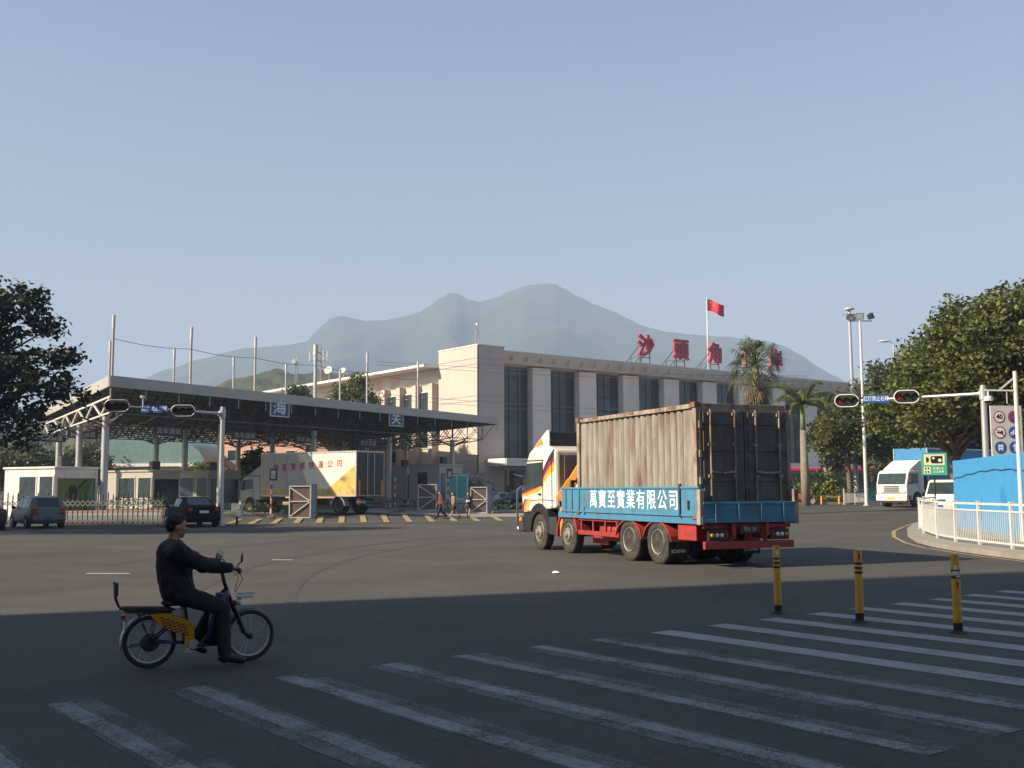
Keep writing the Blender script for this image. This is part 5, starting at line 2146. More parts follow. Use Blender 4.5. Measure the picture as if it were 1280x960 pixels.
# pedestrians -----------------------------------------------------------------
def walk(h, ph, female=False, book=False):
    k = h/1.7
    s_ = 1 if ph else -1
    J = dict(pelvis=(0, 0, .95), neck=(.02, 0, 1.42), head=(.045, 0, 1.585), shl=(.02, .19, 1.37), shr=(.02, -.19, 1.37),
             hipl=(0, .095, .9), hipr=(0, -.095, .9),
             knl=(.14*s_, .1, .5), knr=(-.02*s_, -.1, .49), anl=(.27*s_ if s_ > 0 else -.38, .1, .1 if s_ > 0 else .18), anr=(-.38 if s_ > 0 else .27, -.1, .18 if s_ > 0 else .1))
    J['tol'] = (J['anl'][0]+.14, .1, J['anl'][2]-.055 if s_ > 0 else .05)
    J['tor'] = (J['anr'][0]+.14, -.1, .05)
    if book:
        J.update(ell=(.0, .24, 1.1), elr=(.0, -.24, 1.1), wrl=(.22, .1, 1.08), wrr=(.22, -.1, 1.08))
    else:
        J.update(ell=(-.06*s_, .25, 1.1), elr=(.06*s_, -.25, 1.1), wrl=(.02-.1*s_, .25, .87), wrr=(.06+.12*s_, -.25, .88))
    if female:
        for a in ('shl', 'shr'):
            J[a] = (J[a][0], J[a][1]*.88, J[a][2])
    return {a: tuple(c*k for c in v) for a, v in J.items()}
def pedestrian(label, px, Y, rz, h, ph, top, bottom, **kw):
    J = walk(h, ph, kw.get('female', False), kw.pop('book', False))
    wl, wr_ = Vector(J['wrl']), Vector(J['wrr'])
    hs = ((wl, wl-Vector(J['ell']), (0, -1, 0), 1, 25), (wr_, wr_-Vector(J['elr']), (0, 1, 0), -1, 25))
    return person(label, gx(px, Y), rz, J, top, bottom, M['shoe'], .014, hands=hs, group='people walking past the lattice gates', **kw)
pedestrian('person in a maroon top and dark trousers striding left, first of the walking group', 551, 65, R(195), 1.63, True, M['shirtred'], M['trousers'])
pedestrian('woman in an olive top and dark skirt walking left behind the maroon top', 567, 64.5, R(205), 1.6, False, M['shirtolive'], M['trousers'], female=True, long_hair=True, skirt=M['skirt'])
pr_, V_ = pedestrian('woman in a dark top and skirt walking towards the viewer holding a paper', 585, 67, R(-95), 1.58, True, M['violet'], M['trousers'], female=True, long_hair=True, skirt=M['skirt'], book=True)
b = B()
b.box((.24, 0, 1.03), (.02, .22, .16))
tag(b.build('paper_sheet', M['paper'], loc=pr_.location.copy(), rz=R(-95)), 'white paper held by the woman walking towards the viewer', 'paper')

# far motorcyclist -------------------------------------------------------------
ml = gx(1002, 78)
mb = thing('motorcycle', 'small red motorcycle crossing beyond the rear of the container lorry', 'motorcycle', ml, R(-25))
for x in (-.6, .6):
    b = B()
    b.ring((x, 0, .28), (0, 1, 0), .24, .05, 24, 8)
    wv = b.build('wheel', M['rubber'], mb, smooth=True)
    b = B()
    b.lathe([(.001, -.03), (.2, -.02), (.2, .02), (.001, .03)], 16, Matrix.Translation((x, 0, .28)) @ YAX)
    b.build('rim', M['rim'], wv)
b = B()
side([(-.75, .62), (-.55, .8), (.05, .76), (.15, .55), (.3, .5), (.42, .95), (.52, .95), (.55, .6), (.35, .3), (-.1, .3), (-.5, .45)], -.14, .14, b)
b.build('fairing', M['red'], mb, bevel=.04)
b = B()
b.box((-.25, 0, .82), (.6, .24, .08))
b.build('seat', M['rubber'], mb, bevel=.03)
b = B()
b.bar((.45, -.3, 1.02), (.45, .3, 1.02), .035)
b.bar((.48, 0, .9), (.62, 0, .28), .06)
b.build('handlebar', M['dark_metal'], mb)
b = B()
b.ell((.57, 0, .85), (.07, .1, .08))
b.build('headlight', M['clearlamp'], mb, smooth=True)
J = dict(pelvis=(-.15, 0, .93), neck=(-.08, 0, 1.4), head=(-.05, 0, 1.56), shl=(-.07, .19, 1.34), shr=(-.07, -.19, 1.34), ell=(.15, .26, 1.14), elr=(.15, -.26, 1.14), wrl=(.4, .27, 1.05), wrr=(.4, -.27, 1.05),
         hipl=(-.1, .1, .9), hipr=(-.1, -.1, .9), knl=(.28, .17, .72), knr=(.28, -.17, .72), anl=(.15, .2, .35), anr=(.15, -.2, .35), tol=(.28, .2, .3), tor=(.28, -.2, .3))
person('rider in a dark jacket on the small red motorcycle', ml, R(-25), J, M['trousers'], M['trousers'], M['shoe'], .015, hands=(((.4, .27, 1.05), (1, 0, 0), (0, 0, -1), -1, 60), ((.4, -.27, 1.05), (1, 0, 0), (0, 0, -1), 1, 60)))
b = B()
b.ell((0, 0, .16), (.2, .2, .16))
b.lathe([(.2, .1), (.22, .12), (.2, .16)], 16)
tag(b.build('carry_bag', M['lime'], loc=ml+Vector((-.5, .15, .84)), smooth=True), 'bright lime bag behind the rider of the red motorcycle', 'bag')

# ================================================================== STREET FURNITURE
# three yellow posts by the crossing
for px, pyb, lab, tilt, tape in ((973, 767, 'leftmost of the three yellow posts, in front of the lorry rear', (0, R(-.6)), 0), (1075, 778, 'middle of the three yellow posts, with a red sticker at the top', (0, R(.2)), 1), (1198, 791, 'rightmost of the three yellow posts, with torn white tape', (0, R(-.4)), 2)):
    p = G(px, pyb)
    t = thing('bollard', lab+', with black bands', 'bollard', p, 0, 'yellow posts by the crossing')
    t.rotation_euler = (tilt[0], tilt[1], 0)
    Hh = .95
    b = B()
    b.lathe([(.052, .1), (.052, Hh-.02), (.045, Hh), (.001, Hh+.004)], 20)
    b.build('post', M['bollardy'], t, angle=40)
    b = B()
    b.lathe([(.056, 0), (.056, .125)], 20)
    b.lathe([(.1, 0), (.1, .012), (.058, .02)], 20)
    b.build('foot', M['rubber'], t, angle=40)
    for z in ((.76, .7, .64) if tape < 2 else (.74, .66)):
        b = B()
        b.lathe([(.0535, z), (.0535, z+.028)], 20)
        b.build('band', M['black'], t, smooth=False)
    b = B()
    if tape == 2:
        for a0, a1, z0, z1 in ((-2.6, -1.2, .7, .755), (-2.3, -1.5, .76, .83), (-1.9, -.9, .67, .7)):
            for i in range(6):
                a, c = a0+(a1-a0)*i/6, a0+(a1-a0)*(i+1)/6
                j = .012*(i % 2)
                b.add([(.0555*math.cos(a), .0555*math.sin(a), z0+j), (.0555*math.cos(c), .0555*math.sin(c), z0+.012-j), (.0555*math.cos(c), .0555*math.sin(c), z1-j), (.0555*math.cos(a), .0555*math.sin(a), z1-.012+j)], [(0, 1, 2, 3)])
        b.build('torn_tape', M['signtext'], t)
        b = B()
        z0, z1 = .55, .62
    else:
        z0, z1 = .82, .9
    for i in range(5):
        a, c = -1.9+.12*i, -1.9+.12*(i+1)
        b.add([(.054*math.cos(a), .054*math.sin(a), z0), (.054*math.cos(c), .054*math.sin(c), z0), (.054*math.cos(c), .054*math.sin(c), z1), (.054*math.cos(a), .054*math.sin(a), z1)], [(0, 1, 2, 3)])
    b.build('sticker', M['lettered'] if tape else M['signtext'], t)

# white guard rail round the island
def rail(name, label, pts, H_, spacing, m, group=None, bars=10):
    o = pts[0].copy()
    t = thing(name, label, 'railing', o, 0, group)
    segs = [(pts[i]-o, pts[i+1]-o) for i in range(len(pts)-1)]
    for i, p in enumerate(pts):
        b = B()
        b.box((p-o)+Vector((0, 0, H_/2)), (.075, .075, H_))
        b.box((p-o)+Vector((0, 0, H_+.01)), (.1, .1, .03))
        b.build('post', M[m], t)
    b = B()
    for p, q in segs:
        for z, h in ((H_-.05, .06), (H_-.24, .045), (.12, .045)):
            b.bar(p+Vector((0, 0, z)), q+Vector((0, 0, z)), .045, h)
    b.build('rail', M[m], t)
    b = B()
    for p, q in segs:
        n = max(2, int((q-p).length/.125))
        for k in range(1, n):
            c = p+(q-p)*k/n
            b.box((c.x, c.y, c.z+(H_-.12)/2), (.018, .018, H_-.36))
    b.build('baluster', M[m], t)['kind'] = 'stuff'
    return t
fp_ = [G(x, y, .135) for x, y in ((1318, 692), (1266, 686), (1225, 681), (1195, 677), (1172, 672.5), (1155, 666.5), (1150, 661), (1156, 657), (1170, 654))]
fp_ = [Vector((p.x, p.y, gz(p.x, p.y)+.13)) for p in fp_]
rail('guard_railing', 'white guard railing curving round the right hand traffic island', fp_, 1.22, 1, 'white_metal')
ry = [gx(1052, 77), gx(1066, 78.5), gx(1082, 80)]
rail('short_railing', 'short white railing at the foot of the floodlight pole', ry, 1.1, 1, 'white_metal')
b = B()
p = gx(1089, 76)
t = thing('barrier', 'teal metal barrier beside the white lorry', 'barrier', p)
b = B()
b.tube([(-.5, 0, 0), (-.5, 0, 1.05), (.5, 0, 1.05), (.5, 0, 0)], .03, 6)
b.build('frame', M['tealpaint'], t)
b = B()
b.box((0, 0, .6), (.9, .03, .7))
b.build('panel', M['tealpaint'], t)
for px, lab in ((1024, 'orange post left of the short white railing, the farther from it'), (1046, 'orange post right beside the short white railing')):
    t = thing('short_post', lab, 'bollard', gx(px, 76), 0, 'orange posts at the far kerb')
    b = B()
    b.lathe([(.07, 0), (.065, .55), (.04, .62), (.001, .63)], 14)
    b.build('post', M['orange'], t, angle=40)
    b = B()
    b.lathe([(.1, 0), (.1, .05), (.075, .06)], 14)
    b.build('foot', M['rubber'], t)

# blue hoarding
wl_ = [Vector((18.75, 46, 0)), Vector((16.3, 34, 0)), Vector((15.4, 29.0, 0))]
t = thing('hoarding', 'tall bright blue site hoarding behind the white guard railing', 'hoarding', wl_[0])
for i in range(2):
    p, q = wl_[i]-wl_[0], wl_[i+1]-wl_[0]
    d = q-p
    b = B()
    z = gz(*wl_[i].xy)
    b.box((p+q)/2+Vector((0, 0, 1.5+z*.5)), (d.length, .1, 2.75), rz=math.atan2(d.y, d.x))
    b.build('panel', M['hoarding'], t, bevel=.01)
b = B()
n = 16
pts = []
for i in range(n+1):
    c = (wl_[1]-wl_[0])*(i/n)
    pts.append(c+Vector((-.075, .015, 2.1+.28*math.sin(math.pi*i/n*.8)+.03*math.sin(i*2.1))))
b.tube(pts, .012, 5)
b.build('cable', M['black'], t)
b = B()
for i in range(6):
    c = (wl_[1]-wl_[0])*(i+.5)/6
    b.box((c.x+.12, c.y, 1.45), (.08, .08, 2.7))
b.build('back_post', M['galv'], t)
b = B()
c = (wl_[1]-wl_[0])*.42
fm = frame(c+Vector((0, 0, 1.05)), wl_[1]-wl_[0])
b.prism([(-.3, -.5), (.12, -.5), (.08, .1), (.02, .42), (-.02, .1), (-.12, -.1)], .004, M=fm @ Matrix.Translation((0, 0, .052)))
b.build('patch', M['truckblue'], t)

# traffic signals
def signal_head(root, c, xd, Wd=1.12, lit=None):
    fm = frame(c, xd)
    h = .42
    r = h/2
    def cap_poly(w_, r):
        L = w_/2-r
        return [(L+r*math.cos(a), r*math.sin(a)) for a in [R(-90+15*k) for k in range(13)]]+[(-L+r*math.cos(a), r*math.sin(a)) for a in [R(90+15*k) for k in range(13)]]
    b = B()
    b.prism(cap_poly(Wd, r*1.25), .05, M=fm)
    hd = b.build('signal_head', M['black'], root)
    b = B()
    b.tube([fm @ Vector((x, y, .05)) for x, y in cap_poly(Wd+.02, r*1.27)], .024, 6, True)
    b.build('border', M['white'] if root.location.x > 0 else M['galv'], hd, smooth=True)
    b = B()
    b.box((0, 0, -.09), (Wd*.85, .36, .18), M=fm)
    b.build('housing', M['dark_metal'], hd, bevel=.03)
    for k, m in enumerate(('redlamp' if root.location.x > 0 else 'redlampd', 'amberlampd', 'greenlampd')):
        x = (k-1)*.33
        b = B()
        b.lathe([(.001, .07), (.1, .065), (.135, .052)], 18, fm @ Matrix.Translation((x, 0, 0)))
        b.build('lens', M[m], hd, smooth=True)
        b = B()
        n = 14
        for i in range(n+1):
            a = R(-20+220*i/n)
            b.v += [tuple(fm @ Vector((x+.145*math.cos(a), .145*math.sin(a), .05))), tuple(fm @ Vector((x+.15*math.cos(a), .15*math.sin(a)-.01, .26-.1*abs(math.cos(a)))))]
        b.f = [(2*i, 2*i+2, 2*i+3, 2*i+1) for i in range(n)]
        o = b.build('visor', M['black'], hd)
        s = o.modifiers.new('s', 'SOLIDIFY')
        s.thickness = .008
M['amberlampd'] = mat('amber_lens', (.1, .05, .01), .2, var=.1)
M['greenlampd'] = mat('green_lens', (.015, .07, .05), .2, var=.1)
def gantry(label, base, top, tip, heads, sign, camera_at=None, sgtext='红灯禁止右转', r=.14):
    t = thing('traffic_signal', label, 'traffic light', base)
    o = Vector(base)
    top, tip = top-o, tip-o
    b = B()
    b.cyl((0, 0, -.1), (0, 0, top.z+.35), r, r*.8, 16)
    b.lathe([(r*2, 0), (r*2, .03), (r*1.1, .06)], 16)
    b.lathe([(r*1.1, top.z-.25), (r*1.1, top.z+.2)], 16)
    b.build('pole', M['galv'], t, angle=40)
    b = B()
    v = tip-top
    b.tube([top+v*k/6 for k in range(7)], [.075-.006*k for k in range(7)], 10)
    for z in (.0,):
        b.cyl(top+v*.01, top+v*.03, .12)
    b.build('arm', M['galv'], t, angle=40)
    for c in heads:
        signal_head(t, c-o+Vector((0, -.55 if c.x < 0 else -.4, 0)), (1, 0, 0) if c.x < 0 else Vector((.95, -.3, 0)), 1.12 if c.x < 0 else .98)
        b = B()
        b.bar(c-o+Vector((0, .02, 0)), c-o+Vector((0, -.6 if c.x < 0 else -.42, 0)), .06)
        b.build('head_bracket', M['galv'], t)
    xd = (1, 0, 0) if sign.x < 0 else Vector((.985, -.17, 0))
    fm = frame(sign-o+Vector((0, -.3, 0)), xd)
    b = B()
    b.box((0, 0, .05), (1.25 if sign.x < 0 else 1.1, .34, .03), M=fm)
    s = b.build('sign_plate', M['signblue'], t, bevel=.004)
    b = B()
    b.text(sgtext, .235, fm @ Matrix.Translation((0, 0, .067)), .002, .002, .86 if sign.x < 0 else .75)
    b.build('lettering', M['signtext'], s)
    if camera_at is not None:
        c = camera_at-o
        b = B()
        b.cyl(c, c+Vector((0, 0, .5)), .03)
        b.box(c+Vector((0, -.1, .52)), (.12, .34, .12))
        b.build('camera', M['white_metal'], t)
    return t
# left
base = gx(277.5, 54.5)
top = at(277, 517, 54.5)
gantry('grey traffic signal arm before the checkpoint roof, with a blue plate', base, top, at(150, 507.5, 50),
       [at(233.5, 514.5, 52.6), at(152, 508.5, 50.0)], at(196, 512, 51.5), at(178.5, 510, 51))
# right
base = gx(1231, 44)
gantry('grey traffic signal arm over the right hand road, white bordered heads', base, at(1229, 492, 44), at(1060, 501.5, 47.9),
       [at(1129, 497, 46.2), at(1055, 502, 48.0)], at(1092, 499.5, 47.1))

# CCTV pole in front of the hoarding
base = gx(1272, 33)
t = thing('camera_pole', 'slim pale pole with a braced arm carrying a dome camera before the blue hoarding', 'pole', base)
zt = at(1267, 464, 33).z-base.z
b = B()
b.cyl((0, 0, 0), (0, 0, zt), .075, .06, 14)
b.lathe([(.14, 0), (.14, .02)], 14)
b.build('pole', M['white_metal'], t, angle=40)
b = B()
za = zt-.6
b.bar((0, 0, za), (-.95, 0, za+.02), .05)
b.bar((0, 0, za+.42), (-.5, 0, za+.02), .04)
b.bar((-.28, 0, za), (-.28, 0, za-.4), .02)
b.build('bracket', M['white_metal'], t)
b = B()
b.cyl((-.85, 0, za), (-.85, 0, za-.18), .03)
b.lathe([(.03, .0), (.13, -.04), (.14, -.16), (.001, -.17)], 16, Matrix.Translation((-.85, 0, za-.15)))
cmo = b.build('camera_housing', M['white_metal'], t, angle=40)
b = B()
b.ell((-.85, 0, za-.32), (.115, .115, .09))
b.build('dome', M['glass'], cmo, smooth=True)

# board with six round signs
base = gx(1258, 39.5)
zc = at(1257, 539, 39.5).z-base.z
t = thing('sign_board', 'pale board with six round road signs including a 40 limit, behind the blue hoarding', 'sign', base)
b = B()
b.cyl((-.3, .08, 0), (-.3, .08, zc+.9), .06)
b.cyl((.3, .08, 0), (.3, .08, zc+.9), .06)
b.build('post', M['galv'], t)
fm = frame((0, 0, zc), (.99, .12, 0))
b = B()
b.box((0, 0, 0), (1.22, 1.86, .05), M=fm)
bd = b.build('board', M['signboard'], t, bevel=.006)
def disc(parent, x, y, m, r=.225, z=.026, name='disc'):
    b = B()
    b.lathe([(.001, 0), (r, 0), (r, .006), (.001, .006)], 32, fm @ Matrix.Translation((x, y, z)))
    return b.build(name, M[m], parent)
def slash(b, x, y, a, L=.4, wd=.05, z=.042):
    b.box((0, 0, 0), (L, wd, .003), M=fm @ Matrix.Translation((x, y, z)) @ Matrix.Rotation(a, 4, 'Z'))
sx, sy = (-.27, .29), (.52, -.05, -.6)
for i, y in enumerate(sy):
    for j, x in enumerate(sx):
        if (i, j) == (0, 0):
            d = disc(bd, x, y, 'signred', name='speed_sign')
            disc(d, x, y, 'signtext', .18, .03, 'face')
            b = B()
            b.text('40', .25, fm @ Matrix.Translation((x, y, .038)), .002, .008)
            b.build('lettering', M['black'], d)
        elif (i, j) == (0, 1):
            d = disc(bd, x, y, 'signred', name='no_stopping_sign')
            disc(d, x, y, 'signblue', .18, .03, 'face')
            b = B()
            slash(b, x, y, R(45))
            slash(b, x, y, R(-45), z=.045)
            b.build('cross', M['signred'], d)
        elif (i, j) == (1, 0):
            d = disc(bd, x, y, 'signred', name='no_horn_sign')
            disc(d, x, y, 'signtext', .185, .03, 'face')
            b = B()
            b.prism([(-.12, -.03), (-.03, -.03), (.1, -.1), (.1, .08), (-.03, .02), (-.12, .03)], .003, M=fm @ Matrix.Translation((x, y, .038)))
            b.build('horn', M['black'], d)
            b = B()
            slash(b, x, y, R(-38), .37, .03, .044)
            b.build('slash', M['signred'], d)
        else:
            d = disc(bd, x, y, 'signblue', name='blue_sign')
            b = B()
            if i == 1:       # cycle
                for dx in (-.085, .085):
                    b.ring(fm @ Vector((x+dx, y-.04, .034)), fm.col[2].xyz, .055, .011, 18, 5)
                b.tube([fm @ Vector((x+u, y+v, .036)) for u, v in ((-.085, -.04), (-.03, .07), (.06, .07), (.085, -.04), (.0, -.04), (-.03, .07))], .01, 5)
                b.box((0, 0, 0), (.1, .02, .003), M=fm @ Matrix.Translation((x+.06, y+.1, .036)))
            elif j == 0:     # bus
                fb = fm @ Matrix.Translation((x, y, .034))
                b.box((0, .06, 0), (.2, .1, .004), M=fb)
                b.box((0, -.04, 0), (.2, .07, .004), M=fb)
                b.box((-.08, .01, 0), (.03, .06, .004), M=fb)
                b.box((.08, .01, 0), (.03, .06, .004), M=fb)
                b.box((-.06, -.1, 0), (.04, .04, .004), M=fb)
                b.box((.06, -.1, 0), (.04, .04, .004), M=fb)
            else:            # arrow
                b.prism([(-.03, -.15), (.03, -.15), (.03, .03), (.1, .03), (0, .16), (-.1, .03), (-.03, .03)], .004, M=fm @ Matrix.Translation((x, y, .033)))
            b.build('symbol', M['signtext'], d)

# floodlight masts and street lamp
def flood_head(root, c, az, tilt):
    T = Matrix.Translation(Vector(c)) @ Matrix.Rotation(az, 4, 'Z') @ Matrix.Rotation(tilt, 4, 'Y')
    b = B()
    b.add([(-.1, -.2, -.16), (-.1, .2, -.16), (-.1, .2, .16), (-.1, -.2, .16), (.14, -.28, -.22), (.14, .28, -.22), (.14, .28, .22), (.14, -.28, .22)],
          [(0, 3, 2, 1), (4, 5, 6, 7), (0, 1, 5, 4), (1, 2, 6, 5), (2, 3, 7, 6), (3, 0, 4, 7)], T)
    o = b.build('floodlight', M['dark_metal'], root)
    b = B()
    b.box((.145, 0, 0), (.012, .48, .36), M=T)
    b.build('lens', M['clearlamp'], o)
base = gx(1080, 74)
zt = at(1072, 401, 74).z-base.z
t = thing('floodlight_mast', 'slim pale mast with a crossbar of three floodlights, standing by the short railing', 'floodlight', base)
b = B()
b.cyl((0, 0, 0), (-.02, 0, zt), .13, .075, 14)
b.lathe([(.25, 0), (.25, .04)], 12)
b.build('pole', M['white_metal'], t, angle=40)
b = B()
b.bar((-.8, 0, zt), (.85, .1, zt), .07)
b.build('crossbar', M['galv'], t)
flood_head(t, (-.72, 0, zt+.3), R(-60), R(30))
flood_head(t, (-.05, 0, zt+.34), R(-95), R(20))
flood_head(t, (.72, .05, zt+.3), R(10), R(-25))
base = gx(1068, 92)
zt = at(1059.5, 388, 92).z-base.z
t = thing('lamp_mast', 'thicker grey mast with a disc lamp on top, behind the floodlight mast', 'floodlight', base)
b = B()
b.cyl((0, 0, 0), (-.1, 0, zt), .2, .12, 14)
b.build('pole', M['galv'], t, angle=40)
b = B()
b.bar((-.75, 0, zt-.35), (.75, 0, zt-.35), .06)
b.build('crossbar', M['galv'], t)
b = B()
b.lathe([(.1, 0), (.42, .05), (.45, .16), (.2, .26), (.001, .28)], 20, Matrix.Translation((-.1, 0, zt)))
b.build('disc_lamp', M['white_metal'], t, angle=50)
flood_head(t, (.05, -.2, zt-.75), R(-60), R(25))
base = gx(1121, 88)
zt = at(1118, 428, 88).z-base.z
t = thing('street_lamp', 'grey street lamp rising above the trees right of the floodlight masts', 'lamp', base)
b = B()
b.cyl((0, 0, 0), (0, 0, zt), .12, .07, 12)
b.tube([(0, 0, zt-.1), (-.3, 0, zt+.1), (-.8, 0, zt+.15)], .05, 8)
b.build('pole', M['galv'], t, angle=40)
b = B()
b.ell((-.75, 0, zt+.1), (.45, .16, .1))
b.build('lamp_head', M['white_metal'], t, smooth=True)

# green billboard on a black post
base = gx(1166, 56)
z0, z1 = at(1165, 594, 56).z-base.z, at(1165, 566, 56).z-base.z
zc = (z0+z1)/2
t = thing('roadside_billboard', 'green and cream sign with a black bottle shape on a thin black post', 'sign', base)
b = B()
b.cyl((0, .05, 0), (0, .05, z1-.1), .045)
b.build('post', M['black'], t)
fm2 = frame((0, 0, zc), (.97, -.2, 0))
hw_, hh_ = .62, (z1-z0)/2
b = B()
b.box((0, 0, 0), (2*hw_, 2*hh_, .06), M=fm2)
bd = b.build('board', M['bluegreen'], t, bevel=.006)
b = B()
b.box((0, hh_*.38, .033), (1.02, hh_*.95, .006), M=fm2)
b.box((-.36, -hh_*.55, .033), (.34, hh_*.62, .006), M=fm2)
b.build('cream_panel', M['cream'], bd)
b = B()
T = fm2 @ Matrix.Translation((0, hh_*.38, .0375))
b.prism([(-.18, .12), (-.11, .19), (.4, .19), (.4, -.19), (-.11, -.19), (-.18, -.1)], .003, M=T)
b.prism([(-.4, .16), (-.26, .08), (-.26, -.08), (-.4, -.16)], .003, M=T)
for u, v in ((-.43, -.43+.06), (-.3, -.37), (-.43, -.55), (-.3, -.55)):
    b.box((u, -hh_*.55+(v+.46)*1.0, .0385), (.07, .1, .003), M=fm2)
b.build('black_mark', M['black'], bd)
b = B()
for u, v, r in ((-.04, .08, .06), (.27, -.03, .085)):
    b.lathe([(.001, .0032), (r, .0032), (r, .005), (.001, .005)], 18, T @ Matrix.Translation((u, v, 0)))
b.text('环境保护', .13, fm2 @ Matrix.Translation((.2, -hh_*.42, .036)), .002, .003)
b.text('人人有责', .13, fm2 @ Matrix.Translation((.2, -hh_*.7, .036)), .002, .003)
b.build('white_print', M['signtext'], bd)

# ================================================================== CHECKPOINT FURNITURE
ND, NE = Vector((-.87, .493, 0)), Vector((.493, .87, 0))
def booth(label, px, Y, wl, wr_, H_, wall, win_m, name='booth', vinyl=False, style=0):
    o = gx(px, Y)
    t = thing(name, label, 'booth', o, math.atan2(NE.y, NE.x), 'checkpoint booths')
    # local x along NE (right face recedes), y along ND (left face)
    b = B()
    b.box((wr_/2, wl/2, H_/2), (wr_, wl, H_))
    b.build('wall', M[wall], t, bevel=.03)
    b = B()
    b.box((wr_/2, wl/2, H_+.03), (wr_+.16, wl+.16, .12))
    b.build('roof', M[wall], t, bevel=.02)
    wins = ((.03, .28), (.36, .68)) if style == 0 else ((.3, .62),)
    wins = [(a, c) for a, c in wins]
    for a, c in wins:
        ya, yb = wl*(1-c), wl*(1-a)
        if style == 0:
            ya, yb = wl*a, wl*c
        b = B()
        b.box((-.01, (ya+yb)/2, H_*.6), (.06, yb-ya+.16, H_*.48+.16))
        f = b.build('window', M['white'] if vinyl else M['boxgrey'], t)
        b = B()
        b.box((-.035, (ya+yb)/2, H_*.6), (.03, yb-ya, H_*.48))
        b.build('pane', M[win_m], f)
    b = B()
    b.box((wr_*.5, -.01, H_*.5), (wr_*.86, .04, H_*.62))
    f = b.build('side_window', M['greenvinyl'] if vinyl else M[win_m], t)
    if vinyl:
        b = B()
        fm = frame((wr_*.5, -.032, H_*.5), (1, 0, 0))
        b.prism([(-.75, -.05), (-.35, -.3), (.0, -.25), (.1, .1), (-.05, .5), (-.5, .55), (-.6, .25)], .004, M=fm)
        b.prism([(-.2, -.25), (-.1, -.25), (-.35, -.85), (-.42, -.85)], .004, M=fm)
        b.prism([(.05, .4), (.5, .85), (.9, .9), (.5, .7), (.15, .3)], .004, M=fm)
        b.build('graphic', M['black'], f)
        b = B()
        b.prism([(.75, -.9), (1.1, -.9), (1.1, .9), (.95, .5)], .004, M=fm)
        b.build('graphic', M['tealpaint'], f)
    b = B()
    b.box((wr_*.5, wl*.25, H_+.4), (.7, .35, .6))
    b.build('air_conditioner', M['dark_metal'], t, bevel=.02)
    return t
booth('brightly lit white booth with two dark windows behind the parked cars', 70, 62, 4.5, 3.0, 3.05, 'white', 'glasst', vinyl=True)
booth('beige booth with two windows left of the blue road sign post', 192, 72, 4.7, 2.4, 2.75, 'booth', 'glasst')
booth('beige booth behind the left signal post', 262, 79, 4.2, 3.2, 2.85, 'booth', 'glasst')
booth('grey guard house with a rooftop air conditioner, left of the walking people', 549, 88, 3.0, 3.5, 3.6, 'booth', 'glasst', name='guard_house', style=1)
booth('grey kiosk with blue windows right of the box lorry', 508, 95, 4.2, 2.5, 3.4, 'boxgrey', 'glasst', name='kiosk')
t = thing('window_bay', 'pale green glazed bay in the guard house front, beside the walking people', 'window', gx(571, 86.2))
b = B()
b.box((0, 0, 1.9), (1.8, .12, 2.0))
b.build('frame', M['white_metal'], t)
b = B()
b.box((-.42, -.06, 1.9), (.74, .03, 1.75))
b.box((.42, -.06, 1.9), (.74, .03, 1.75))
b.build('pane', M['tealpaint'], t)
b = B()
b.box((0, 0, .45), (1.9, .2, .9))
b.build('sill_wall', M['booth'], t)
bpy.data.objects.remove(bpy.data.objects['window_bay']) if False else None

# folding gate
g0, g1 = gx(-6, 58.5), gx(206, 58.5)
t = thing('folding_gate', 'long folding lattice gate with pointed uprights in front of the white booth', 'gate', g0)
d = g1-g0
n = 34
b = B()
bl_ = B()
for i in range(n+1):
    c = d*(i/n)
    hgt = 1.5+.12*(i % 2)
    b.bar(c, c+Vector((0, 0, hgt)), .05)
    b.lathe([(.035, 0), (.001, .12)], 6, Matrix.Translation(c+Vector((0, 0, hgt))))
b.build('upright', M['dark_metal'], t)
for za_, zb_ in ((.12, .52), (.95, 1.25)):
    bl_ = B()
    for i in range(n):
        c0, c1 = d*(i/n), d*((i+1)/n)
        for z0, z1 in ((za_, zb_), (zb_, za_)):
            bl_.bar(c0+Vector((0, -.03, z0)), c1+Vector((0, -.03, z1)), .035, .04)
    bl_.build('lattice_band', M['grey_metal'], t)

b = B()
for i in range(0, n+1, 2):
    c = d*(i/n)
    b.cyl(c+Vector((0, -.06, .05)), c+Vector((0, .06, .05)), .05, n=8)
b.build('roller', M['rubber'], t)

# planter with low wall
p0, p1 = gx(20, 61), gx(205, 62.5)
t = thing('planter', 'low pinkish planter wall behind the folding gate', 'planter', p0)
d = p1-p0
b = B()
b.box(d/2+Vector((0, .9, .3)), (d.length, 1.8, .6), rz=math.atan2(d.y, d.x))
b.build('wall', M['pink'], t, bevel=.02)
b = B()
b.box(d/2+Vector((0, -.012, .3)), (d.length*.98, .03, .4), rz=math.atan2(d.y, d.x))
b.build('tile_band', M['white'], t)

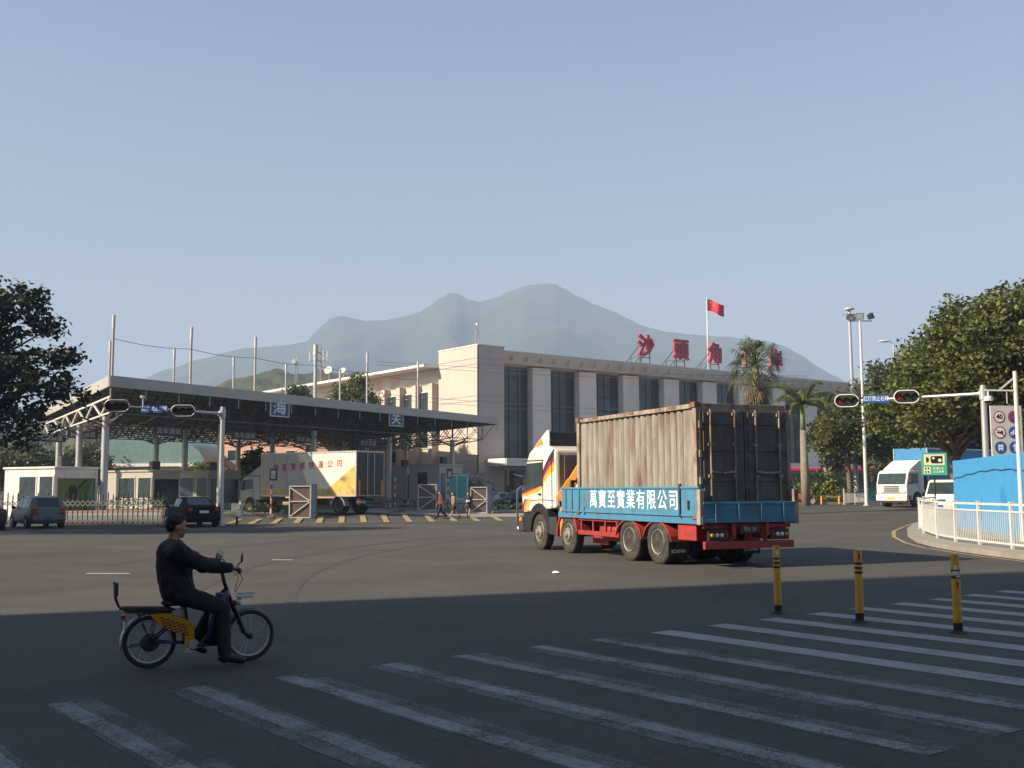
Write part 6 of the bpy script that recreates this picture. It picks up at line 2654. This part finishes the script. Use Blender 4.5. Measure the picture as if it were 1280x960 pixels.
# ------------------------------------------------------------------ leaves
RNG = np.random.default_rng(5)
def leaf_mesh(name, centres, sizes, m, up=.5, lng=1.7):
    N = len(centres)
    c = np.asarray(centres, float)
    s = np.asarray(sizes, float)[:, None]
    nr = RNG.normal(size=(N, 3))
    nr[:, 2] = np.abs(nr[:, 2])+up
    nr /= np.linalg.norm(nr, axis=1)[:, None]
    t = RNG.normal(size=(N, 3))
    t[:, 2] -= .4
    t -= nr*(t*nr).sum(1)[:, None]
    t /= np.linalg.norm(t, axis=1)[:, None]
    u = np.cross(nr, t)
    v = np.empty((N, 4, 3))
    v[:, 0] = c-t*s*lng/2
    v[:, 1] = c+u*s*.5-t*s*.1
    v[:, 2] = c+t*s*lng/2-nr*s*.12
    v[:, 3] = c-u*s*.5-t*s*.1
    me = bpy.data.meshes.new(name)
    me.vertices.add(4*N)
    me.vertices.foreach_set('co', v.reshape(-1))
    me.loops.add(4*N)
    me.loops.foreach_set('vertex_index', np.arange(4*N, dtype=np.int32))
    me.polygons.add(N)
    me.polygons.foreach_set('loop_start', np.arange(0, 4*N, 4, dtype=np.int32))
    me.update(calc_edges=True)
    me.materials.append(m)
    return me
def mobj(name, me, parent=None):
    o = bpy.data.objects.new(name, me)
    C.objects.link(o)
    if parent:
        o.parent = parent
    return o
def clumps(lumps, nclump, per, sig, shell=.55, flat=.7):
    """lumps: (cx, cy, cz, rx, ry, rz); leaf clumps spread through the outer part of each lump"""
    vol = np.array([l[3]*l[4]*l[5] for l in lumps])**(2/3)
    P, Cc = [], []
    for l, w_ in zip(lumps, vol/vol.sum()):
        k = max(1, int(nclump*w_))
        dd = RNG.normal(size=(k, 3))
        dd /= np.linalg.norm(dd, axis=1)[:, None]
        rr = shell+(1-shell)*RNG.random((k, 1))**.7
        rr *= np.clip(RNG.normal(1, .09, (k, 1)), .8, 1.16)
        Cc.append(np.array(l[:3])+dd*rr*np.array(l[3:6]))
    Cc = np.vstack(Cc)
    for c in Cc:
        q = RNG.normal(size=(per, 3))*sig*RNG.uniform(.6, 1.3)
        q = np.clip(q, -1.9*sig, 1.9*sig)
        q[:, 2] *= flat
        P.append(c+q)
    return np.vstack(P), Cc
def tree(name, label, base, th, tr, lumps, nclump, per, sig, size, m, group=None, lean=(0, 0), shell=.55, limbs=26, bark='bark'):
    t = thing(name, label, 'tree', base, 0, group)
    P, Cc = clumps(lumps, nclump, per, sig, shell)
    P[:, 2] = np.maximum(P[:, 2], .4)
    mobj('crown', leaf_mesh('crown', P, RNG.uniform(.7, 1.3, len(P))*size, m), t)
    b = B()
    top = Vector((lean[0], lean[1], th))
    b.tube([(0, 0, -.1), (lean[0]*.3, lean[1]*.3, th*.35), (lean[0]*.7, lean[1]*.7, th*.7), top], [tr*1.25, tr, tr*.9, tr*.8], 10)
    idx = RNG.choice(len(Cc), min(limbs, len(Cc)), replace=False)
    for i in idx:
        e = Vector(Cc[i])
        s = Vector((lean[0]*.8, lean[1]*.8, th*RNG.uniform(.75, 1)))
        mid = s.lerp(e, .5)+Vector((0, 0, (e-s).length*.1))
        j = Vector(RNG.normal(size=3))*.15
        b.tube([s, s.lerp(mid, .5)+j, mid-j, e], [tr*.5, tr*.36, tr*.22, tr*.06], 6)
    b.build('trunk', M[bark], t, smooth=True)
    return t

# left tree, its trunk outside the view
tree('tree', 'dark leafy tree leaning in from the left edge above the parked cars', gx(-105, 44)+Vector((0, 0, 0)), 4.2, .38,
     [(1.2, 0, 6.8, 3.2, 3.4, 3.0), (4.4, -.5, 6.4, 2.0, 2.2, 1.3), (3.3, .5, 9.0, 1.8, 2.2, 1.4), (.5, .5, 9.4, 2.8, 2.6, 1.8), (3.6, 0, 4.6, 1.9, 2.2, 1.1), (6.0, -.3, 7.3, .9, 1.1, .45), (5.9, .3, 5.6, .9, 1.0, .45), (5.2, 0, 8.4, .7, .8, .4), (4.7, .2, 9.9, .5, .6, .3), (-2.6, 0, 6, 2.5, 2.5, 2.2)],
     900, 22, .24, .15, M['leafdark'], shell=.3, limbs=60)
tree('tree', 'tall tree outside the left edge shading the parked cars', Vector((-31.5, 48.5, 0)), 5, .35, [(0, 0, 8, 3.6, 4.2, 3.6), (1, 2, 6, 3, 3.5, 2.4), (0, -2, 11, 2.6, 2.6, 2)], 420, 26, .4, .3, M['leafdark'], limbs=20)
# right hand tree belt
tree('tree', 'largest green tree above the blue hoarding at the right edge', gx(1262, 52), 4.5, .4,
     [(0, 0, 8.2, 3.6, 3.4, 2.6), (-2.6, 0, 6.4, 2.6, 2.6, 1.9), (2.6, .3, 7.0, 2.8, 2.6, 2.6), (.5, 0, 10.1, 2.4, 2.4, 1.3), (-1.8, .3, 9.2, 1.7, 1.8, 1.2), (-3.4, 0, 6.0, 1.8, 2, 1.2), (.6, -.5, 5.6, 2.6, 2.4, 1.6)],
     560, 66, .42, .155, M['leaf'], 'trees behind the hoarding', limbs=40)
tree('tree', 'broad green tree behind the right hand signal arm', gx(1192, 60), 4.0, .34,
     [(0, 0, 7.2, 3.3, 3, 2.4), (-2.4, 0, 5.8, 2.4, 2.4, 1.8), (1.2, 0, 8.9, 2.0, 2, 1.3), (-1.2, 0, 8.6, 1.7, 1.8, 1.1), (2.4, 0, 6, 2, 2, 1.8), (.5, .4, 6.2, 3.2, 2.2, 1.6)],
     450, 64, .42, .155, M['leaf'], 'trees behind the hoarding', limbs=36)
tree('tree', 'olive tree behind the floodlight mast and the white lorry cab', gx(1118, 78), 4.4, .3,
     [(0, 0, 7.4, 3.2, 3, 2.2), (-2.2, 0, 6.4, 2.0, 2, 1.5), (1.8, 0, 8.4, 1.8, 1.8, 1.3), (-.6, 0, 9.2, 1.5, 1.5, 1.0), (2.6, 0, 6, 2.2, 2, 1.8), (0, 0, 4.8, 3, 2, 1.4)],
     360, 62, .42, .17, M['leafolive'], 'trees behind the hoarding', limbs=30)
tree('tree', 'far olive tree filling the gap behind the white lorry box', gx(1170, 88), 4.0, .3,
     [(0, 0, 6.4, 4.2, 3, 3.0), (4, 0, 6.2, 4.0, 3, 3.0), (-3, 0, 5, 3, 2.4, 2.4), (0, -.3, 3.2, 5.5, 2, 1.8), (5.5, -.3, 3.0, 5, 2, 1.8)],
     760, 32, .4, .2, M['leafolive'], 'trees behind the hoarding', limbs=24)
tree('tree', 'slender tree with an umbrella crown left of the floodlight mast', gx(1061, 80), 4.4, .2,
     [(-.3, 0, 6.0, 2.0, 1.9, 1.3), (-1.4, 0, 5.2, 1.5, 1.4, .9), (1.2, 0, 5.4, 1.5, 1.4, 1.0), (.2, 0, 7.0, 1.3, 1.3, .8), (-1.9, 0, 4.2, .9, .9, .7), (1.6, 0, 4.4, .8, .8, .6)],
     330, 32, .27, .15, M['leaf'], None, (-.25, 0), .35, 22)
tree('tree', 'small dark tree behind the umbrella crowned one', gx(1036, 92), 3.2, .18,
     [(0, 0, 5.6, 1.9, 1.8, 1.8), (.6, 0, 3.8, 1.4, 1.2, 1.2), (4, 0, 4.6, 2, 1.5, 2.2)], 190, 28, .3, .22, M['leafdark'], None, (0, 0), .3, 14)
tree('tree', 'bushy tree rising behind the checkpoint roof in front of the office wing', gx(441, 108), 8.0, .25,
     [(0, 0, 11.0, 2.0, 1.8, 1.5), (-1.5, 0, 10.2, 1.2, 1.2, 1.0), (1.7, 0, 10.0, 1.3, 1.3, 1.2), (.3, 0, 12.3, 1.0, 1.0, .8)], 200, 26, .3, .17, M['leaf'], None, (0, 0), .35, 20)
tree('tree', 'small pine like tree left of the radio tower above the checkpoint roof', gx(371, 122), 9.0, .2,
     [(0, 0, 12.2, 1.5, 1.4, .9), (-.8, 0, 11, 1.4, 1.2, .9)], 90, 28, .34, .26, M['leafolive'], None, (0, 0), .3, 12)
# trees behind the booths, under the roof
for k, (px, Y, hh, ww, mm, lab) in enumerate(((30, 112, 7, 5.5, 'leafolive', 'olive tree behind the white booth, at the far left'), (100, 125, 7.5, 5, 'leafolive', 'olive tree behind the white booth, left of the teal hall'), (255, 118, 4.6, 4, 'leaf', 'green tree behind the left signal post'), (318, 104, 5.4, 2.4, 'leaf', 'small green tree behind the lorry cab'), (530, 106, 3.2, 4, 'hedge', 'low green tree in front of the office wing, over the guard house'))):
    tree('tree', lab, gx(px, Y), hh*.4, .2, [(0, 0, hh*.62, ww*.55, ww*.4, hh*.33), (-ww*.4, 0, hh*.5, ww*.4, ww*.35, hh*.3), (ww*.4, 0, hh*.52, ww*.4, ww*.35, hh*.28)], 200, 28, .4, .26, M[mm], 'trees behind the checkpoint', limbs=14)

# fan palm
base = gx(946, 62)
zc = at(944, 458, 62).z-base.z
t = thing('fan_palm', 'fan palm with a shaggy skirt of dry fronds rising behind the container', 'palm', base)
b = B()
b.tube([(.1, 0, -.1), (.05, 0, zc*.5), (0, 0, zc)], [.34, .26, .2], 12)
b.build('trunk', M['palmbark'], t, smooth=True)
def fan(b, o, d, L, n=15, spread=115, droop=.0):
    d = Vector(d).normalized()
    s = d.cross(Vector((0, 0, 1)))
    if s.length < .05:
        s = Vector((1, 0, 0))
    s.normalize()
    s = (s+Vector((random.uniform(-.5, .5), random.uniform(-.5, .5), random.uniform(-.6, .6)))).normalized()
    tip0 = Vector(o)+d*L*.5
    b.tube([o, tip0], [.03, .015], 4)
    for k in range(n):
        a = R(-spread+2*spread*k/(n-1))
        v = (d*math.cos(a)+s*math.sin(a)).normalized()
        w_ = (v.cross(d.cross(s))).normalized()*.03
        l = L*(.55-.12*abs(math.sin(a)))*random.uniform(.85, 1.1)
        m_ = tip0+v*l*.55
        e = tip0+v*l+Vector((0, 0, -droop*l-.12*L))
        b.add([tip0, m_+w_, e, m_-w_], [(0, 1, 2, 3)])
for m, name, k0, el0, el1, L in (('palm', 'green_frond', 46, -50, 82, 1.9), ('palmdry', 'dry_frond', 22, -84, -48, 1.6)):
    b = B()
    for k in range(k0):
        az = k*2.399963+random.uniform(-.2, .2)
        el = R(el0+(el1-el0)*((k+.5)/k0)**1.0)
        d = Vector((math.cos(az)*math.cos(el), math.sin(az)*math.cos(el), math.sin(el)))
        o = Vector((0, 0, zc+(.1 if m == 'palm' else -.3-.8*random.random())))+d*.12
        fan(b, o, d, L*random.uniform(.75, 1.15), n=13, spread=random.uniform(70, 105), droop=random.uniform(.05, .3))
    b.build(name, M[m], t)
# royal palm
def royal(label, px, Y, ytop, ycr, L=2.6, nf=15):
    base = gx(px, Y)
    zc = at(px, ycr, Y).z-base.z
    zs = zc-1.9
    t = thing('royal_palm', label, 'palm', base)
    b = B()
    b.tube([(.1, 0, -.1), (.08, 0, zs*.4), (.03, 0, zs)], [.3, .29, .2], 12)
    b.build('trunk', M['palmbark'], t, smooth=True)
    b = B()
    b.tube([(.03, 0, zs-.02), (.02, 0, zs+.5), (0, 0, zc)], [.2, .17, .09], 10)
    b.build('crownshaft', M['crownshaft'], t, smooth=True)
    b = B()
    for k in range(nf):
        az = k*2.4+.3
        e0 = R(70-80*(k/nf))
        p = Vector((0, 0, zc))
        n = 11
        for i in range(n):
            f = i/n
            el = e0-R(115)*f*f
            d = Vector((math.cos(az)*math.cos(el), math.sin(az)*math.cos(el), math.sin(el)))
            q = p+d*L/n
            b.tube([p, q], .025*(1-f)+.006, 4)
            s = d.cross(Vector((0, 0, 1))).normalized()
            for sg in (1, -1):
                for h in (0, .35, .7):
                    r0 = p.lerp(q, h)
                    l = .62*(1-.6*f)*(.45+min(1, f*4)*.55)
                    e = r0+(s*sg+d*.5+Vector((0, 0, -.55))).normalized()*l
                    b.add([r0+d*.03, r0.lerp(e, .5)+d*.045, e, r0.lerp(e, .5)-d*.045], [(0, 1, 2, 3)])
            p = q
    b.build('frond', M['palm'], t)
royal('tall royal palm with a green crownshaft right of the container', 1003, 74, 470, 503)
royal('smaller royal palm behind, partly hidden by the umbrella crowned tree', 1031, 96, 478, 506, 2.4, 12)

# shrubs and hedges
def bush(label, base, r, m, group=None, name='shrub', n=60, size=.12, rz=None):
    t = thing(name, label, 'shrub', base, 0, group)
    lz = rz or r*.8
    P, Cc = clumps([(0, 0, lz*.75, r, r*.9, lz)], n, 26, r*.14, .75)
    P[:, 2] = np.maximum(P[:, 2], .03)
    mobj('foliage', leaf_mesh('foliage', P, RNG.uniform(.7, 1.3, len(P))*size, M[m]), t)
    b = B()
    for k in range(5):
        a = k*1.3
        b.tube([(0, 0, 0), (r*.3*math.cos(a), r*.3*math.sin(a), lz*.5), (r*.6*math.cos(a), r*.6*math.sin(a), lz)], [.04, .03, .01], 5)
    b.build('stem', M['bark'], t)
    return t
SH = [(993, 80, .9, 'hedgey', 'golden round shrub nearest the container'), (1012, 82, .9, 'hedgey', 'golden round shrub right of the royal palm trunk'), (1031, 82, 1.1, 'hedgey', 'largest golden round shrub left of the orange posts'), (1020, 88, 1.8, 'hedge', 'big dark round shrub behind the golden ones'), (1045, 88, 1.5, 'hedge', 'dark shrub at the foot of the umbrella crowned tree'), (996, 90, 1.4, 'hedge', 'dark shrub left of the royal palm trunk')]
for px, Y, r, m, lab in SH:
    bush(lab, gx(px, Y), r, m, 'clipped shrubs in the far bed', size=.14)
def hedge(label, p0, p1, h, wd, m, per=9, name='hedge', size=.11):
    t = thing(name, label, 'hedge', p0)
    d = p1-p0
    L = d.length
    n = int(L*h*90*per/9)
    u = d.normalized()
    s = Vector((-u.y, u.x, 0))
    a, c, z = RNG.random(n)*L, RNG.normal(size=n)*wd*.35, RNG.random(n)**.6*h*(1+.12*np.sin(np.arange(n)*.7))
    P = np.outer(a, u)+np.outer(c, s)
    P[:, 2] = z+RNG.normal(size=n)*.03+.03
    P[:, 2] = np.maximum(P[:, 2], .03)
    P[:, 2] += a/L*d.z
    mobj('foliage', leaf_mesh('foliage', P, RNG.uniform(.7, 1.3, n)*size, M[m]), t)
    b = B()
    b.box(d/2+Vector((0, 0, .06)), (L, wd+.3, .22), rz=math.atan2(d.y, d.x))
    b.build('kerb_edging', M['concrete'], t)
    return t
hedge('long low hedge along the far bed below the golden shrubs', gx(985, 78.5), gx(1052, 79), .65, .8, 'hedgey')
hedge('low hedge in front of the box lorry cab', gx(293, 65.5), gx(356, 66.5), .75, .7, 'hedge')
hedge('low hedge right of the box lorry, before the kiosk', gx(482, 80), gx(530, 80), .8, .8, 'hedge')
hedge('low hedge between the two right hand lattice gates', gx(552, 80), gx(588, 80), .7, .7, 'hedge')
hedge('low hedge from the right lattice gate to the lorry cab', gx(614, 79), gx(690, 80), .7, .8, 'hedge')
hedge('weedy green planting on top of the pinkish planter', gx(135, 62.5)+Vector((0, .4, .5)), gx(208, 63)+Vector((0, .4, .5)), .75, 1.1, 'hedge', 6, 'planting', .14)
for px, Y, r, lab in ((581, 104, 1.2, 'whitish bush standing in for sunlit clutter behind the right lattice gate, left clump'), (600, 105, 1.4, 'whitish bush standing in for sunlit clutter behind the right lattice gate, right clump')):
    bush(lab, gx(px, Y), r, 'sunwhite_leaf', 'whitish bushes standing in for sunlit clutter', 'bush', 70, .16, 1.9)  # stand-ins for sunlit clutter, brightness put into the leaf colour

# lattice swing gates
for k, (pxa, pxb, Y, lab) in enumerate(((363, 389, 63.5, 'white framed lattice gate standing before the box lorry'), (523, 545, 77, 'white framed lattice gate left of the walking people'), (588, 608, 78, 'white framed lattice gate right of the walking people'))):
    p, q = gx(pxa, Y), gx(pxb, Y)
    Wg = (q-p).length
    Hg = 1.85
    t = thing('lattice_gate', lab, 'gate', p, 0, 'lattice swing gates')
    b = B()
    b.box((Wg/2, 0, Hg/2+.1), (Wg, .02, Hg-.1))
    b.build('panel', M['gatemesh'], t)
    b = B()
    for a, c in (((0, .08), (Wg, .08)), ((0, Hg+.05), (Wg, Hg+.05)), ((0, .08), (0, Hg+.05)), ((Wg, .08), (Wg, Hg+.05)), ((0, Hg*.55), (Wg, Hg*.55)), ((0, Hg), (Wg, Hg*.55)), ((0, .12), (Wg, Hg*.55))):
        b.bar((a[0], -.04, a[1]), (c[0], -.04, c[1]), .06)
    b.build('frame', M['white_metal'], t)
    b = B()
    b.box((Wg+.22, 0, (Hg+.2)/2), (.3, .3, Hg+.2))
    b.build('post', M['postblue'], t, bevel=.02)

# striped posts with boxes
for px, Y, hh, bx, lab in ((340, 64, 2.3, True, 'red and white striped post with a dark intercom box, in front of the box lorry'), (494, 82, 2.4, False, 'red and white striped post beside the kiosk'), (560, 83, 2.6, True, 'red and white striped post with a lamp before the guard house')):
    base = gx(px, Y)
    t = thing('striped_post', lab, 'post', base, 0, 'striped barrier posts')
    n = 8
    for par, m in ((0, 'stripe_red'), (1, 'white_metal')):
        b = B()
        for i in range(n):
            if i % 2 == par:
                b.cyl((0, 0, hh*i/n), (0, 0, hh*(i+1)/n), .06, n=10)
        b.build('red_band' if par == 0 else 'white_band', M[m], t)
    b = B()
    b.box((0, 0, .1), (.4, .4, .2))
    b.build('foot', M['concrete'], t, bevel=.02)
    if bx:
        b = B()
        b.box((.12, 0, hh+.3), (.45, .25, .75))
        b.build('intercom_box', M['dark_metal'], t, bevel=.02)
        b = B()
        b.box((.12, -.13, hh+.25), (.28, .02, .45))
        b.build('face_plate', M['boxgrey'], t)
# utility box by the left signal post
base = gx(298, 55.5)
t = thing('utility_box', 'small pale grey cabinet on a short leg right of the left signal post', 'cabinet', base)
b = B()
b.box((0, 0, .75), (.5, .35, .68))
b.build('cabinet', M['galv'], t, bevel=.02)
b = B()
b.cyl((0, 0, 0), (0, 0, .42), .06)
b.build('leg', M['dark_metal'], t)
b = B()
b.box((.08, -.18, .9), (.22, .02, .2))
b.build('label_plate', M['boxgrey'], t)
# litter
p = G(695, 717)
b = B()
b.add([(-.09, -.05, .012), (.08, -.06, .03), (.1, .06, .014), (-.06, .07, .045), (0, 0, .06)], [(0, 1, 4), (1, 2, 4), (2, 3, 4), (3, 0, 4), (0, 3, 2, 1)])
tag(b.build('paper_scrap', M['paper'], loc=p), 'crumpled white scrap of paper on the sunlit road left of the lorry', 'litter')

# ------------------------------------------------------------------ buildings seen beneath the roof
c = gx(168, 128)
t = thing('market_hall', 'low hall with a curved teal roof seen beneath the checkpoint roof', 'building', c, R(-8))
b = B()
b.box((0, 4, 2.1), (15, 8, 4.2))
b.build('wall', M['wallgrey'], t)
b = B()
n = 14
pl = [(7.5*math.cos(math.pi*k/n), 3.4*math.sin(math.pi*k/n)) for k in range(n+1)]
pl = [(x+1.0*0, z) for x, z in pl]
b.prism(pl, 9, M=Matrix.Translation((1.5, 8.5, 4.6)) @ XZ)
b.build('curved_roof', M['teal'], t, angle=30)
b = B()
b.box((-1.5, -.6, 4.45), (19, .5, .35))
b.build('white_beam', M['white'], t)
b = B()
for k in range(8):
    b.box((-6.4+1.85*k, -.03, 2.2), (1.2, .08, 1.6))
b.build('window', M['teal'], t)
for px, Y, wd, h, lab in ((306, 132, 6, 9.0, 'narrow pink building beneath the checkpoint roof, left of the lorry cab'), (372, 118, 9, 7.6, 'pink house with a flat eave seen above the box lorry cab'), (440, 124, 12, 6.8, 'long shaded pink building seen above the box lorry')):
    c = gx(px, Y)
    t = thing('pink_house', lab, 'house', c, R(-12))
    b = B()
    b.box((0, 3, h/2), (wd, 6, h))
    b.build('wall', M['pink'], t)
    b = B()
    b.box((0, 2.8, h+.12), (wd+.8, 7, .25))
    b.build('roof', M['pink'], t)
    for k in range(int(wd/2.4)):
        for f in range(2):
            b = B()
            x, z = -wd/2+1.3+2.4*k, 1.9+3.2*f+(.6 if h > 8 else 0)
            b.box((x, -.01, z), (1.2, .1, 1.4))
            f_ = b.build('window', M['white_metal'], t)
            b = B()
            b.box((x, -.05, z), (1.04, .06, 1.24))
            b.build('pane', M['glasst'], f_)
c = gx(262, 140)
t = thing('white_house', 'small white house on the slope behind the left signal post', 'house', c, R(-20))
b = B()
b.box((0, 3, 2.7), (9, 6, 5.4))
b.build('wall', M['wallcream'], t)
b = B()
b.prism([(-5, 5.4), (5, 5.4), (3.5, 7.2), (-3.5, 7.2)], 7, M=Matrix.Translation((0, 6.5, 0)) @ XZ)
b.build('roof', M['teal'], t)
b = B()
for k in range(4):
    b.box((-3.2+2.1*k, -.02, 3.2), (1.1, .1, 1.4))
b.build('window', M['glasst'], t)
